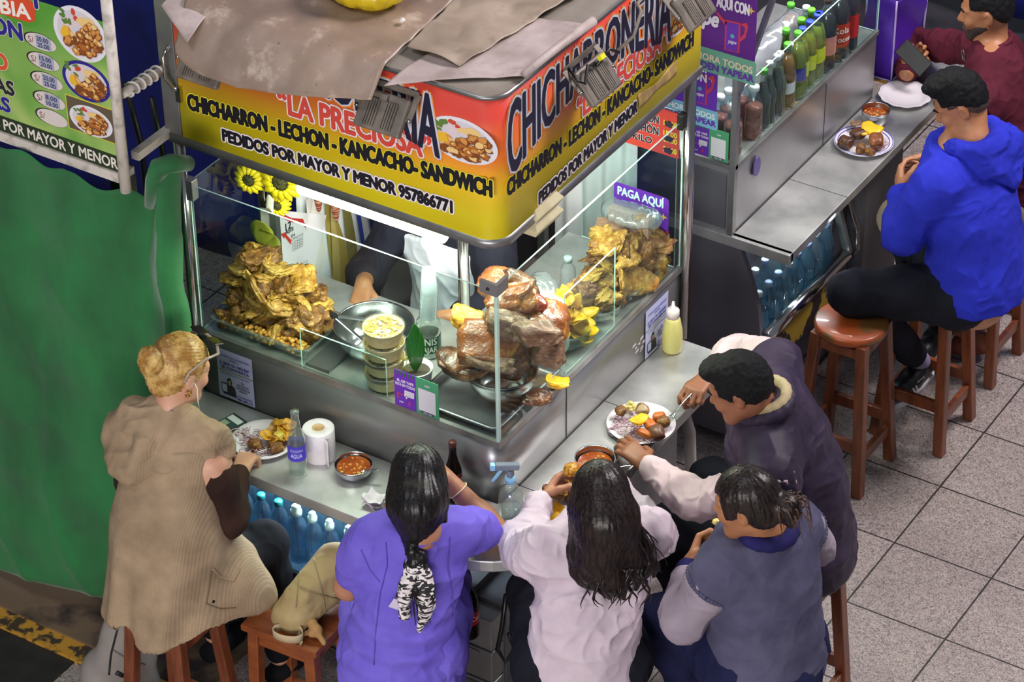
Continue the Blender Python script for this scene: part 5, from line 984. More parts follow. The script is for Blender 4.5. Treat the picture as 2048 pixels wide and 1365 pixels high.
# ---------------------------------------------------------------- man in padded vest
def vestman():
    p = Person('person with short black hair in plum padded vest eating from the far right plate', (.78, .58, 0), SK_DEEP)
    p.j(pelv=(.82, .58, .80), shL=PZ(1542, 965, 1.24), shR=PZ(1552, 728, 1.25), neck=PZ(1528, 822, 1.36), elL=PZ(1395, 1005, 1.06), wrL=PZ(1292, 930, 1.05), elR=PZ(1480, 705, 1.08), wrR=PZ(1418, 756, 1.12), hipL=(.80, .48, .8), hipR=(.82, .68, .8), knL=(.42, .42, .80), knR=(.42, .70, .80), anL=(.52, .40, .3), anR=(.52, .72, .3))
    B = p.B; p.torso(B, 1.06); [p.arm(B, s, 1.08) for s in 'LR']; [p.leg(B, s, 1.05) for s in 'LR']
    p.head(B, PZ(1478, 775, 1.49), math.radians(196), .42)
    p.hl = p.hand(B, p.J['wrL'], PZ(1248, 888, 1.07)-p.J['wrL'], (-.3, .3, -.8), (0, .6, .3), (.35, .6, .4), 1.05, thumb=(.5, .3)); p.hr = p.hand(B, p.J['wrR'], PZ(1382, 786, 1.12)-p.J['wrR'], (-.1, -.5, -.7), (-.7, -.3, .2), (.8, 1.1, .7), 1.05, thumb=(.8, .6)); p.body(); p.eyes()
    S = shell(); X = nrm(p.J['shR']-p.J['shL']); [p.arm(S, s, 1.2, .012, 0, 1.9) for s in 'LR']; p.torso(S, 1.06, .008, hips=False); S.cut(lambda x, y, z: z-p.J['neck'][2]-.015+0*x*y); p.wear('shirt', S, C_SHIRT, folds(.007, 13, (1, 1, 1), 2))
    S = shell(); p.torso(S, 1.12, .026, w=1.0, q=.80); S.cone(p.J['shL']*.95+p.J['neck']*.05, p.J['neck'], .075, .085, .05); S.cone(p.J['shR']*.95+p.J['neck']*.05, p.J['neck'], .075, .085, .05); S.cone((.81, .58, 1.0), (.83, .58, .74), .20, .21, .05, X, .82)
    S.cut(lambda x, y, z: .72-z+0*x*y)
    nk = p.J['neck']; fw = V3(math.cos(math.radians(196)), math.sin(math.radians(196)), 0)
    S.ell(nk+V3(0, 0, .06)+fw*.03, (.075, .08, .085), .02, sub=True)
    def quilt(V, n): return .005*np.abs(np.sin(V[:, 2]*32+.4*np.sin(V[:, 1]*9)))+folds(.005, 10, (1, 1, 1), 4)(V, n)
    v = p.wear('padded_vest', S, C_PUFF, quilt)
    S = shell(.005)
    for nm_, R_, dz, th_, mm_ in (('vest_collar', .102, .040, .022, C_PUFF), ('collar_lining', .088, .058, .017, C_LINING)):
        S = shell(.005); S.chain([nk+fw*.012+(X*math.cos(a)*R_-fw*math.sin(a)*R_*.95)+V3(0, 0, dz+.030*math.sin(a)) for a in np.linspace(-.7, math.pi+.7, 15)], [th_]*15, .01); p.wear(nm_, S, mm_, parent=v)
    S = shell(); [p.leg(S, s, 1.08, .012, 1.95) for s in 'LR']; S.cone(p.J['hipL'], p.J['hipR'], .125, .125, .05); p.wear('trousers', S, C_INK, folds(.005))
    for s_ in 'LR': a = p.J['an'+s_]; m = MB(); m.tube([a+V3(.06, 0, -.06), a+V3(-.02, 0, -.07), a+V3(-.10, 0, -.085), a+V3(-.15, 0, -.09)], [.036, .042, .04, .024], 12); m.build('shoe', MATS['black_plastic'], p.t)
    S = shell(.005); P = p.hp; A = p.H[1:4]; S.ell(P(0, -.016, .036), (.084, .105, .094), .02, A); S.ell(P(0, -.06, -.0), (.07, .05, .06), .03, A); S.ell(P(0, .06, .095), (.06, .04, .025), .03, A)
    S.cut(lambda x, y, z: (lambda l: np.maximum(np.minimum(l[1]-.05+l[2]*0, .068-l[2]), np.maximum(-.045-l[2]+0*l[1], (l[1]+.02)*.6-.03-l[2])))(p.loc(x, y, z)))
    p.wear('hair', S, H_SHORT, lambda V, n: .0025*vnoise(V, 60, 3)+.0022*vnoise(V, 110, 1))
    m = MB()
    for q in (-1, 1): m.tube([P(q*.015, .094, .022), P(q*.032, .092, .028), P(q*.05, .076, .022)], [.003, .004, .002], 6)
    m.build('eyebrows', H_SHORT, p.t)
    return p
vm = vestman()

# ---------------------------------------------------------------- woman in grey knitted vest
def grey():
    p = Person('person in grey knitted sleeveless pullover with tied-back hair eating from the hand', (.98, .02, 0), SK_TAN)
    p.j(pelv=(1.0, .01, .80), shL=PZ(1446, 1140, 1.21), shR=PZ(1588, 1052, 1.21), neck=PZ(1535, 1065, 1.31), elL=PZ(1366, 1240, 1.0), wrL=PZ(1382, 1124, 1.11), elR=(1.0, .32, 1.03), wrR=(.78, .30, 1.05), hipL=(.95, -.07, .8), hipR=(1.03, .10, .8), knL=PZ(1322, 1235, .80), knR=(.75, .36, .8), anL=(.72, .10, .3), anR=(.84, .36, .3))
    B = p.B; p.torso(B); [p.arm(B, s) for s in 'LR']; [p.leg(B, s) for s in 'LR']
    p.head(B, PZ(1492, 1005, 1.44), math.radians(188), .25)
    p.hl = p.hand(B, p.J['wrL'], PZ(1403, 1064, 1.17)-p.J['wrL'], (.5, .5, .2), (0, .5, .6), (.9, 1.1, .6), .95, thumb=(.9, .7)); p.hand(B, p.J['wrR'], (-1, .2, 0), (0, 0, -1), (0, -1, 0)); p.body(); p.eyes()
    X = nrm(p.J['shR']-p.J['shL'])
    S = shell(); [p.arm(S, s, 1.25, .016, 0, 1.68) for s in 'LR']; S.ell(p.J['elL'], (.062, .062, .06), .04); p.wear('shirt_sleeves', S, C_LTGREY, folds(.004, 12, (1, 1, 1), 9))
    S = shell(.005); p.arm(S, 'L', 1.2, .012, 1.62, 1.82); p.wear('cuff', S, C_NAVY)
    m = MB(); d = nrm(p.J['wrL']-p.J['elL']); x = nrm(np.cross(d, (0, 0, 1))); y = np.cross(d, x); c = p.J['wrL']-d*.005
    for k in range(14): a = k*6.283/14; m.lathe([(0, -.006), (.005, -.003), (.006, 0), (.005, .003), (0, .006)], c+(x*math.cos(a)+y*math.sin(a))*.031, 8)
    m.build('bead_bracelet', MATS['black_plastic'], p.t)
    S = shell(); p.torso(S, 1.08, .024, w=1.02, q=.78); [S.cone(p.J['sh'+q_], p.J['sh'+q_]*.82+p.J['el'+q_]*.18, .090, .086, .03) for q_ in 'LR']; S.cone((.99, .02, 1.0), (1.0, .01, .76), .18, .20, .05, X, .8); S.cut(lambda x, y, z: .74-z+0*x*y); S.cut(lambda x, y, z: z-p.J['neck'][2]+0*x*y)
    kv_ = p.wear('knitted_vest', S, C_GREY, lambda V, n: folds(.003, 9, (1, 1, 1), 6)(V, n)+.003*np.sin(V[:, 2]*120)*(V[:, 2] < .80))
    for q_ in 'LR':
        d_ = nrm(p.J['el'+q_]-p.J['sh'+q_]); x_ = nrm(np.cross(d_, (0, 0, 1))); y_ = np.cross(d_, x_); c_ = p.J['sh'+q_]*.72+p.J['el'+q_]*.28; m = MB(); m.tube([c_+(x_*math.cos(a)+y_*math.sin(a))*(.083+.002*math.cos(a*40)) for a in np.linspace(0, 6.283, 121)[:-1]], .010, 6, closed=True); m.build('armhole_rib', C_GREY, kv_)
    S = shell(.005); nk = p.J['neck']; fw = V3(math.cos(math.radians(163)), math.sin(math.radians(163)), 0); S.chain([nk+X*math.cos(a)*.078-fw*math.sin(a)*.078+V3(0, 0, .012) for a in np.linspace(-.9, math.pi+.9, 12)], [.022]*12, .015); p.wear('polo_collar', S, C_NAVY)
    S = shell(); [p.leg(S, s, 1.06, .012, 1.95) for s in 'LR']; S.cone(p.J['hipL'], p.J['hipR'], .135, .135, .05); S.cone((1.02, .0, .80), (1.06, -.02, .76), .17, .14, .05, X, .9); p.wear('trousers', S, C_JEAN, folds(.005))
    for s_ in 'LR': a = p.J['an'+s_]; m = MB(); m.tube([a+V3(.05, -.02, -.06), a+V3(-.02, .01, -.07), a+V3(-.10, .03, -.085), a+V3(-.15, .04, -.09)], [.036, .042, .04, .024], 12); m.build('shoe', MATS['black_plastic'], p.t)
    S = shell(.005); P = p.hp; A = p.H[1:4]; S.ell(P(0, -.014, .032), (.084, .106, .094), .02, A); S.ell(P(0, -.06, -.02), (.072, .06, .062), .03, A); k = P(.0, -.135, -.015); S.ell(k, (.045, .04, .05), .02); S.cone(k, k+V3(.02, -.01, -.05), .035, .014, .02); S.cone(P(0, -.09, .0), k, .04, .035, .02)
    S.cone(P(-.06, .03, .05), P(-.07, .035, -.055), .018, .008, .02)
    S.cut(lambda x, y, z: (lambda l: np.maximum(np.minimum(l[1]-.052, .055-l[2]), np.minimum(-.02-l[2]+0*l[1], l[1]+.0)))(p.loc(x, y, z)))
    hr = p.wear('hair', S, H_DARK, hairflow(p)); m = MB(); rg = random.Random(8)
    for i in range(40):
        a = k+V3(rg.uniform(-.03, .03), rg.uniform(-.03, .03), rg.uniform(-.03, .03)); b1, c1, d1 = [rg.uniform(-1, 1) for _ in range(3)]; m.tube([a+V3(.035*q*b1+.03*q, .04*c1*math.sin(q*2.4), .03*math.sin(q*3)-.06*q*q*(1+d1*.5)) for q in np.linspace(0, 1, 7)], [.0035, .0035, .003, .0028, .002, .0014, .0006], 5)
    m.build('loose_strands', mat('hair_brown_tips', '#4a3222', .45), hr)
grey()

# ---------------------------------------------------------------- man in blue hoodie at the drinks stall
def blue():
    p = Person('person in bright blue hooded jersey seated on a stool at the drinks stall', (.66, 2.26, 0), SK_TAN)
    p.j(pelv=(.69, 2.27, .81), shL=PZ(1872, 372, 1.27), shR=(.56, 2.52, 1.27), neck=PZ(1948, 285, 1.37), elL=PZ(1806, 470, 1.05), wrL=PZ(1802, 385, 1.10), elR=(.40, 2.66, 1.06), wrR=PZ(1868, 312, 1.12), hipL=(.66, 2.18, .80), hipR=(.68, 2.36, .80), knL=PZ(1702, 585, .80), knR=(.34, 2.42, .80), anL=PZ(1840, 722, .24), anR=PZ(1885, 640, .22))
    B = p.B; p.torso(B, 1.08); [p.arm(B, s, 1.08) for s in 'LR']; [p.leg(B, s, 1.06) for s in 'LR']
    p.head(B, PZ(1920, 205, 1.50), math.radians(203), .55)
    p.hand(B, p.J['wrL'], PZ(1798, 345, 1.13)-p.J['wrL'], (.1, .7, .1), (-.4, 0, .7), (.5, .7, .5), 1.05); p.hand(B, p.J['wrR'], PZ(1850, 318, 1.10)-p.J['wrR'], (.1, -.6, -.4), (-.3, 0, .8), (.6, .8, .5), 1.05); p.body(); p.eyes()
    X = nrm(p.J['shR']-p.J['shL']); fw = nrm(np.cross((0, 0, 1), X))
    S = shell(); p.torso(S, 1.14, .022, q=.74); [p.arm(S, s, 1.22, .018, 0, 1.88) for s in 'LR']; S.cone((.66, 2.29, 1.05), (.69, 2.28, .80), .19, .205, .06, X, .80); S.ell(p.J['elL'], (.07, .07, .066), .04); S.cut(lambda x, y, z: .775-z+0*x*y); S.cut(lambda x, y, z: z-p.J['neck'][2]+.0+0*x*y)
    ho = p.wear('hooded_jersey', S, C_BLUE, folds(.006, 9, (1, 1, 1), 12))
    S = shell(); nk = p.J['neck']; h = PZ
    ringp = [nk+X*math.cos(a)*.098-fw*math.sin(a)*.088+V3(0, 0, .012+.02*math.sin(a)) for a in np.linspace(-.75, math.pi+.75, 12)]; S.chain(ringp, [.026]*12, .03)
    S.chain([h(1905, 300, 1.36), h(1965, 330, 1.33), h(2020, 358, 1.24)], [.03, .045, .03], .04); S.chain([h(1985, 250, 1.38), h(2025, 290, 1.33), h(2028, 355, 1.24)], [.035, .05, .03], .04); S.ell(h(1990, 305, 1.33), (.07, .09, .06), .05)
    p.wear('hood', S, C_BLUE, folds(.007, 13, (1, 1, 1), 14), parent=ho)
    S = shell(); [p.leg(S, s, 1.1, .014, 1.9) for s in 'LR']; S.cone(p.J['hipL'], p.J['hipR'], .135, .135, .05); p.wear('trousers', S, C_INK, folds(.005, 10))
    for s_, (hu, tu) in (('L', ((1868, 728), (1796, 790))), ('R', ((1905, 650), (1868, 690)))):
        a = p.J['an'+s_]; d = PZ(*tu, .15)-PZ(*hu, .15); d[2] = 0; d = nrm(d); S = shell(.005); he = a-d*.045+V3(0, 0, -.055)
        S.chain([he, he+d*.10+V3(0, 0, -.0), he+d*.19+V3(0, 0, -.012), he+d*.25+V3(0, 0, -.018)], [.036, .042, .042, .030], .03); S.cone(a+V3(0, 0, .0), a+V3(0, 0, -.05), .04, .04, .02)
        S.cut(lambda x, y, z, zz=a[2]: (zz-.088)-z+0*x*y); sh = p.wear('shoe', S, MATS['black_plastic'])
        S = shell(.005); S.chain([he+V3(0, 0, -.028), he+d*.10+V3(0, 0, -.032), he+d*.19+V3(0, 0, -.034), he+d*.255+V3(0, 0, -.034)], [.040, .046, .047, .034], .03); S.cut(lambda x, y, z, zz=a[2]: np.maximum(z-(zz-.078), (zz-.108)-z)+0*x*y); p.wear('sole', S, P_('#b5b1b8'), parent=sh)
        if s_ == 'L':
            sd = np.cross((0, 0, 1), d); sd = sd if sd[1] < 0 else -sd; o_ = he+d*.10+sd*.0445+V3(0, 0, .002); T = Text(sd)
            xd = d if np.dot(np.cross(V3(0, 0, 1), sd), d) > 0 else -d
            T.line('Reebok', o_-xd*.03+V3(0, 0, .012), o_+xd*.02+V3(0, 0, .012), .012, P_('#c9c6c4'), bold=.03)
            for k in range(2): T.patch([o_+d*(.02+.02*k)+V3(0, 0, -.022), o_+d*(.032+.02*k)+V3(0, 0, -.022), o_+d*(.05+.02*k)+V3(0, 0, .01), o_+d*(.04+.02*k)+V3(0, 0, .01)], P_('#c9c6c4'), .003)
            T.build('shoe_mark', sh)
    S = shell(.005); a = p.J['anL']; b = p.J['knL']; S.cone(a+(b-a)*.0, a+(b-a)*.22, .042, .047, .01); p.wear('sock', S, cloth('mauve_sock', '#8c83a0'))
    S = shell(.005); P = p.hp; A = p.H[1:4]; S.ell(P(0, -.012, .042), (.080, .102, .092), .02, A); S.ell(P(0, -.055, .0), (.066, .052, .065), .03, A); S.ell(P(0, .02, .11), (.066, .08, .03), .03, A)
    S.cut(lambda x, y, z: (lambda l: np.maximum(np.minimum(l[1]-.055, .075-l[2]), np.maximum(-.055-l[2]+0*l[1]+np.abs(l[0])*.5, np.minimum((l[1]+.06)*.7-l[2]-.01+0*l[0], .035-l[2]+0*l[1]))))(p.loc(x, y, z)))
    p.wear('hair', S, H_SHORT, lambda V, n: .0025*vnoise(V, 60, 3)+.0022*vnoise(V, 110, 1))
    S = shell(.004); S.ell(P(0, -.012, .031), (.0762, .0975, .0885), .02, A); S.ell(P(0, -.045, -.02), (.063, .058, .055), .03, A)
    S.cut(lambda x, y, z: (lambda l: np.maximum(l[1]-.035, np.maximum(-.060-l[2]+0*l[1]+np.abs(l[0])*.3, np.minimum((l[1]+.03)*1.1-l[2]-.015, .02-l[2]+0*l[1]))))(p.loc(x, y, z))); p.wear('hair_fade', S, mat('hair_fade', '#4a3226', .7, 0, hx2='#2a1d18', vs=150, bump=.3, bs=300))
    m = MB()
    for q in (-1, 1): m.tube([P(q*.015, .094, .022), P(q*.032, .092, .028), P(q*.05, .076, .022)], [.003, .004, .002], 6)
    m.build('eyebrows', H_SHORT, p.t)
blue()

# ---------------------------------------------------------------- bearded man with phone
def burg():
    p = Person('bearded person in burgundy jersey looking down at a black phone', (.56, 2.93, 0), SK_TAN, .0048)
    p.j(pelv=(.60, 2.93, .81), shL=(.47, 2.74, 1.27), shR=(.36, 3.14, 1.28), neck=PZ(1985, 88, 1.375), elL=(.40, 2.62, 1.06), wrL=PZ(1935, 205, 1.04), elR=PZ(1822, 85, 1.06), wrR=PZ(1812, 148, 1.06), hipL=(.58, 2.84, .80), hipR=(.58, 3.03, .80), knL=PZ(1800, 440, .76), knR=(.20, 3.10, .80), anL=PZ(1950, 650, .16), anR=(.35, 3.1, .3))
    B = p.B; p.torso(B, 1.06); [p.arm(B, s, 1.05) for s in 'LR']; [p.leg(B, s, 1.05) for s in 'LR']
    p.head(B, PZ(1972, 18, 1.515), math.radians(200), .22)
    p.J['wrR'] = PZ(1812, 148, 1.06)
    p.hr = p.hand(B, p.J['wrR'], PZ(1836, 118, 1.10)-p.J['wrR'], (.25, -.6, .35), (-.6, .5, .2), (.9, .9, .5), 1.02, thumb=(.8, .5)); p.hand(B, p.J['wrL'], (.15, .25, -1), (.6, 0, 0), (-.3, .8, 0), (.5, .6, .4)); p.body(); p.eyes()
    X = nrm(p.J['shR']-p.J['shL']); S = shell(); p.torso(S, 1.08, .014, q=.72); [p.arm(S, s, 1.18, .012, 0, 1.88) for s in 'LR']; S.cone((.55, 2.93, 1.0), (.60, 2.93, .8), .17, .185, .06, X, .78); S.cut(lambda x, y, z: .77-z+0*x*y); S.cut(lambda x, y, z: z-p.J['neck'][2]-.03+0*x*y)
    je = p.wear('jersey', S, C_BURG, folds(.006, 10, (1, 1, 1), 15))
    S = shell(.005); nk = p.J['neck']; fw = nrm(np.cross((0, 0, 1), X)); S.chain([nk+X*math.cos(a)*.075-fw*math.sin(a)*.07+V3(0, 0, .022+.012*math.sin(a)) for a in np.linspace(0, 6.28, 15)], [.011]*15, .008); p.wear('neck_band', S, C_BURG, parent=je)
    S = shell(); [p.leg(S, s, 1.12, .014, 1.95) for s in 'LR']; S.cone(p.J['hipL'], p.J['hipR'], .13, .13, .05); p.wear('trousers', S, C_KHAKI, folds(.006, 10))
    for s_ in 'LR':
        a = p.J['an'+s_]; S = shell(); S.cone(a, a+V3(0, 0, -.06), .046, .046, .02); S.chain([a+V3(.03, 0, -.09), a+V3(-.05, -.02, -.095), a+V3(-.14, -.04, -.105)], [.042, .045, .034], .03); S.cut(lambda x, y, z, zz=a[2]: zz-.135-z+0*x*y); p.wear('boot', S, mat('russet_boot', '#7c3a26', .5) if 'russet_boot' not in MATS else MATS['russet_boot'])
    P = p.hp; A = p.H[1:4]; S = shell(.004); S.ell(P(0, -.014, .038), (.080, .100, .088), .02, A); S.ell(P(0, -.05, -.01), (.07, .055, .06), .03, A); S.ell(P(0, .03, .105), (.062, .06, .028), .03, A)
    S.cut(lambda x, y, z: (lambda l: np.maximum(np.minimum(l[1]-.052, .078-l[2]), np.minimum((l[1]+.03)*1.2-l[2]-.0, .03-l[2]+0*l[1])))(p.loc(x, y, z))); p.wear('hair', S, H_SHORT, lambda V, n: .003*vnoise(V, 60, 6))
    # beard hugging the jaw: same jaw shapes, slightly larger, cut to the lower face
    S = shell(.0035); z = np.array
    S.ell(P(0, .026, -.042), (.0585, .0665, .0745), .03, A); S.ell(P(0, .062, -.098), (.0285, .0265, .0225), .03, A)
    for q in (-1, 1): S.cone(P(q*.05, -.005, -.05), P(q*.022, .062, -.098), .0205, .0175, .03)
    S.cut(lambda x, y, z: (lambda l: np.maximum(np.maximum(l[2]+.040+.35*np.clip(l[1]-.0, 0, 1)*0, l[2]+.046-np.clip(.055-l[1], 0, .1)*.9), np.maximum(-.02-l[1], .020-np.sqrt((l[0]*.8)**2+(l[2]+.064)**2+(l[1]-.088)**2*.4))))(p.loc(x, y, z)))
    bm = mat('stubble_beard', '#3a2a24', .7, 0, hx2='#241915', vs=90, bump=.6, bs=220); p.wear('beard', S, bm, lambda V, n: .0008*vnoise(V, 200, 2))
    m = MB(); m.tube([P(-.024, .088, -.050), P(-.012, .096, -.046), P(0, .098, -.045), P(.012, .096, -.046), P(.024, .088, -.050)], [.003, .0045, .004, .0045, .003], 8); m.build('moustache', bm, p.t)
    m = MB()
    for q in (-1, 1): m.tube([P(q*.013, .095, .021), P(q*.03, .093, .028), P(q*.05, .077, .021)], [.0035, .0045, .002], 6)
    m.build('eyebrows', H_SHORT, p.t)
    m = MB(); m.tube([P(-.02, .092, -.063), P(0, .0945, -.061), P(.02, .092, -.063)], .0028, 6); m.tube([P(-.018, .091, -.070), P(0, .0935, -.072), P(.018, .091, -.070)], .0034, 6); m.build('lips', LIPS, p.t)
    # sunglasses hooked on the neckline
    a = PZ(1942, 112, 1.30); m = MB(); x = nrm(X*.4+V3(0, 0, -1)); m.tube([a, a+x*.06, a+x*.12], .003, 8); 
    c = a+fw*.03; m.tube([c+(x*math.cos(t)*.028+nrm(np.cross(x, fw)+fw*.5)*math.sin(t)*.02) for t in np.linspace(0, 6.28, 16)[:-1]], .0028, 6, closed=True); g = m.build('hanging_glasses', mat('silver_frame', '#a9a4a0', .25, 1), p.t)
    return p
bg = burg()

# ---------------------------------------------------------------- vendor behind the glass
def vendor():
    p = Person('standing vendor in white apron with blue trim behind the display glass', (-.72, .86, 0), SK_TAN, .007)
    p.j(pelv=(-.72, .90, .98), shL=(-.55, .83, 1.42), shR=(-.90, .83, 1.42), neck=(-.725, .82, 1.50), elL=(-.46, .70, 1.18), wrL=(-.60, .52, 1.22), elR=(-.98, .66, 1.20), wrR=(-.88, .50, 1.28), hipL=(-.62, .92, .95), hipR=(-.82, .92, .95), knL=(-.62, .90, .50), knR=(-.82, .90, .50), anL=(-.62, .92, .10), anR=(-.82, .92, .10))
    B = p.B; p.torso(B); [p.arm(B, s) for s in 'LR']; [p.leg(B, s) for s in 'LR']
    p.head(B, (-.72, .78, 1.65), math.radians(-90), .3)
    p.hand(B, p.J['wrL'], (-.4, -.6, -.3), (0, 0, -1), (-.6, 0, .2)); p.hand(B, p.J['wrR'], (.3, -.7, -.3), (0, 0, -1), (.8, 0, .2)); p.body()
    X = V3(1, 0, 0); S = Solid(.008); p.torso(S, 1.06, .012); [p.arm(S, s, 1.2, .014, 0, 1.5) for s in 'LR']; S.cut(lambda x, y, z: z-1.505+0*x*y); p.wear('dark_top', S, C_DNAVY, folds(.006))
    S = Solid(.008); p.torso(S, 1.08, .024, q=.72); S.cone((-.72, .90, 1.0), (-.72, .91, .55), .19, .21, .05, X, .75); S.cut(lambda x, y, z: y-.93+0*x*z); S.cut(lambda x, y, z: np.abs(x+.72)-.19+0*y*z); S.cut(lambda x, y, z: z-1.40+.25*np.abs(x+.72)+0*y); S.cut(lambda x, y, z: .52-z+0*x*y); ap = p.wear('apron', S, C_APRON, folds(.007, 9))
    m = MB(); m.tube([(-.80, .765, 1.33), (-.72, .755, 1.28), (-.62, .76, 1.27), (-.54, .79, 1.31)], .006, 8); m.tube([(-.545, .80, 1.30), (-.54, .80, 1.1), (-.545, .79, .8)], .005, 8); m.build('blue_trim', P_('#5a57b5'), ap)
    S = Solid(.008); [p.leg(S, s, 1.06, .012, 1.95) for s in 'LR']; S.cone(p.J['hipL'], p.J['hipR'], .12, .12, .05); p.wear('trousers', S, C_INK, folds(.004))
    for s_ in 'LR': a = p.J['an'+s_]; m = MB(); m.tube([a+V3(0, .05, -.05), a+V3(0, -.03, -.055), a+V3(0, -.12, -.06), a+V3(0, -.17, -.065)], [.036, .042, .04, .024], 12); m.build('shoe', MATS['black_plastic'], p.t)
    S = Solid(.007); P = p.hp; S.ell(P(0, -.014, .036), (.083, .104, .093), .02, p.H[1:4]); S.cut(lambda x, y, z: (lambda l: np.maximum(np.minimum(l[1]-.05, .07-l[2]), -.05-l[2]+0*l[1]))(p.loc(x, y, z))); p.wear('hair', S, H_SHORT)
vendor()
# ================================================================ stools and bags
wood = mat('red_brown_wood', '#7d4124', .38, 0, hx2='#5f2f1a', vs=5, stretch=(8, 8, 1.2), bump=.1, bs=60, coat=.25, detail=6)
woodtop = mat('worn_orange_seat', '#a44a1e', .4, 0, hx2='#6e4a26', vs=7, lo=.46, hi=.54, bump=.12, bs=50, coat=.2, detail=5)
wood_b = mat('orange_brown_wood', '#8a4a22', .38, 0, hx2='#74391a', vs=4, stretch=(2, 8, 8), bump=.08, bs=60, coat=.25)
def stool(label, c, seat=.70, foot=.14, top=.095, r=.14, rz=0, kind='round', dims=None, group=None, m=wood, mt=None):
    t = thing('stool', label, 'stool', (c[0], c[1], 0), rz, group); c0 = np.array([c[0], c[1], 0.]); cs, sn = math.cos(rz), math.sin(rz)
    W = lambda x, y, z: c0+V3(x*cs-y*sn, x*sn+y*cs, z)
    mb = MB()
    if kind == 'round': mb.lathe([(.0, seat-.038), (r*.9, seat-.038), (r*.99, seat-.03), (r, seat-.018), (r*.985, seat-.006), (r*.93, seat), (0, seat+.001)], c0, 40)
    else: mb.obox(W(0, 0, seat-.014), (W(1, 0, 0)-c0, W(0, 1, 0)-c0, V3(0, 0, 1)), (dims[0], dims[1], .014))
    mb.build('seat', mt or m, t, bevel=0 if kind == 'round' else .005)
    fx, fy = (foot, foot) if kind == 'round' else (dims[0]*.86, dims[1]*.86); tx, ty = (top, top) if kind == 'round' else (dims[0]*.74, dims[1]*.74); L = []
    for sx, sy in ((1, -1), (1, 1), (-1, 1), (-1, -1)):
        a, b = W(sx*tx, sy*ty, seat-.03), W(sx*fx, sy*fy, 0); mb = MB(); mb.bar(b, a, .042, .042, up=W(1, 0, 0)-c0); mb.build('leg', m, t, bevel=.004); L.append((a, b))
    for i in range(4):
        (a, b), (e, d) = L[i], L[(i+1) % 4]; f = .68 if i % 2 else .76; mb = MB(); mb.bar(a+(b-a)*f, e+(d-e)*f, .022, .05); mb.build('stretcher', m, t, bevel=.003)
        mb = MB(); mb.bar(a+(b-a)*.06, e+(d-e)*.06, .02, .045); mb.build('apron_rail', m, t, bevel=.003)
    return t
stool('empty round stool with worn orange seat standing in front of the bottle fridge', (.335, 1.945), r=.142, m=wood, mt=woodtop)
stool('red brown stool with chipped legs under the person in blue', (.49, 2.345), r=.14)
stool('red brown stool at the right edge under the bearded person', (.47, 2.86), r=.14)
stool('red brown stool under the fair haired person', (-.85, -.71), r=.15, seat=.69)
stool('red brown stool under the person in violet scrubs', (.0, -.62), r=.15, seat=.685)
stool('red brown stool under the person in the pale sweatshirt', (.54, -.345), r=.15, seat=.685)
stool('red brown stool under the person in the grey pullover', (1.02, .0), r=.15, seat=.675)
stool('red brown stool under the person in the plum vest', (.83, .58), r=.15, seat=.685)
stool('square orange brown stool carrying the beige handbag', (-.515, -.465), seat=.62, kind='square', dims=(.15, .125), rz=.05, m=wood_b)
bagcl = cloth('beige_nylon', '#a8946c', '#937f58', bump=.2, bs=60, rough=.7)
S = Solid(.006); c = PZ(632, 1190, .70)
t = thing('handbag', 'beige nylon handbag with straps and plush charm on the square stool', 'handbag', (c[0], c[1], .62))
d = nrm(V3(.25, 1, 0)); s_ = V3(d[1], -d[0], 0)
S.cone(c-d*.10+V3(0, 0, -.02), c+d*.10+V3(0, 0, .02), .07, .075, .04, s_, .8); S.cone(c-d*.08+V3(0, 0, .05), c+d*.09+V3(0, 0, .10), .045, .06, .05, s_, .8); S.cut(lambda x, y, z: .622-z+0*x*y)
solid_obj('bag_body', S, bagcl, t, lambda V, n: .006*(1-2*np.abs(vnoise(V, 12, 3)))+.004*np.abs(vnoise(V, 30, 4)))
bb = bpy.data.objects['bag_body']; ST = P_('#857352'); seam('bag_seam', bb, [(606, 1118), (598, 1160), (592, 1215)], ST, .0022); seam('bag_seam', bb, [(628, 1118), (640, 1165), (652, 1225)], ST, .0022); seam('bag_zip', bb, [(600, 1175), (640, 1190), (680, 1200)], ST, .003)
m = MB(); e = c-d*.13+V3(0, 0, .03); m.grid(lambda u, v: PZ(565+70*math.sin(u*5.6)*.5+20*u, 1235+50*u+30*math.sin(u*4), .655)+V3(0, 0, .03*v), 24, 3, th=.002); m.grid(lambda u, v: PZ(580, 1225, .67)*(1-u)+PZ(600, 1295, .62)*u+V3(.012*v, 0, .025*v+.004), 12, 3, th=.002); m.build('strap', mat('strap_webbing', '#b7a382', .7), t)
m = MB(); a = PZ(668, 1178, .78); m.lathe([(0, 0), (.02, 0), (.021, .003), (.017, .004), (0, .004)], PZ(672, 1182, .735), 20); bd = m.build('round_badge', bagcl, t)
S = Solid(.004); e = PZ(632, 1262, .655)
S.ell(e, (.022, .022, .024), .01); S.ell(e+V3(-.005, -.02, -.005), (.013, .01, .011), .006); S.ell(e+V3(-.02, .005, .02), (.018, .018, .018), .008); S.cone(e, e+V3(-.05, -.03, -.02), .011, .009, .008); S.cone(e, e+V3(.045, -.02, -.02), .011, .009, .008); S.cone(e, e+V3(-.03, .03, .03), .01, .008, .008)
solid_obj('plush_charm', S, mat('tan_plush', '#a37b4c', .9, bump=.5, bs=300), t)
m = MB(); m.tube([e+V3(-.02, .01, .03), e+V3(-.035, .02, .05), e+V3(-.05, .02, .06)], .004, 6); m.build('charm_ring', chrome, t)
S = Solid(.008); c = V3(-1.12, -.64, .0); t = thing('backpack', 'grey backpack standing on the floor beside the stool at lower left', 'backpack', tuple(c))
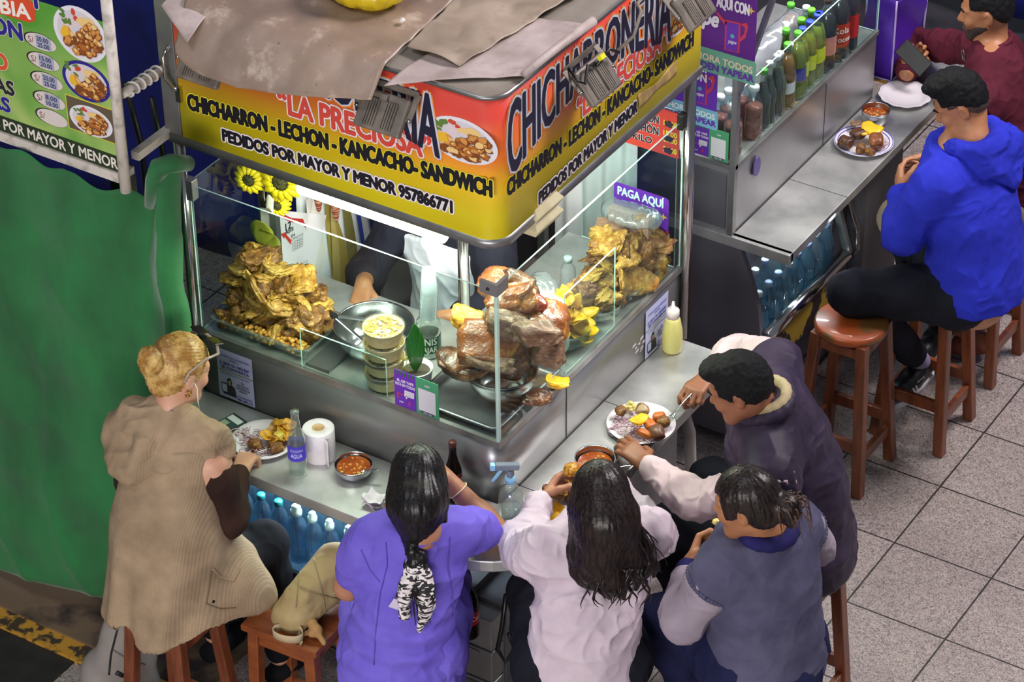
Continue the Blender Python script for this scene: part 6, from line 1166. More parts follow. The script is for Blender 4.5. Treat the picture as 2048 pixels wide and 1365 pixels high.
S.cone(c+V3(-.03, -.05, .16), c+V3(.0, .02, .42), .13, .11, .06, V3(.3, 1, 0), .7); S.cone(c+V3(-.03, -.05, .10), c+V3(.0, -.03, .12), .12, .12, .05); S.cone(c+V3(-.08, -.10, .12), c+V3(-.07, -.09, .26), .075, .07, .05); S.cut(lambda x, y, z: .004-z+0*x*y)
pb = solid_obj('pack_body', S, cloth('grey_canvas', '#8c8580', '#7a736f', bump=.15), t, lambda V, n: .004*(1-2*np.abs(vnoise(V, 9, 3))))


seam('zip', pb, [(262, 1215), (236, 1255), (222, 1310), (218, 1350)], black, .004); seam('pocket_seam', pb, [(225, 1300), (255, 1318), (290, 1330)], P_('#5e5853'), .003); seam('badge', pb, [(232, 1345), (246, 1352)], black, .009, 4)
# black strap hanging from a bag under the counter corner
m = MB(); pts = [PZ(1012, 1190, .72), PZ(1005, 1250, .60), PZ(995, 1300, .50), PZ(1010, 1325, .46), PZ(1030, 1300, .5), PZ(1018, 1270, .55), PZ(1046, 1240, .6)]; m.tube(pts, .009, 6); o = m.build('bag_strap', black, label='black webbing strap hanging below the counter corner', cat='strap')

# ================================================================ bottles
pet = clear('clear_pet', '#dcebf2', .06, 2.0, '#bcd4e2', .06); petb = clear('blue_pet', '#cfe4ee', .06, 2.4, '#8fc0dc', .07); gl_clear = clear('clear_bottle_glass', '#e6eeea', .05, 2.4, '#d0dcd6', .12); gl_green = clear('green_bottle_glass', '#8fb56a', .04, 1.1, '#52702c', .25)
film = clear('thin_plastic_film', '#eef0f4', .14, 2.2, '#d9dde6', .14)
liq = {}
def liquid(h, a=.75):
    if (h, a) not in liq: liq[(h, a)] = clear('drink_'+h.strip('#'), h, .1, .6, h, a)
    return liq[(h, a)]
capm = lambda h: flat(h, .35)
def bottle(label, kind, loc, group=None, cap='#e8e8ea', body=None, drink=None, lab=None, lab_t=None, h=.24, r=.033, fill=.8, rz=0, sport=False, name='bottle', cat='bottle', neck=.0135, text_rz=None):
    t = thing(name, label, cat, tuple(loc), 0, group); sh = h*.62; B_ = np.array(loc, float)
    prof = [(.001, 0), (r*.86, 0), (r*.98, .006), (r, .014)]
    if kind == 'pet': prof += [(r, h*.18), (r*.95, h*.20), (r, h*.22), (r, h*.40), (r*.94, h*.42), (r, h*.44), (r, h*.58), (r*.93, h*.68), (r*.62, h*.80), (neck, h*.87), (neck, h*.93)]
    elif kind == 'water': prof += [(r, h*.10)]+[(r*(1-.05*(k % 2)), h*(.12+.045*k)) for k in range(9)]+[(r, h*.55), (r*.97, h*.66), (r*.75, h*.78), (neck, h*.86), (neck, h*.92)]
    elif kind == 'glass': prof += [(r, h*.50), (r*.92, h*.58), (r*.58, h*.72), (neck*1.05, h*.84), (neck, h*.95), (neck*1.15, h*.96), (neck*1.1, h)]
    elif kind == 'cola': prof += [(r*.98, h*.10), (r*.86, h*.24), (r*.86, h*.32), (r, h*.48), (r*.95, h*.56), (r*.6, h*.72), (neck, h*.85), (neck, h*.97), (neck*1.1, h*.985), (neck, h)]
    elif kind == 'squeeze': prof += [(r*1.02, h*.25), (r*.98, h*.45), (r*.75, h*.70), (r*.6, h*.76)]
    m = MB(); m.lathe(prof, B_, 20); m.build('bottle_body', body or pet, t)
    if drink is not None:
        top = h*fill; pr = [(max(a-.0018, .0005), z+.002) for a, z in prof if z < top]; rt = np.interp(top, [z for _, z in prof], [a for a, _ in prof])-.0018; m = MB(); m.lathe(pr+[(rt, top), (0, top)], B_, 20); m.build('drink', drink, t)
    if cap:
        m = MB(); ct = prof[-1][1]
        if kind == 'squeeze': m.lathe([(r*.64, ct), (r*.64, ct+.028), (r*.5, ct+.034), (.008, ct+.038), (.004, ct+.065), (0, ct+.066)], B_, 18)
        elif sport: m.lathe([(neck*1.2, ct-.006), (neck*1.25, ct+.012), (neck*.95, ct+.014), (neck*.95, ct+.028), (neck*.5, ct+.034), (0, ct+.035)], B_, 16)
        else: m.lathe([(neck*1.12, ct-.004), (neck*1.15, ct+.012), (neck*1.05, ct+.015), (0, ct+.015)], B_, 16)
        m.build('cap', capm(cap), t)
    if lab:
        z0, z1 = lab_t.get('z', (.28, .5)) if lab_t else (.28, .5); m = MB(); rr = np.interp((z0+z1)/2*h, [z for _, z in prof], [a for a, _ in prof])+.0008; m.lathe([(rr, h*z0), (rr, h*z1)], B_, 24, cap=False); lb = m.build('label', P_(lab, .4), t)
        if lab_t and 'txt' in lab_t:
            T = Text((0, 0, 0)); fa = lab_t.get('face', -.9)
            for s, zz, hh, colr in lab_t['txt']:
                w = hh*len(s)*.62; n0 = len(T.mb.v); T.line(s, (0, 0, 0), (w, 0, 0), hh, P_(colr), up=(0, 1, 0), bold=.02, lift=0)
                for k in range(n0, len(T.mb.v)): q = T.mb.v[k]; an = fa+(q[:, 0]-w/2)/rr; T.mb.v[k] = np.stack([B_[0]+(rr+.0008)*np.cos(an), B_[1]+(rr+.0008)*np.sin(an), B_[2]+zz*h+q[:, 1]], 1)
            T.build('label_print', lb)
    return t
# water in the open bay under the left counter
w0 = bottle('blue water bottle with teal cap in the bay under the left counter', 'water', (-1.045, -.135, .535), 'teal capped water bottles in the bay', cap='#2f8f92', body=petb, h=.235, r=.033)
w1 = bottle('blue water bottle with white sport cap in the bay under the left counter', 'water', (-.74, -.135, .535), 'sport capped water bottles in the bay', cap='#a9cfc9', body=petb, h=.225, r=.033, sport=True)
for row in range(3):
    for k in range(11):
        x = -1.045+.0735*k+(.03 if row == 1 else 0); y = -.135+.072*row
        if (row == 0 and k in (0,)) or (abs(x+.74) < .01 and row == 0): continue
        dup(w0 if k < 4 else w1, (x+random.uniform(-.004, .004), y+random.uniform(-.004, .004), .535))
w0.location.x = -1.045; w1.location.x = -.745
for k in range(4): bottle('dark cola bottle with red label low behind the person in the pale sweatshirt', 'pet', (-.2+.085*k, -.16+.0*k, .535), 'cola bottles low under the counter corner', cap='#b02a2a', body=liquid('#1c1210', .9), lab='#b3202a', lab_t={'txt': [('Coca-Cola', .36, .018, '#efe6e2')]}, h=.24, r=.036) if k < 3 else None
# water in the drinks stall fridge
w2 = bottle('clear water bottle standing in the drinks stall fridge', 'water', (-.03, 1.88, .50), 'water bottles in the drinks stall fridge', cap='#c9d3da', body=pet, h=.24, r=.033)
w2b = bottle('blue tinted water bottle standing in the drinks stall fridge', 'water', (-.03, 1.96, .50), 'blue water bottles in the drinks stall fridge', cap='#8fa3c9', body=petb, h=.24, r=.033)
for k in range(2, 8): dup(w2b if k % 3 else w2, (-.03+.004*(k % 2), 1.88+.08*k, .50))
for k in range(8): dup(w2 if k % 3 else w2b, (-.115, 1.85+.08*k, .50))
# drinks on show behind the glass of the drinks stall
def dr(u, v, h, label, **k):
    p = PZ(u, v, 1.30+h); p[2] = 1.30; p[0] = min(max(p[0], -.55), X0-.05); k.setdefault('r', .032); return bottle(label, k.pop('kind', 'pet'), p, h=h, **k)
ORG, YEL, COLA, RDJ, GRN = liquid('#c97a22', .7), liquid('#c2b91f', .55), liquid('#17100f', .95), liquid('#e07c66', .7), liquid('#7fa32a', .5)
dr(1582, 4, .27, 'orange soda bottle with green cap at the back of the drinks case', cap='#5cc23c', drink=ORG, group=None)
dr(1613, 10, .27, 'bottle with white and blue cap at the back of the drinks case', cap='#dfe3ee', drink=GRN)
dr(1623, 24, .26, 'green glass bottle with light green cap at the back of the drinks case', kind='glass', cap='#6ed03c', body=gl_green)
dr(1603, 43, .26, 'green glass bottle with dark neck and light green cap', kind='glass', cap='#6ed03c', body=gl_green)
dr(1641, 22, .29, 'yellow drink bottle with blue cap nearest the back', cap='#2c46c9', drink=YEL, lab='#d9d23a')
for i, (u, v, w) in enumerate(((1668, 34, 'far'), (1654, 48, 'middle'), (1640, 62, 'near'))): dr(u, v, .29, w+' of three yellow drink bottles with blue caps by the glass', cap='#3550c4', drink=YEL, lab='#c9cc3a', group=None)
dr(1572, 64, .27, 'green glass bottle with green cap beside the plastic packet', kind='glass', cap='#5cc23c', body=gl_green)
dr(1603, 62, .29, 'big yellow soda bottle with bright green cap', cap='#5fd43a', drink=YEL, lab='#2f3f9c', lab_t={'z': (.3, .48)}, r=.038)
dr(1591, 88, .28, 'orange soda bottle with green cap and white label by the glass', cap='#5cc23c', drink=ORG, lab='#d9d4da', lab_t={'z': (.25, .42)}, r=.035)
dr(1620, 105, .25, 'orange soda bottle without label behind the glass', kind='glass', cap='#c9c9c9', drink=ORG, body=gl_clear)
dr(1684, 0, .32, 'tall dark soda bottle with pink label', cap='#4a3a36', drink=COLA, lab='#c77f7a', lab_t={'z': (.25, .5)}, r=.042)
KL = {'z': (.2, .5), 'face': -.75, 'txt': [('Kola', .38, .026, '#efe3da'), ('Escocesa', .27, .022, '#efe3da')]}
dr(1716, -30, .34, 'dark cola bottle with red lettered label', cap='#3a1c1a', drink=COLA, lab='#b03a28', lab_t=KL, r=.046)
dr(1742, -45, .34, 'dark cola bottle with plain red label at the far corner of the case', cap='#3a1c1a', drink=COLA, lab='#b02a2c', lab_t={'z': (.2, .5)}, r=.046)
dr(1562, 118, .25, 'dark glass cola bottle with white cap, front one', kind='cola', cap='#dfe0e8', drink=COLA, body=gl_clear)
dr(1577, 116, .25, 'glass bottle with pale cap next to the dark cola bottles', kind='cola', cap='#c9cbd0', drink=liquid('#6a6e2c', .6), body=gl_clear)
dr(1545, 132, .25, 'dark glass cola bottle with silver cap', kind='cola', cap='#b9bac0', drink=COLA, body=gl_clear)
dr(1532, 146, .24, 'dark glass bottle with small green cap', kind='cola', cap='#4a9a3c', drink=COLA, body=gl_clear)
for i, (u, v, w) in enumerate(((1512, 172, 'right end, on the far side of the post'), (1468, 208, 'front of the row by the post'), (1458, 178, 'behind the front one'), (1487, 160, 'third in the row'), (1440, 190, 'nearest the blue poster'))):
    dr(u, v, .22, 'red juice bottle with white cap, '+w, cap='#e6e6ea', drink=RDJ, r=.036, neck=.017, fill=.62)
S = Solid(.006); c = PZ(1538, 105, 1.46); a, b = c+V3(-.06, -.14, -.06), c+V3(.0, .1, .02); S.cone(a, b, .05, .06, .03, V3(0, 0, 1), .8); S.cone(b, b+V3(.01, .06, .05), .05, .035, .03)
c_ = solid_obj('packet', S, film, None, lambda V, n: .007*np.abs(vnoise(V, 24, 3)), label='crinkled clear plastic packet leaning among the drinks bottles', cat='packet')
m = MB()
for i, hx in enumerate(('#3c8a4a', '#c9622c', '#3c8a4a', '#c9622c')): pass
# ---------------------------------------------------------------- tableware
white_china = mat('white_china', '#d6d0d6', .18, 0, hx2='#cfc8cf', vs=5, coat=.3)
def plate(label, c, r=.118, rim=None, name='plate', wob=None, green=False):
    t = thing(name, label, 'plate', (c[0], c[1], c[2])); c = np.asarray(c, float); m = MB(); w = (lambda a, z: 1+wob*math.cos(a*12)*(1 if z > .010 else 0)) if wob else None
    m.lathe([(.001, .003), (r*.55, .002), (r*.60, 0), (r*.64, .003), (r*.80, .012), (r*.985, .018), (r, .0195), (r*.985, .021), (r*.80, .0155), (r*.66, .0075), (r*.6, .0055), (0, .0055)], c, 48, wob=w); m.build('dish', white_china, t)
    if rim:
        for q in (.86, .965): m = MB(); z = .0178 if q < .9 else .0207; m.lathe([(r*(q-.012), z-.0008), (r*(q-.012), z+.0002), (r*(q+.012), z+.0014), (r*(q+.012), z)], c, 48, cap=False); m.build('rim_line', P_(rim, .2), t)
    return t
def bowl(label, c, r, h, m_, name='bowl', foot=.5, th=.0025, n=40, cat='bowl'):
    t = thing(name, label, cat, tuple(c)); pr = [(.001, 0), (r*foot, 0)]+[(r*(foot+(1-foot)*math.sin(a)), h*(1-math.cos(a))) for a in np.linspace(.2, math.pi/2, 8)]+[(r*1.03, h+.001), (r*1.03, h+.003), (r-th, h+.002)]
    pr += [((r-th)*(foot+(1-foot)*math.sin(a)), th+(h-th)*(1-math.cos(a))) for a in np.linspace(math.pi/2, .2, 8)]+[(.001, th)]; m = MB(); m.lathe(pr, c, n, cap=False); m.build('bowl_body', m_, t); return t
bowl_steel = mat('bowl_steel', '#c4c6c8', .2, 1, hx2='#b2b4b6', vs=3); bowl_glass = clear('bowl_glass', '#e6efee', .03, 1.6, '#cfdada', .08)
soup = mat('red_broth', '#a8551a', .15, 0, hx2='#8a3a12', vs=24, coat=.5)
def soup_in(t, c, r, z, seed):
    m = MB(); m.lathe([(0, z), (r, z)], c, 30, cap=False); m.build('broth', soup, t); rg = random.Random(seed); m = MB()
    for k in range(26): a, q = rg.uniform(0, 6.28), r*.9*math.sqrt(rg.random()); s = rg.uniform(.003, .007); m.lathe([(0, -.001), (s, 0), (s*.7, .002), (0, .003)], (c[0]+q*math.cos(a), c[1]+q*math.sin(a), c[2]+z), 7)
    f = m.build('floating_bits', mat('broth_bits', '#d9a648', .3, 0, hx2='#b97a2c', vs=80) if 'broth_bits' not in MATS else MATS['broth_bits'], t); f['kind'] = 'stuff'
def cutlery(label, a, b, name='fork', tines=True):
    a, b = np.asarray(a, float), np.asarray(b, float); d = nrm(b-a); x = nrm(np.cross(d, (0, 0, 1))); y = np.cross(x, d); t = thing(name, label, name, tuple(a)); L = np.linalg.norm(b-a); m = MB()
    m.grid(lambda u, v: a+d*L*.72*u+x*(v-.5)*(.013-.008*math.sin(min(u*1.6, 1)*math.pi/2))+y*.003*math.sin(u*3), 14, 4, th=.0018); m.build('handle', chrome, t); m = MB()
    if tines:
        m.grid(lambda u, v: a+d*L*(.72+.14*u)+x*(v-.5)*(.006+.017*u)-y*.004*math.sin(u*2), 6, 4, th=.0015)
        for k in range(4): m.bar(a+d*L*.85+x*(k-1.5)*.0062-y*.003, b+x*(k-1.5)*.0062, .003, .0015, up=y, taper=.6)
        m.build('tines', chrome, t)
    else: m.grid(lambda u, v: a+d*L*(.72+.28*u)+x*(v-.5)*.034*math.sin(.25+u*2.75)-y*.006*math.sin(u*math.pi)*math.sin(v*math.pi), 10, 7, th=.0015); m.build('spoon_bowl', chrome, t)
    return t
# ---------------------------------------------------------------- food pieces
def ico(sub=3):
    bm = bmesh.new(); bmesh.ops.create_icosphere(bm, subdivisions=sub, radius=1); bm.verts.ensure_lookup_table(); v = np.array([q.co[:] for q in bm.verts]); f = [[q.index for q in p.verts] for p in bm.faces]; bm.free(); return v, f
_ico = {}
def lump(name, m, dims, seed=0, rough=.25, bend=0, box=.5, fine=.06, sub=4, sc=1.6):
    if sub not in _ico: _ico[sub] = ico(sub)
    v, f = _ico[sub]; V = v.copy(); mx = np.abs(V).max(1, keepdims=True); V = V*(1-box)+V/mx*box*.85
    V = V*(1+rough*vnoise(v, sc, seed)[:, None]+.5*rough*vnoise(v, sc*2.3, seed+3)[:, None]+fine*vnoise(v, 9, seed+5)[:, None]); V = V*np.array(dims)
    if bend: V[:, 2] += bend*(V[:, 0]**2)/dims[0]+.5*bend*np.sin(V[:, 1]/dims[1]*2+seed)*dims[1]*.5
    me = bpy.data.meshes.new(name); me.from_pydata(V.tolist(), [], f); me.materials.append(m); me.polygons.foreach_set('use_smooth', [True]*len(f)); me.update(); return me
def put(name, me, loc, rot=(0, 0, 0), sc=1, label=None, cat='food', group=None):
    o = bpy.data.objects.new(name, me); COL.objects.link(o); o.location = loc; o.rotation_euler = rot; o.scale = (sc,)*3 if np.isscalar(sc) else sc; return tag(o, label, cat, group)
crack = mat('fried_pork_skin', '#b98a36', .42, 0, hx2='#8a581c', vs=30, lo=.36, hi=.6, bump=1, bs=190, coat=.12, detail=8, spot=[('#d9b562', 55, .55, .66, .8), ('#5a3312', 22, .58, .7, .8)]); crack2 = mat('fried_pork_flesh', '#85561f', .5, 0, hx2='#563110', vs=36, lo=.36, hi=.62, bump=1, bs=170, detail=8, coat=.1, spot=[('#c99a48', 60, .56, .66, .8), ('#432610', 26, .58, .7, .8)])
roast = mat('roast_skin', '#8a4d20', .34, 0, hx2='#5e3114', vs=14, lo=.35, hi=.62, bump=.7, bs=110, coat=.2, detail=8, spot=[('#c7923e', 16, .56, .68, .8), ('#3a2012', 24, .60, .70, .85)]); roastd = mat('roast_dark', '#6a4226', .36, 0, hx2='#382114', vs=18, lo=.38, hi=.6, bump=.8, bs=110, coat=.18, detail=8, spot=[('#a8702e', 20, .58, .68, .8), ('#1d120c', 26, .58, .68, .85)])
flesh = mat('pork_flesh', '#806048', .45, 0, hx2='#59402d', vs=18, lo=.36, hi=.6, bump=1, bs=90, stretch=(1, 4, 3), bstretch=(1, 4, 3), detail=8, coat=.1, spot=[('#bda07c', 30, .56, .68, .8), ('#4a3022', 22, .60, .70, .7)]); sweet = mat('yellow_sweet_potato', '#e6ad12', .4, 0, hx2='#cf940e', vs=40, lo=.3, hi=.5, bump=.4, bs=150, coat=.1, spot=[('#8a5a1a', 45, .62, .70, .8)]); potato = mat('fried_potato', '#cf9a2c', .4, 0, hx2='#9a6418', vs=60, lo=.36, hi=.56, bump=.5, bs=200, coat=.15)
yam = mat('orange_yam', '#c9702a', .45, 0, hx2='#a95420', vs=20, bump=.3, bs=60); onionm = mat('red_onion', '#cdb0b8', .3, 0, hx2='#a06a80', vs=30, lo=.35, hi=.55, coat=.2); cornm = mat('toasted_corn', '#c9923a', .4, 0, hx2='#9a6220', vs=60, bump=.2); palecorn = mat('pale_corn', '#e0cf8a', .35, 0, hx2='#c9b260', vs=60)
CH = [lump('pork_rind', crack, (.058, .042, .019), 1, .35, .35, .5, .14), lump('pork_rind', crack, (.048, .038, .022), 2, .4, -.4, .4, .16), lump('pork_rind', crack2, (.044, .034, .030), 3, .4, .15, .5, .16), lump('pork_rind', mat('pale_pork_rind', '#cfa653', .45, 0, hx2='#a87a30', vs=30, bump=1, bs=190, detail=8, spot=[('#7a4e1c', 24, .58, .7, .8)]), (.05, .04, .018), 6, .38, .3, .5, .15), lump('pork_rind', crack2, (.062, .034, .020), 4, .35, .4, .5, .14)]
def pile(meshes, name, label, group, pts, sc=(.85, 1.15), tilt=.7, seed=0, cat='food', up=None):
    rg = random.Random(seed); out = []
    for p in pts: out.append(put(name, rg.choice(meshes), p, (rg.uniform(-tilt, tilt), rg.uniform(-tilt, tilt), rg.uniform(0, 6.28)), rg.uniform(*sc), label, cat, group))
    return out
# glass tray of fried pork at the left end of the case
def tray(label, lo, hi, h, m_, name='tray', fl=.012):
    t = thing(name, label, 'tray', ((lo[0]+hi[0])/2, (lo[1]+hi[1])/2, lo[2])); m = MB(); z = lo[2]; r = .025; th = .003
    def rr(ix, z): 
        p = []
        for cx, cy, a0 in ((hi[0]-r, hi[1]-r, 0), (lo[0]+r, hi[1]-r, 90), (lo[0]+r, lo[1]+r, 180), (hi[0]-r, lo[1]+r, 270)):
            for k in range(6): a = math.radians(a0+k*18); p.append((cx+(r+ix)*math.cos(a), cy+(r+ix)*math.sin(a), z))
        return p
    rings = [rr(-.012, z), rr(-.006, z+h*.4), rr(0, z+h*.9), rr(fl, z+h), rr(fl, z+h+.004), rr(-th, z+h+.003), rr(-.006-th, z+h*.4), rr(-.012-th, z+th)]; v = sum(rings, []); n = 24; f = [tuple(range(n-1, -1, -1))]
    for i in range(len(rings)-1): f += [(i*n+k, i*n+(k+1) % n, (i+1)*n+(k+1) % n, (i+1)*n+k) for k in range(n)]
    f.append(tuple((len(rings)-1)*n+k for k in range(n))); m.add(v, f, 0, True); m.build('tray_body', m_, t); return t
tray('clear glass tray full of fried pork at the left of the case', (-1.195, .035, 1.257), (-.80, .27, 1.257), .045, bowl_glass)
m = MB(); rg = random.Random(4)
ck = lump('corn_kernel', cornm, (.010, .0075, .006), 1, .2, 0, .2, .05, 2)
kv, kf = np.array([v.co[:] for v in ck.vertices]), [tuple(p.vertices) for p in ck.polygons]
for i in range(420):
    x, y = rg.uniform(-1.175, -.82), rg.uniform(.05, .25); z = 1.268+rg.random()*.035; 
    if rg.random() < .4: y = rg.uniform(.045, .09)
    a = rg.uniform(0, 6.28); R_ = np.array(Matrix.Rotation(a, 3, 'Z') @ Matrix.Rotation(rg.uniform(0, 3), 3, 'X')); m.add(kv@R_.T+np.array([x, y, z]), kf, 0, True)
m.build('toasted_corn', cornm, label='toasted corn kernels lying under the fried pork in the glass tray', cat='food', kind='stuff')
rg = random.Random(6); pts = []
for lay in range(7):
    n = (16, 15, 14, 13, 10, 7, 4)[lay]
    for k in range(n):
        s_ = (k+rg.random())/n; x = -1.165+s_*(.34-.012*lay); hh = 1-.55*max(0, s_-.35); y = rg.uniform(.085+.01*lay, .24); pts.append((x, y, 1.295+lay*.034*hh+rg.uniform(-.006, .006)))
pile(CH, 'pork_rind', 'curled golden piece of fried pork in the big heap at the left', 'fried pork in the left tray', pts, (.85, 1.15), .75, 2)
big = lump('pork_slab', crack, (.115, .055, .016), 9, .18, .35, .55, .06); a = PY(525, 610, .10)
put('pork_slab', big, a, (math.radians(-55), math.radians(42), .2), 1.0, 'long golden slab of fried pork leaning across the front of the left heap'); a = PY(620, 630, .16); put('pork_slab', lump('pork_slab', crack2, (.06, .05, .03), 12, .3, .2, .4), a, (.3, .5, .6), 1, 'thick brown chunk of fried pork at the right side of the left heap')
# dark tray lip beside it, steel bowl with tongs
m = MB(); a = V3(-.79, .03, 1.253); m.box((-.795, .03, 1.2535), (-.70, .44, 1.258)); m.box((-.703, .03, 1.258), (-.699, .44, 1.266)); m.box((-.795, .03, 1.258), (-.70, .034, 1.264)); m.build('flat_tray', steel_dark, label='flat dark steel tray lying between the glass tray and the steel bowl', cat='tray'); 
t = bowl('wide polished steel bowl in the middle of the left case', (-.64, .22, 1.258), .135, .105, bowl_steel, foot=.45)
m = MB(); a, b = PZ(668, 632, 1.40), PZ(740, 640, 1.33); b2 = PZ(735, 690, 1.31); t = thing('tongs', 'black and steel tongs resting across the rim of the steel bowl', 'tongs', tuple(a)); m.bar(a, b, .018, .006); m.build('tong_arm', MATS['dull_steel'], t, bevel=.002); m = MB(); m.bar(a, b2, .016, .004); m.build('tong_arm', chrome, t, bevel=.002); m = MB(); m.obox(a, (b-a, np.cross(b-a, (0, 0, 1)), V3(0, 0, 1)), (.014, .012, .010)); m.build('tong_hinge', black, t, bevel=.003)
# paper tubs with clear lids
kraft = mat('kraft_paper', '#cdb083', .6, 0, hx2='#bd9f72', vs=40); lidm = clear('clear_lid', '#f4f5f0', .06, 1.6, '#e6e4d6', .06)
filling = mat('corn_salad', '#b8a548', .4, 0, hx2='#7a4040', vs=110, lo=.4, hi=.5, bump=.3, bs=90)
for i in range(4):
    c = V3(-.505, .085, 1.257+.060*i); t = thing('paper_tub', ('topmost of the four stacked paper tubs, filled with corn salad', 'third paper tub from the bottom of the stack', 'second paper tub from the bottom of the stack', 'lowest of the four stacked paper tubs')[3-i], 'food tub', tuple(c))
    m = MB(); m.lathe([(.001, 0), (.060, 0), (.0605, .002), (.068, .048), (.070, .049), (.070, .052), (.066, .052), (.058, .004), (.001, .003)], c, 40, cap=False); m.build('tub', kraft, t)
    m = MB(); m.lathe([(0, .044), (.066, .044)], c, 30, cap=False); m.build('filling', filling, t)
    m = MB(); m.lathe([(.0725, .042), (.0735, .046), (.0735, .056), (.070, .059), (.060, .0585), (.056, .055), (.046, .055), (.043, .059), (.001, .059)], c, 40, cap=False); m.build('lid', lidm, t)
    if i == 3:
        m = MB(); rg = random.Random(9)
        for k in range(70): a, q = rg.uniform(0, 6.28), .062*math.sqrt(rg.random()); m.add(kv*.8+np.array([c[0]+q*math.cos(a), c[1]+q*math.sin(a), c[2]+.046+rg.uniform(0, .004)]), kf, rg.choice((0, 0, 0, 1)), True)
        f = m.build('corn_bits', [mat('salad_corn', '#d6c436', .35, 0, hx2='#b59a22', vs=50), onionm], t); f['kind'] = 'stuff'
# anise bottle with stacked cups on top
bc = PZ(858, 706, 1.257); bc[2] = 1.257
bottle('clear bottle with green anise label behind the potted leaf', 'pet', bc, cap=None, body=gl_clear, lab='#1e4a36', lab_t={'z': (.12, .42), 'face': -1.05, 'txt': [('ANIS', .30, .026, '#d9e0d6'), ('NAJAR', .15, .022, '#d9e0d6')]}, h=.20, r=.042, neck=.02)
cupm = clear('plastic_cup', '#e6eef0', .1, 1.6, '#dfeaee', .3); pc = [(.0285, .0), (.030, .001), (.0305, .004), (.0225, .085), (.0215, .086), (.001, .086)]
m = MB(); m.lathe(pc, (0, 0, 0), 24, cap=False); c0 = m.build('plastic_cup', cupm, label='upside-down clear plastic cup in the tall nested stack on the bottle', cat='cup', group='nested plastic cups'); c0.location = (bc[0], bc[1], 1.40)
for k in range(1, 15): o = c0.copy(); COL.objects.link(o); o.location = (bc[0]+.0006*k, bc[1], 1.40+.0085*k)
# potted leaf
pc_ = PZ(833, 772, 1.257); pc_[2] = 1.257; t = thing('potted_plant', 'white pot with one tall green leaf in the display case', 'potted plant', tuple(pc_)); m = MB()
m.lathe([(.001, 0), (.046, 0), (.049, .003), (.058, .075), (.0585, .078), (.054, .078), (.047, .058), (.001, .056)], pc_, 36, cap=False); m.build('pot', white_china, t); m = MB(); m.lathe([(0, .062), (.050, .062)], pc_, 24, cap=False); m.build('soil', mat('soil', '#4a4436', .9, bump=.8, bs=120), t)
lm = mat('leaf_green', '#2f7a22', .35, 0, hx2='#1c5a17', vs=3, stretch=(60, 60, 2), coat=.3); m = MB()
def leaf(u, v): w = .033*math.sin(.12+u*2.95)**.8; z = .06+.20*u; return (pc_[0]+.004*u+(v-.5)*2*w*.78, pc_[1]+(v-.5)*2*w*.5+.35*abs(v-.5)*w-.01*u, pc_[2]+z+.01*(v-.5))
m.grid(leaf, 24, 9, th=.0012); m.build('leaf', lm, t); m = MB()
for k in range(3): a = pc_+V3(-.03+.008*k, -.02, .065); m.tube([a, a+V3(-.004, -.002, .02), a+V3(-.0+.004*k, -.003, .045)], .0012, 5)
m.lathe([(0, -.008), (.009, -.003), (.009, .003), (0, .008)], pc_+V3(-.026, -.02, .115), 8); m.build('small_flower', P_('#e3dc7a'), t)
# roast pork on a steel bowl standing in a tray at the corner
tray('shallow steel tray at the glass corner under the roast pork bowl', (-.345, .03, 1.254), (-.03, .43, 1.254), .030, steel_dark)
bowl('steel bowl heaped with roast pork at the glass corner', (-.135, .235, 1.262), .118, .10, bowl_steel, foot=.4)
def rp(label, u, v, y, dims, m_, rot, seed, bend=0, rough=.2, box=.5, name='roast_pork'): put(name, lump(name, m_, dims, seed, rough, bend, box, .05), PY(u, v, y), rot, 1, label)
rp('large glossy slab of roast pork skin facing the left glass', 975, 690, .16, (.115, .085, .05), roast, (.55, .1, .35), 21, -.3, .14, .6)
rp('charred rounded roast joint sticking out to the left over the tray', 910, 725, .17, (.075, .05, .045), roastd, (.3, .15, -.35), 22, 0, .22, .2)
rp('bony dark strip of roast pork hanging lowest on the left', 935, 750, .13, (.10, .022, .018), roastd, (.2, -.22, -.05), 23, .4, .35, .3)
rp('pale cut edge of the glossy roast slab', 985, 728, .115, (.085, .03, .022), flesh, (.2, .05, .25), 24, .2, .25, .5)
rp('grey brown block of roast pork high on the heap', 1012, 640, .22, (.075, .065, .05), flesh, (.1, .2, .5), 25, 0, .2, .6)
rp('roast pork piece with golden fat behind the corner bracket', 1030, 600, .28, (.085, .06, .045), roast, (.3, -.3, .4), 26, .3, .3, .4)
rp('frayed slab of roast pork facing the right glass', 1065, 665, .22, (.085, .05, .045), flesh, (.5, .4, .8), 27, .2, .35, .5)
rp('roast pork shoulder with brown skin on the right of the heap', 1090, 640, .31, (.08, .08, .055), roast, (.5, .5, .7), 28, 0, .25, .4)
rp('pale meaty corner piece at the lower right of the heap', 1095, 700, .30, (.06, .06, .05), flesh, (.8, .3, .9), 29, 0, .25, .5)
rp('round brown roast at the very back top of the heap', 1000, 568, .40, (.08, .06, .045), roast, (.1, .1, .2), 30, 0, .2, .2)
rp('brown roast with golden rim behind the round one', 1035, 580, .42, (.07, .05, .05), roastd, (.4, .2, .5), 31, .3, .3, .3)
rp('golden baked potato slab at the upper left of the roast heap', 933, 640, .26, (.055, .042, .03), potato, (.2, .2, .3), 32, .2, .25, .3, 'baked_potato')
rp('big inner roast joint filling the bowl', 1010, 700, .25, (.11, .10, .07), roastd, (.1, .1, .3), 33, 0, .15, .3)
put('sausage', lump('sausage', mat('red_sausage', '#a8483a', .25, 0, hx2='#8a3228', vs=12, coat=.5), (.036, .026, .022), 40, .1, 0, .2, .02), PY(1077, 606, .30), (.2, .2, -.4), 1, 'dull red sausage end on top of the roast pork')
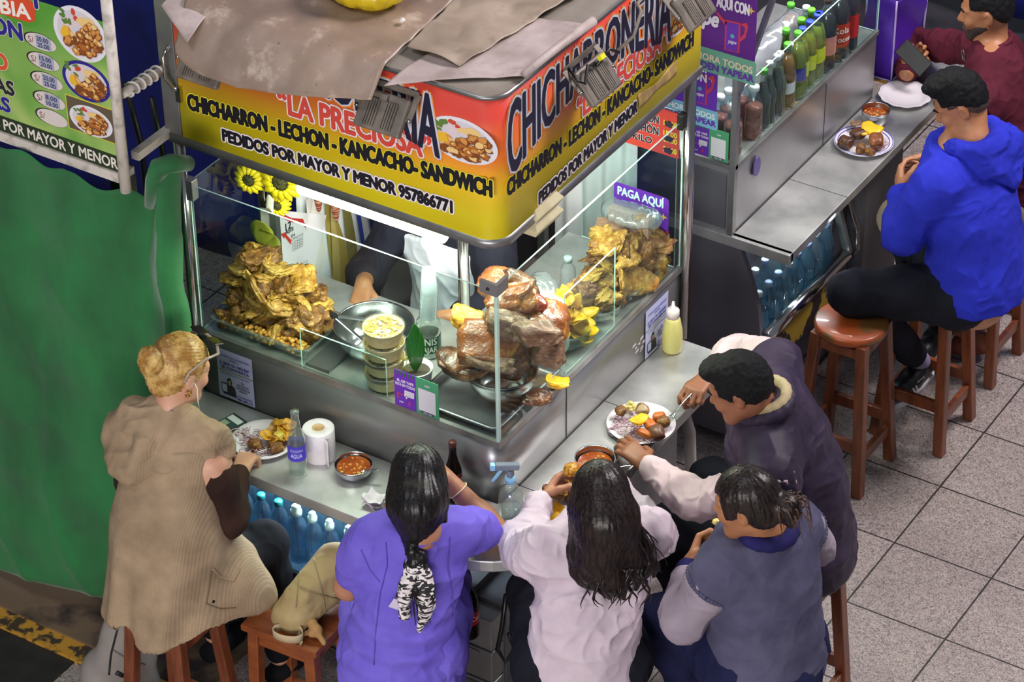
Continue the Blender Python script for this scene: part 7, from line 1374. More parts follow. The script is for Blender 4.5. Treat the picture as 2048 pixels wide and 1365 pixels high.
rp('roast pork scrap lying on the tray right of the bowl', 1075, 795, .13, (.05, .035, .015), roastd, (0, 0, .7), 41, 0, .3, .3); put('potato_scrap', lump('potato_scrap', sweet, (.04, .03, .012), 42, .25, .2), PZ(1115, 765, 1.275), (0, .1, .5), 1, 'yellow scrap of sweet potato on the corner tray')
S = Solid(.006); c = PX(1118, 660, -.06); S.cone(c+V3(0, -.01, .09), c+V3(0, .01, -.07), .03, .028, .02); S.cone(c+V3(-.05, .0, .11), c+V3(0, -.01, .09), .026, .03, .02); solid_obj('white_bag', S, mat('white_bag_film', '#dcdde0', .35, bump=.3, bs=30), None, lambda V, n: .006*np.abs(vnoise(V, 30, 2)), label='bunched white plastic bag edge beside the roast pork', cat='bag')
# sweet potato chips in a glass bowl, second glass bowl with fried pork
SP = [lump('sweet_potato_slice', sweet, (.042, .03, .0055), 50, .12, .5, .3, .04, 3), lump('sweet_potato_slice', sweet, (.036, .03, .006), 51, .15, -.6, .3, .04, 3), lump('sweet_potato_slice', sweet, (.05, .026, .006), 52, .15, .7, .3, .04, 3)]
bcn = V3(-.115, .60, 1.257); bowl('clear glass bowl heaped with yellow sweet potato slices', bcn, .098, .075, bowl_glass, foot=.5)
rg = random.Random(12); pts = []
for lay in range(9):
    R_ = (.055, .07, .08, .082, .075, .065, .052, .04, .025)[lay]
    for k in range((7, 9, 10, 10, 9, 7, 5, 4, 2)[lay]): a, q = rg.uniform(0, 6.28), R_*math.sqrt(rg.random()); pts.append((bcn[0]+q*math.cos(a), bcn[1]+q*math.sin(a), 1.268+.02*lay))
pile(SP, 'sweet_potato_slice', 'yellow fried sweet potato slice heaped in the clear glass bowl', 'sweet potato slices in the glass bowl', pts, (.85, 1.1), .7, 4)
bowl('small clear glass bowl of fried pork behind the sweet potato bowl', (-.105, .80, 1.257), .085, .055, bowl_glass, foot=.5)
m = MB(); rg = random.Random(5)
for i in range(160): a, q = rg.uniform(0, 6.28), .07*math.sqrt(rg.random()); m.add(kv@np.array(Matrix.Rotation(rg.uniform(0, 3), 3, 'X')).T+np.array([-.105+q*math.cos(a), .80+q*math.sin(a), 1.264+rg.random()*.045]), kf, 0, True)
m.build('toasted_corn', palecorn, label='pale toasted corn in the small glass bowl by the divider', cat='food', kind='stuff')
pts = [(-.105+rg.uniform(-.055, .055), .80+rg.uniform(-.055, .055), 1.325+.028*(k//5)) for k in range(17)]; pile(CH, 'pork_rind', 'curled piece of fried pork in the small glass bowl by the divider', 'fried pork in the small glass bowl', pts, (.7, .95), .9, 8)
tray('clear tray of fried pork at the far right end of the case', (-.22, .90, 1.256), (-.03, 1.165, 1.256), .04, bowl_glass)
rg = random.Random(16); pts = []
for lay in range(6):
    for k in range((11, 10, 9, 7, 5, 3)[lay]): pts.append((rg.uniform(-.20, -.05), rg.uniform(.93, 1.15), 1.285+.034*lay))
pile(CH, 'pork_rind', 'piece of fried pork in the heap at the far right end of the case', 'fried pork in the right tray', pts, (.85, 1.15), .9, 18)
put('pork_slab', big, PX(1262, 560, -.055), (1.1, .5, 1.3), .95, 'long slab of fried pork leaning on the right glass')
S = Solid(.006); c = V3(-.12, 1.05, 1.515); S.cone(c+V3(-.08, -.0, .0), c+V3(.07, .03, -.01), .034, .03, .03); S.ell(c, (.09, .06, .03), .03); solid_obj('film_bag', S, film, None, lambda V, n: .010*np.abs(vnoise(V*np.array([1, 1, .6]), 34, 3)), label='crumpled clear plastic film lying on the right pork heap', cat='bag')
# bottles and bags behind the roast
def thing_at(u, v, z): p = PZ(u, v, z); p[2] = z; return p
bottle('clear sauce bottle with flip-up cap at the inner edge of the right case', 'pet', thing_at(1136, 578, 1.257), cap='#a9c3c9', body=film, h=.13, r=.028); bottle('white squeeze bottle with pointed nozzle beside the chips', 'squeeze', thing_at(1080, 640, 1.257), cap='#dfe3ea', body=P_('#cfd3dc'), h=.10, r=.026); bottle('white round sauce bottle behind the roast pork', 'squeeze', thing_at(1103, 645, 1.257), cap='#dcdcdc', body=P_('#d3d3d6'), h=.09, r=.03)
S = Solid(.007); c = thing_at(1095, 610, 1.30); S.ell(c, (.07, .06, .05), .02); S.ell(c+V3(-.04, .03, .03), (.06, .05, .06), .03); solid_obj('film_bag', S, film, None, lambda V, n: .014*np.abs(vnoise(V, 18, 4)), label='loose clear plastic bags bunched behind the yellow chips', cat='bag')
# napkin packs, pay sign, price sign at the far right end
gm = mat('gingham_paper', '#cfb39c', .7, 0, hx2='#b9937c', vs=1, wave=None); m = MB(); a = PY(1222, 440, 1.12); t = thing('napkin_pack', 'checked brown napkin pack standing before the purple pay sign', 'napkins', (a[0]+.08, 1.12, 1.40)); m.box((a[0], 1.095, 1.395), (a[0]+.165, 1.13, 1.485)); m.build('napkins', gm, t, bevel=.002); T = Text((0, -1, 0))
for k in range(9): x = a[0]+.008+k*.018; T.patch([(x, 1.095, 1.396), (x+.008, 1.095, 1.396), (x+.008, 1.095, 1.484), (x, 1.095, 1.484)], P_('#bd8f7c'), .0006)
for k in range(5): z = 1.402+k*.018; T.patch([(a[0], 1.095, z), (a[0]+.165, 1.095, z), (a[0]+.165, 1.095, z+.006), (a[0], 1.095, z+.006)], P_('#c79a86'), .001)
T.build('check_print', t)
for k in range(5):
    m = MB(); m.obox((-.20+.003*k, 1.06-.012*k, 1.415-.006*k), (V3(1, .25, .25), V3(0, 1, -.4), V3(-.2, .3, 1)), (.055, .0035, .055)); m.build('paper_bag', mat('brown_paper', '#a8806c', .7, 0, hx2='#96705c', vs=20) if 'brown_paper' not in MATS else MATS['brown_paper'], label='small brown paper bag in the fanned stack beside the napkins', cat='paper bag', group='fanned brown paper bags')
t = thing('pay_sign', 'purple pay sign standing inside the right end of the case', 'sign', (-.14, 1.16, 1.257)); y = 1.160; m = MB(); m.poly(rrect((-.252, 1.30), (-.03, 1.555), y, .014), (0, -1, 0), .003); m.build('card', PUR2, t); T = Text((0, -1, 0)); T.line('PAGA AQUÍ', (-.235, y-.003, 1.51), (-.05, y-.003, 1.512), .032, P_('#cfeaf2'), bold=.05); T.line('CON', (-.15, y-.003, 1.455), (-.07, y-.003, 1.457), .032, P_('#cfeaf2'), bold=.05); T.patch(star((-.05, y-.003, 1.475), .016), GOLD); cup_phone(T, (-.07, y-.003, 1.37), .045, y); T.build('print', t)
t = thing('price_sign', 'red price sign with dark words hung at the right end of the stall', 'sign', (-.11, 1.172, 1.72)); y = 1.172; m = MB(); m.box((-.222, y, 1.72), (-.006, y+.004, 1.90)); m.build('board', P_('#b53a32'), t); T = Text((0, -1, 0)); DK = P_('#241f2c')
for s, x0, x1, z, h in (('CHICHARRÓN', -.252, -.085, 1.835, .03), ('LECHÓN', -.205, -.085, 1.79, .03), ('KILO', -.185, -.11, 1.748, .024)): T.line(s, (x0, y, z), (x1, y, z+.002), h, DK, bold=.04, outl=[(.05, P_('#d9cfd6'))])
for s, z in (('10.00', 1.84), ('15.00', 1.80), ('20.00', 1.775), ('25.00', 1.735)): T.line(s, (-.065, y, z), (-.012, y, z+.001), .02, P_('#d9c23a'), bold=.03)
for z in (1.848, 1.79, 1.742): T.patch([(-.06, y, z-.008), (-.035, y, z-.012), (-.025, y, z+.006), (-.045, y, z+.014), (-.062, y, z+.008)], P_('#2a2430'), .004)
T.build('print', t)
# white curtain and dark panel behind the vendor, calendar, patterned cloth, sunflowers
m = MB(); m.grid(lambda u, v: (-.62+.34*u, 1.36+.012*math.sin(u*26), .2+1.85*v), 50, 4, th=.003); m.build('white_curtain', mat('white_curtain', '#d8d6e0', .7, 0, hx2='#c6c4d0', vs=5), label='white curtain hanging behind the right end of the stall', cat='curtain')
m = MB(); m.box((-.66, 1.30, .0), (-.63, 1.33, 2.05)); m.build('grey_upright', MATS['grey_profile'], label='grey upright standing beside the white curtain', cat='post')
m = MB(); m.box((-1.30, 1.40, .0), (-.64, 1.42, 2.05)); m.build('rear_panel', mat('dark_panel', '#2b2730', .6), label='dark rear panel behind the vendor', cat='panel')
def leafcloth():
    mm = mat('patterned_cloth', '#c9cdd2', .8, 0, hx2='#bfc4ca', vs=4, bump=.2, bs=200); return mm
t = thing('patterned_cloth', 'white cloth with olive leaves and blue stripes hanging inside the left end', 'cloth', (-1.2, .9, .8)); f_ = lambda u, v: (-1.205+.02*math.sin(u*7)+.01*math.sin(v*6), .58+.80*u, .62+1.0*v); m = MB(); m.grid(f_, 40, 20, th=.003); m.build('cloth_sheet', leafcloth(), t)
def leafshape(u0, v0, w, h, lean, mname, k):
    mb = MB(); N_ = 14; L_ = [];
    for i in range(N_+1): s = i/N_; wd = w*math.sin(s*math.pi)**.8; uu = u0+lean*s+.05*math.sin(s*3); L_.append((uu-wd, uu+wd, v0+h*s))
    v = []; 
    for a, b, c in L_:
        for q in (a, b): p = f_(q, c); v.append((p[0]+.004+.0006*k, p[1], p[2]))
    mb.add(v, [(2*i, 2*i+1, 2*i+3, 2*i+2) for i in range(N_)], 0); mb.build('printed_leaf', P_(mname), t)
leafshape(.22, .05, .07, .75, -.05, '#8a7a3c', 0); leafshape(.30, .0, .045, .85, .0, '#6f6a3a', 1); leafshape(.45, .1, .018, .85, -.1, '#2b3f96', 2); leafshape(.58, .1, .035, .85, -.12, '#2a3a6a', 3); leafshape(.61, .1, .012, .85, -.12, '#7a7030', 4); leafshape(.10, .15, .03, .6, .1, '#9a8a52', 5)
xq = -1.185; cal = thing('calendar', 'white wall calendar with red swoosh and notes inside the left end', 'calendar', (xq, .57, 1.1)); Q2 = lambda u, v: PX(u, v, xq); m = MB(); m.poly([Q2(550, 420), Q2(542, 598), Q2(622, 565), Q2(652, 430)], (1, 0, 0), .002); m.build('sheet', P_('#cfccd4'), cal)
T = Text((1, 0, 0)); T.n = V3(1, 0, 0); Q3 = lambda u, v: PX(u, v, xq+.002)
T.patch([Q3(548, 418), Q3(556, 432), Q3(580, 444), Q3(604, 446), Q3(613, 460), Q3(606, 438), Q3(582, 436), Q3(558, 424)], P_('#a8302c')); T.patch([Q3(592, 570), Q3(634, 549), Q3(631, 540), Q3(598, 558)], P_('#b5332f')); T.patch([Q3(561, 468), Q3(572, 464), Q3(571, 468), Q3(582, 480), Q3(582, 490), Q3(569, 474), Q3(568, 478)], P_('#c0332c'))
T.line('12', Q3(571, 462), Q3(582, 456), .03, INK, bold=.02); T.line('Abril', Q3(571, 470), Q3(586, 461), .018, INK, bold=.02); T.line('04', Q3(582, 476), Q3(590, 472), .014, INK, bold=0); T.line('L M M J V S D', Q3(583, 482), Q3(606, 470), .010, INK, bold=0)
for r_ in range(4): T.line('1 2 3 4 5 6 7', Q3(584, 489+r_*5), Q3(606, 477+r_*5), .009, INK, bold=0); T.line('8 9 10 11 12', Q3(596, 552-r_*6), Q3(615, 542-r_*6), .010, P_('#6a6a8a'), bold=0)
T.build('print', cal)
m = MB(); m.poly([PX(520, 415, -1.19), PX(530, 560, -1.19), PX(548, 552, -1.19), PX(548, 420, -1.19)], (1, 0, 0), .002); lf_ = m.build('paper_strip', P_('#8a8780'), label='narrow grey notice taped on the inner post by the calendar', cat='paper'); m = MB(); m.poly([PX(612, 400, -1.192), PX(622, 565, -1.192), PX(656, 530, -1.192), PX(634, 385, -1.192)], (1, 0, 0), .002); m.build('paper_sheet', P_('#c9c6c0'), label='plain white sheet hanging right of the calendar', cat='paper')
m = MB(); m.box((-1.215, .03, 1.50), (-1.213, .40, 1.52)); 
petal = mat('sunflower_yellow', '#e6d816', .5, 0, hx2='#c9b40c', vs=12); seedm = mat('sunflower_centre', '#4a4a1c', .8, 0, hx2='#1e1c0c', vs=120, lo=.4, hi=.55, bump=1, bs=160)
for (u, v, y, r_, nm) in ((500, 357, .30, .05, 'left'), (563, 362, .32, .066, 'right'), (556, 408, .33, .04, 'lowest')):
    c = PY(u, v, y); n = nrm((.25, -1, .1)); t = thing('sunflower', nm+' of the three cloth sunflowers at the left end of the case', 'flower', tuple(c)); x = nrm(np.cross((0, 0, 1), n)); yv = np.cross(n, x); 
    for ring_ in range(2):
        for k in range(14):
            a = 2*math.pi*(k+.5*ring_)/14; d = x*math.cos(a)+yv*math.sin(a); e = np.cross(n, d); m = MB(); L_ = r_*(1.05 if ring_ else .95)
            m.grid(lambda uu, vv: c+d*(r_*.45+L_*.75*uu)+e*(vv-.5)*r_*.5*math.sin(.35+uu*2.7)+n*(.012-.02*uu*uu+.008*ring_-.01*abs(vv-.5)), 6, 3, th=.0008); m.build('petal', petal, t)
    m = MB(); 
    pr = [(.001, .018), (r_*.3, .017), (r_*.52, .010), (r_*.56, .0)]; v = []
    for rr_, zz in pr:
        for k in range(16): a = k*math.pi/8; v.append(c+(x*math.cos(a)+yv*math.sin(a))*rr_+n*zz)
    m.add(v, [(i*16+k, i*16+(k+1) % 16, (i+1)*16+(k+1) % 16, (i+1)*16+k) for i in range(3) for k in range(16)], 0, True); m.build('seed_head', seedm, t)
m = MB(); a = PY(530, 470, .33); m.grid(lambda u, v: a+V3(.05*(v-.5)*math.sin(.3+u*2.6)*2+.02*u, .01*math.sin(u*5), -.09*u+.02), 12, 5, th=.001); m.grid(lambda u, v: a+V3(-.02+.05*(v-.5)*math.sin(.3+u*2.6)*2, .01*math.sin(u*4), .05-.09*u), 12, 5, th=.001); o = m.build('cloth_leaf', mat('dull_yellow_leaf', '#9a9a2c', .6, 0, hx2='#6f7524', vs=10), label='limp yellow green cloth leaf hanging below the sunflowers', cat='leaf')
m = MB(); a = PY(540, 395, .27); m.grid(lambda u, v: a+V3(.03*(v-.5), -.01*u, -.05*u+.01*math.sin(v*4)), 8, 5, th=.001); m.build('cloth_ribbon', P_('#cfd0bd'), label='white cloth flower folded between the sunflowers', cat='flower')
for i, (u, v, nm) in enumerate(((636, 392, 'left'), (671, 412, 'right'))):
    c = PX(u, v, -1.15); m = MB(); m.lathe([(.0, -.07), (.008, -.06), (.022, .02), (.024, .07), (0, .08)], c, 14); m.build('cloth_pod', mat('red_gingham', '#8a3c2a', .7, 0, hx2='#c09a80', vs=2, lo=.45, hi=.5, stretch=(10, 10, 60)) if 'red_gingham' not in MATS else MATS['red_gingham'], label=nm+' of two red checked cloth pods hanging behind the lamp', cat='decoration')
# foam boxes on the shelf under the canopy
foam = mat('cream_foam', '#c9bf9c', .7, 0, hx2='#b5a984', vs=12, bump=.15, bs=90)
for k in range(2):
    c = V3(.0-.0, .17, 1.985+.0) if False else PZ(1072, 466-26*k, 1.97+.05*k); t = thing('foam_box', ('lower' if k == 0 else 'upper')+' cream foam food box at the shelf edge under the canopy', 'box', tuple(c)); m = MB()
    v = []
    for z, s in ((0, .075), (.028, .095), (.032, .095), (.055, .075)):
        for i, j in ((-1, -1), (1, -1), (1, 1), (-1, 1)): v.append(c+V3(-.05+i*s*.85, .04+j*s*.85, z))
    m.add(v, [(3, 2, 1, 0), (12, 13, 14, 15)]+[(l*4+i, l*4+(i+1) % 4, l*4+4+(i+1) % 4, l*4+4+i) for l in range(3) for i in range(4)]); m.build('clamshell', foam, t, bevel=.008)

# ================================================================ on the counter
Z = 1.0005
def at(u, v, z=Z): p = PZ(u, v, z); p[2] = z; return p
c = at(447, 858); t = thing('phone', 'phone with lit screen lying left of the chips plate', 'phone', tuple(c)); ax = (nrm(V3(.25, 1, 0)), nrm(V3(1, -.25, 0)), V3(0, 0, 1)); m = MB(); m.obox(c+V3(0, 0, .005), ax, (.078, .038, .004)); m.build('phone_body', black, t, bevel=.003); m = MB(); m.obox(c+V3(0, 0, .0094), ax, (.072, .034, .0002)); m.build('screen', P_('#3a4a48', .1), t); T = Text((0, 0, 1)); q = lambda u, v: c+ax[0]*u+ax[1]*v+V3(0, 0, .0098)
T.patch([q(.04, -.03), q(.066, -.03), q(.066, .03), q(.04, .03)], P_('#c9cfcc')); T.patch([q(-.03, -.03), q(.03, -.03), q(.03, .0), q(-.03, .0)], P_('#8a9a80')); T.patch([q(-.06, -.028), q(-.035, -.028), q(-.035, .028), q(-.06, .028)], P_('#6a7f78')); T.build('screen_print', t)
def chips(kind_m, dims, seed): return lump('potato_slice', kind_m, dims, seed, .12, .4, .2, .03, 3)
PS = [chips(potato, (.028, .026, .005), 60), chips(potato, (.024, .022, .006), 61)]
def onions(label, c, R_, n, seed, z0=.012):
    m = MB(); rg = random.Random(seed)
    for k in range(n):
        a, q = rg.uniform(0, 6.28), R_*math.sqrt(rg.random()); o = V3(c[0]+q*math.cos(a), c[1]+q*math.sin(a), c[2]+z0+rg.random()*.014); r_ = rg.uniform(.010, .020); st = rg.uniform(0, 6.28); tl = rg.uniform(-.4, .4)
        m.tube([o+V3(r_*math.cos(st+b), r_*math.sin(st+b), tl*r_*math.sin(b)) for b in np.linspace(0, 2.6, 7)], .0016, 5)
    m.build('sliced_onion', onionm, label=label, cat='food', kind='stuff')
# plate one: chips, onion, two chicken pieces, fork
c = at(528, 888); plate('white plate with sliced potatoes, onion and fried meat at the left counter', c, .112); rg = random.Random(3)
pts = [(c[0]+rg.uniform(-.01, .08), c[1]+rg.uniform(-.01, .085), c[2]+.022+.010*(k//5)) for k in range(17)]; pile(PS, 'potato_slice', 'fried potato slice on the left counter plate', 'potato slices on the left plate', pts, (.8, 1.15), .6, 5)
onions('sliced red onion on the left counter plate', c+V3(-.055, -.02, 0), .045, 46, 2); onions('sliced red onion at the front of the left counter plate', c+V3(.01, -.07, 0), .035, 26, 12)
put('fried_meat', lump('fried_meat', crack2, (.026, .022, .018), 70, .2), c+V3(-.0, -.05, .028), (0, 0, .3), 1, 'browned meat piece beside the fork on the left plate'); put('fried_meat', lump('fried_meat', crack2, (.028, .022, .02), 71, .2), c+V3(.07, -.025, .03), (0, .1, 1), 1, 'browned meat piece nearest the bottle on the left plate'); put('boiled_potato', lump('boiled_potato', mat('pale_potato', '#cdbb5a', .4, 0, hx2='#b5a03c', vs=20), (.02, .018, .015), 72, .1), c+V3(.055, .015, .045), (0, 0, 0), 1, 'pale yellow boiled potato on the left plate')
cutlery('steel fork lying across the front of the left counter plate', at(487, 918, 1.03), at(556, 890, 1.04))
bottle('empty clear glass soda bottle with blue label on the left counter', 'glass', at(597, 947), cap=None, body=gl_clear, lab='#4a3fc0', lab_t={'z': (.27, .5), 'face': -1.0, 'txt': [('SOCOSANI', .42, .009, '#cfd0ea'), ('AGUA', .33, .016, '#cfd0ea')]}, h=.265, r=.031)
c = at(640, 912); t = thing('toilet_roll', 'white paper roll standing on the left counter', 'paper roll', tuple(c)); m = MB(); m.lathe([(.02, 0), (.054, 0), (.0545, .002), (.0545, .118), (.052, .12), (.022, .12), (.021, .118), (.02, 0)], c, 40, cap=False); m.build('paper', mat('tissue_paper', '#d9d2d6', .9, 0, hx2='#cfc8cc', vs=30, bump=.15, bs=120), t); m = MB(); m.lathe([(.0215, .002), (.0215, .121), (.019, .121), (.019, .002)], c, 24, cap=False); m.build('core', kraft, t); m = MB(); m.grid(lambda u, v: c+V3(.045+.022*u, -.030-.012*u, .001+.11*v), 5, 6, th=.0006); m.build('loose_sheet', MATS['tissue_paper'], t)
c = at(708, 948); t = bowl('small steel bowl of red broth on the left counter', c, .065, .042, bowl_steel, foot=.55); soup_in(t, c, .057, .032, 4); cutlery('steel spoon resting in the red broth bowl on the left counter', at(757, 941, 1.055), at(722, 945, 1.038), 'spoon', False)
m = MB(); c = at(748, 1010); 
for k in range(3): m.grid(lambda u, v: c+V3(-.03+.07*u, -.03+.06*v, .006+.012*k+.010*math.sin(u*6+k)+.008*math.sin(v*7+u*3)), 12, 12, th=.0006)
m.build('paper_napkin', MATS['tissue_paper'], label='crumpled white napkin by the elbow of the person in violet', cat='napkin')
bottle('small glass cola bottle with red label against the stall body', 'cola', at(908, 998), cap='#5a2a26', body=liquid('#1a0f0d', .93), lab='#b3262c', lab_t={'z': (.34, .52), 'face': -1.05, 'txt': [('Coca-Cola', .38, .020, '#e9dfdc')]}, h=.225, r=.029, neck=.012)
# spray bottle
c = at(1022, 1048); t = thing('spray_bottle', 'clear spray bottle with pale blue trigger on the counter corner', 'spray bottle', tuple(c)); m = MB(); m.lathe([(.001, 0), (.036, 0), (.040, .004), (.040, .125), (.036, .142), (.018, .160), (.014, .166), (.014, .178)], c, 28); m.build('bottle_body', gl_clear, t); m = MB(); m.lathe([(.001, .003), (.038, .004), (.038, .07), (0, .0705)], c, 28); m.build('liquid', clear('spray_liquid', '#e6edf0', .05, .8, '#d3dee4', .25), t); m = MB(); m.lathe([(.018, .176), (.018, .196), (.012, .2), (0, .2)], c, 20); m.build('collar', P_('#7fb3d3'), t)
m = MB(); hd = nrm(V3(-.62, -.55, 0)); m.bar(c+V3(0, 0, .195), c+V3(0, 0, .225), .024, .02); m.bar(c-hd*.03+V3(0, 0, .236), c+hd*.05+V3(0, 0, .245), .022, .024); m.build('spray_head', P_('#6d7884'), t, bevel=.005); m = MB(); m.bar(c+hd*.05+V3(0, 0, .245), c+hd*.066+V3(0, 0, .246), .02, .022); m.tube([c+hd*.028+V3(0, 0, .232), c+hd*.045+V3(0, 0, .205), c+hd*.06+V3(0, 0, .185)], [.007, .006, .005], 8); m.build('trigger', P_('#8fc3e3'), t, bevel=.003); m = MB(); m.tube([c+V3(0, 0, .18), c+V3(.005, .005, .1), c+V3(.015, .01, .01)], .0025, 8); m.build('dip_tube', film, t)
# corner plate of the person in the pale sweatshirt, broth bowl
c = at(1140, 1003); plate('white plate of fried food before the person in the pale sweatshirt', c, .112); rg = random.Random(8)
pts = [(c[0]+rg.uniform(-.07, .05), c[1]+rg.uniform(-.06, .07), c[2]+.024+.012*(k//5)) for k in range(11)]; pile([lump('fried_meat', crack2, (.024, .02, .015), 80, .3), lump('fried_meat', crack, (.03, .018, .01), 81, .3, .4)], 'fried_meat', 'browned food piece on the corner plate', 'food pieces on the corner plate', pts, (.8, 1.1), .6, 6)
for k, (u, v) in enumerate(((1110, 1020), (1118, 1035))): put('potato_slice', SP[k], at(u, v, 1.035), (.3, .2, k), .9, ('upper' if k == 0 else 'lower')+' yellow slice at the left edge of the corner plate')
c = at(1190, 938); t = bowl('steel bowl of broth behind the corner plate', c, .068, .045, bowl_steel, foot=.55); soup_in(t, c, .058, .028, 7); cutlery('steel spoon on the rim of the bowl behind the corner plate', at(1264, 930, 1.045), at(1205, 945, 1.06), 'spoon', False)
put('bread_bite', lump('bread_bite', potato, (.024, .02, .018), 90, .25), PZ(1142, 940, 1.165), (0, 0, .3), 1, 'golden bite of food held in the left fingers of the person in the pale sweatshirt'); put('yam_bite', lump('yam_bite', yam, (.022, .018, .016), 91, .2), PZ(1163, 942, 1.15), (0, 0, .6), 1, 'orange bite of food held in the right fingers of the person in the pale sweatshirt'); put('food_bite', lump('food_bite', palecorn, (.012, .010, .009), 92, .2), PZ(1432, 1044, 1.245), (0, 0, .6), 1, 'small pale bite held at the mouth of the person in grey')
# right plate
c = at(1282, 855); plate('white plate with onion, yam and meat at the right counter', c, .120); onions('sliced red onion on the left side of the right counter plate', c+V3(-.05, -.045, 0), .05, 60, 5); onions('sliced red onion along the front of the right counter plate', c+V3(.03, -.06, 0), .05, 34, 6)
for nm, u, v, z, dm, mm_, sd, lb in (('meat_chunk', 1242, 822, 1.045, (.02, .02, .016), crack2, 100, 'small brown meat cube at the back left of the right plate'), ('potato_half', 1284, 820, 1.05, (.026, .022, .02), mat('browned_potato', '#b59a78', .5, 0, hx2='#6a4a30', vs=16, lo=.4, hi=.5), 101, 'browned potato half at the back of the right plate'), ('sweet_potato_slice', 1277, 842, 1.065, (.045, .022, .007), sweet, 102, 'long yellow sweet potato slice across the right plate'), ('yam_piece', 1300, 850, 1.045, (.03, .02, .018), yam, 103, 'orange yam piece in the middle of the right plate'), ('yam_piece', 1318, 835, 1.045, (.024, .02, .02), yam, 104, 'orange yam piece at the right of the right plate'), ('meat_chunk', 1327, 845, 1.045, (.024, .022, .02), crack2, 105, 'brown meat chunk under the fork of the right plate'), ('boiled_potato', 1315, 865, 1.045, (.03, .026, .024), mat('brown_potato', '#6f4a34', .4, 0, hx2='#5a3826', vs=14), 106, 'round brown potato at the front right of the right plate'), ('yam_piece', 1290, 868, 1.04, (.034, .014, .012), yam, 107, 'orange yam stick at the front of the right plate')): put(nm, lump(nm, mm_, dm, sd, .15, .2 if 'slice' in nm else 0, .3, .05, 3), PZ(u, v, z), (.2, .2, sd), 1, lb)
m = MB(); rg = random.Random(7)
for k in range(14): m.add(kv+np.array([c[0]-.06+rg.uniform(-.025, .025), c[1]+.055+rg.uniform(-.02, .02), c[2]+.026+rg.random()*.01]), kf, 0, True)
m.build('corn_kernels', palecorn, label='pale corn kernels at the back left of the right counter plate', cat='food', kind='stuff')
cutlery('steel fork held over the right counter plate', PZ(1392, 778, 1.125), PZ(1335, 843, 1.05))
bottle('pale yellow mustard squeeze bottle at the end of the right counter', 'squeeze', at(1344, 700), cap='#dccfcf', body=mat('mustard_plastic', '#d6cf86', .35, 0, hx2='#cbc274', vs=5), h=.19, r=.037)
# drinks stall worktop
c = at(1727, 290); plate('blue rimmed plate with meat and yellow slice on the drinks stall worktop', c, .118, rim='#4a4aa8')
for nm, u, v, z, dm, mm_, sd, lb in (('meat_chunk', 1692, 285, 1.04, (.034, .03, .024), roastd, 110, 'dark rounded meat chunk at the left of the blue rimmed plate'), ('meat_chunk', 1717, 268, 1.05, (.036, .028, .02), roastd, 111, 'flat brown meat chunk at the back of the blue rimmed plate'), ('meat_chunk', 1752, 283, 1.045, (.034, .03, .026), roast, 112, 'large brown meat block at the right of the blue rimmed plate'), ('sweet_potato_slice', 1744, 258, 1.065, (.046, .036, .009), sweet, 113, 'bright yellow slice on top of the blue rimmed plate'), ('sweet_potato_slice', 1728, 264, 1.058, (.03, .022, .007), sweet, 114, 'smaller yellow slice tucked under the bright one'), ('boiled_potato', 1722, 298, 1.035, (.022, .02, .022), crack2, 115, 'small upright browned potato at the front of the blue rimmed plate'), ('meat_chunk', 1740, 304, 1.033, (.022, .018, .016), crack2, 116, 'small cut meat cube at the front right of the blue rimmed plate'), ('meat_slice', 1712, 247, 1.045, (.026, .02, .006), flesh, 117, 'thin brown meat slice at the back edge of the blue rimmed plate')): put(nm, lump(nm, mm_, dm, sd, .15, .1, .45, .05, 3), PZ(u, v, z), (.1, .1, sd), 1, lb)
onions('sliced onion at the right of the blue rimmed plate', c+V3(.07, .0, 0), .025, 24, 9)
c = at(1750, 243); t = bowl('steel cup of red broth beside the bag on the drinks stall worktop', c, .056, .055, bowl_steel, foot=.75); soup_in(t, c, .051, .036, 9)
plate('empty white plate with scalloped rim on the drinks stall worktop', at(1810, 196), .108, wob=.025)
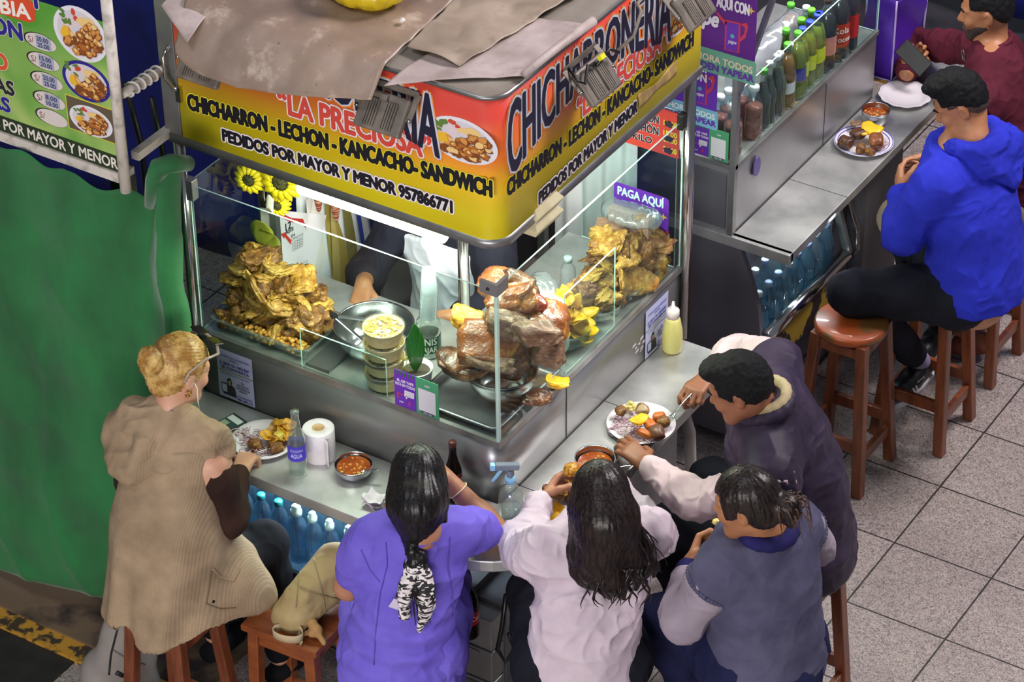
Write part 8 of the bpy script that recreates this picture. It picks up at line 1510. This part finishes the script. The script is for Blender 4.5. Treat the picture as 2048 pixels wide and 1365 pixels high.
# violet shopping bag
vb = mat('violet_bag', '#4a1f9c', .45, 0, hx2='#3c1784', vs=4, bump=.15, bs=30); c = PZ(1783, 128, 1.0005); c[2] = 1.0005; t = thing('shopping_bag', 'violet shopping bag with white piping on the far end of the drinks stall', 'bag', tuple(c)); m = MB()
def bagside(u, v): 
    a = u*4; k = int(min(a, 3.999)); s = a-k; P4 = [(-.06, -.13), (.06, -.13), (.07, .12), (-.06, .12), (-.06, -.13)]; x = P4[k][0]*(1-s)+P4[k+1][0]*s; y = P4[k][1]*(1-s)+P4[k+1][1]*s; return c+V3(x*(1+.1*v)+.008*math.sin(v*9+u*17), y*(1+.12*v)+.01*math.sin(v*7+u*9), .38*v)
m.grid(bagside, 60, 16, th=.002); m.build('bag_sides', vb, t); m = MB()
for (x, y) in ((.06, -.13), (-.06, -.13), (.07, .12)): m.tube([c+V3(x*(1+.1*v)+.004, y*(1+.12*v)-.004, .38*v+.004) for v in np.linspace(0, 1, 8)], .004, 6)
m.tube([c+V3(-.06, -.135, .005), c+V3(.064, -.135, .005), c+V3(.074, .12, .005)], .004, 6); m.build('piping', P_('#a89ac9'), t); m = MB(); m.box((c[0]-.058, c[1]-.125, 1.001), (c[0]+.058, c[1]+.115, 1.006)); m.build('base', vb, t)
S = Solid(.007); S.ell(c+V3(0, .02, .36), (.06, .09, .05), .02); o = solid_obj('bread', S, mat('straw_bread', '#b8935a', .7, 0, hx2='#9a7640', vs=20, stretch=(30, 3, 3), bump=.4, bs=60), None, label='straw coloured bundle showing at the top of the violet bag', cat='food')
# phone in the bearded person's hand
hn = PZ(1827, 116, 1.15); t = thing('phone', 'black phone held by the bearded person', 'phone', tuple(hn)); l_ = nrm(_R*.66+_D*.68-_f*.1); n_ = nrm(-_f*.9+_D*.25-_R*.2); n_ = nrm(n_-l_*np.dot(n_, l_)); ax = (l_, np.cross(n_, l_), n_); m = MB(); m.obox(hn, ax, (.072, .037, .0045)); m.build('phone_body', black, t, bevel=.004); m = MB(); m.obox(hn+ax[2]*.0048, ax, (.068, .033, .0003)); m.build('back_cover', P_('#0d0d12', .4), t); m = MB(); m.lathe([(0, 0), (.006, 0), (.006, .0015), (0, .0015)], (0, 0, 0), 12); m.build('camera_lens', P_('#2a2a30', .1), t, world=False, loc=tuple((ax[0]*-.055+ax[1]*.02+ax[2]*.005)))
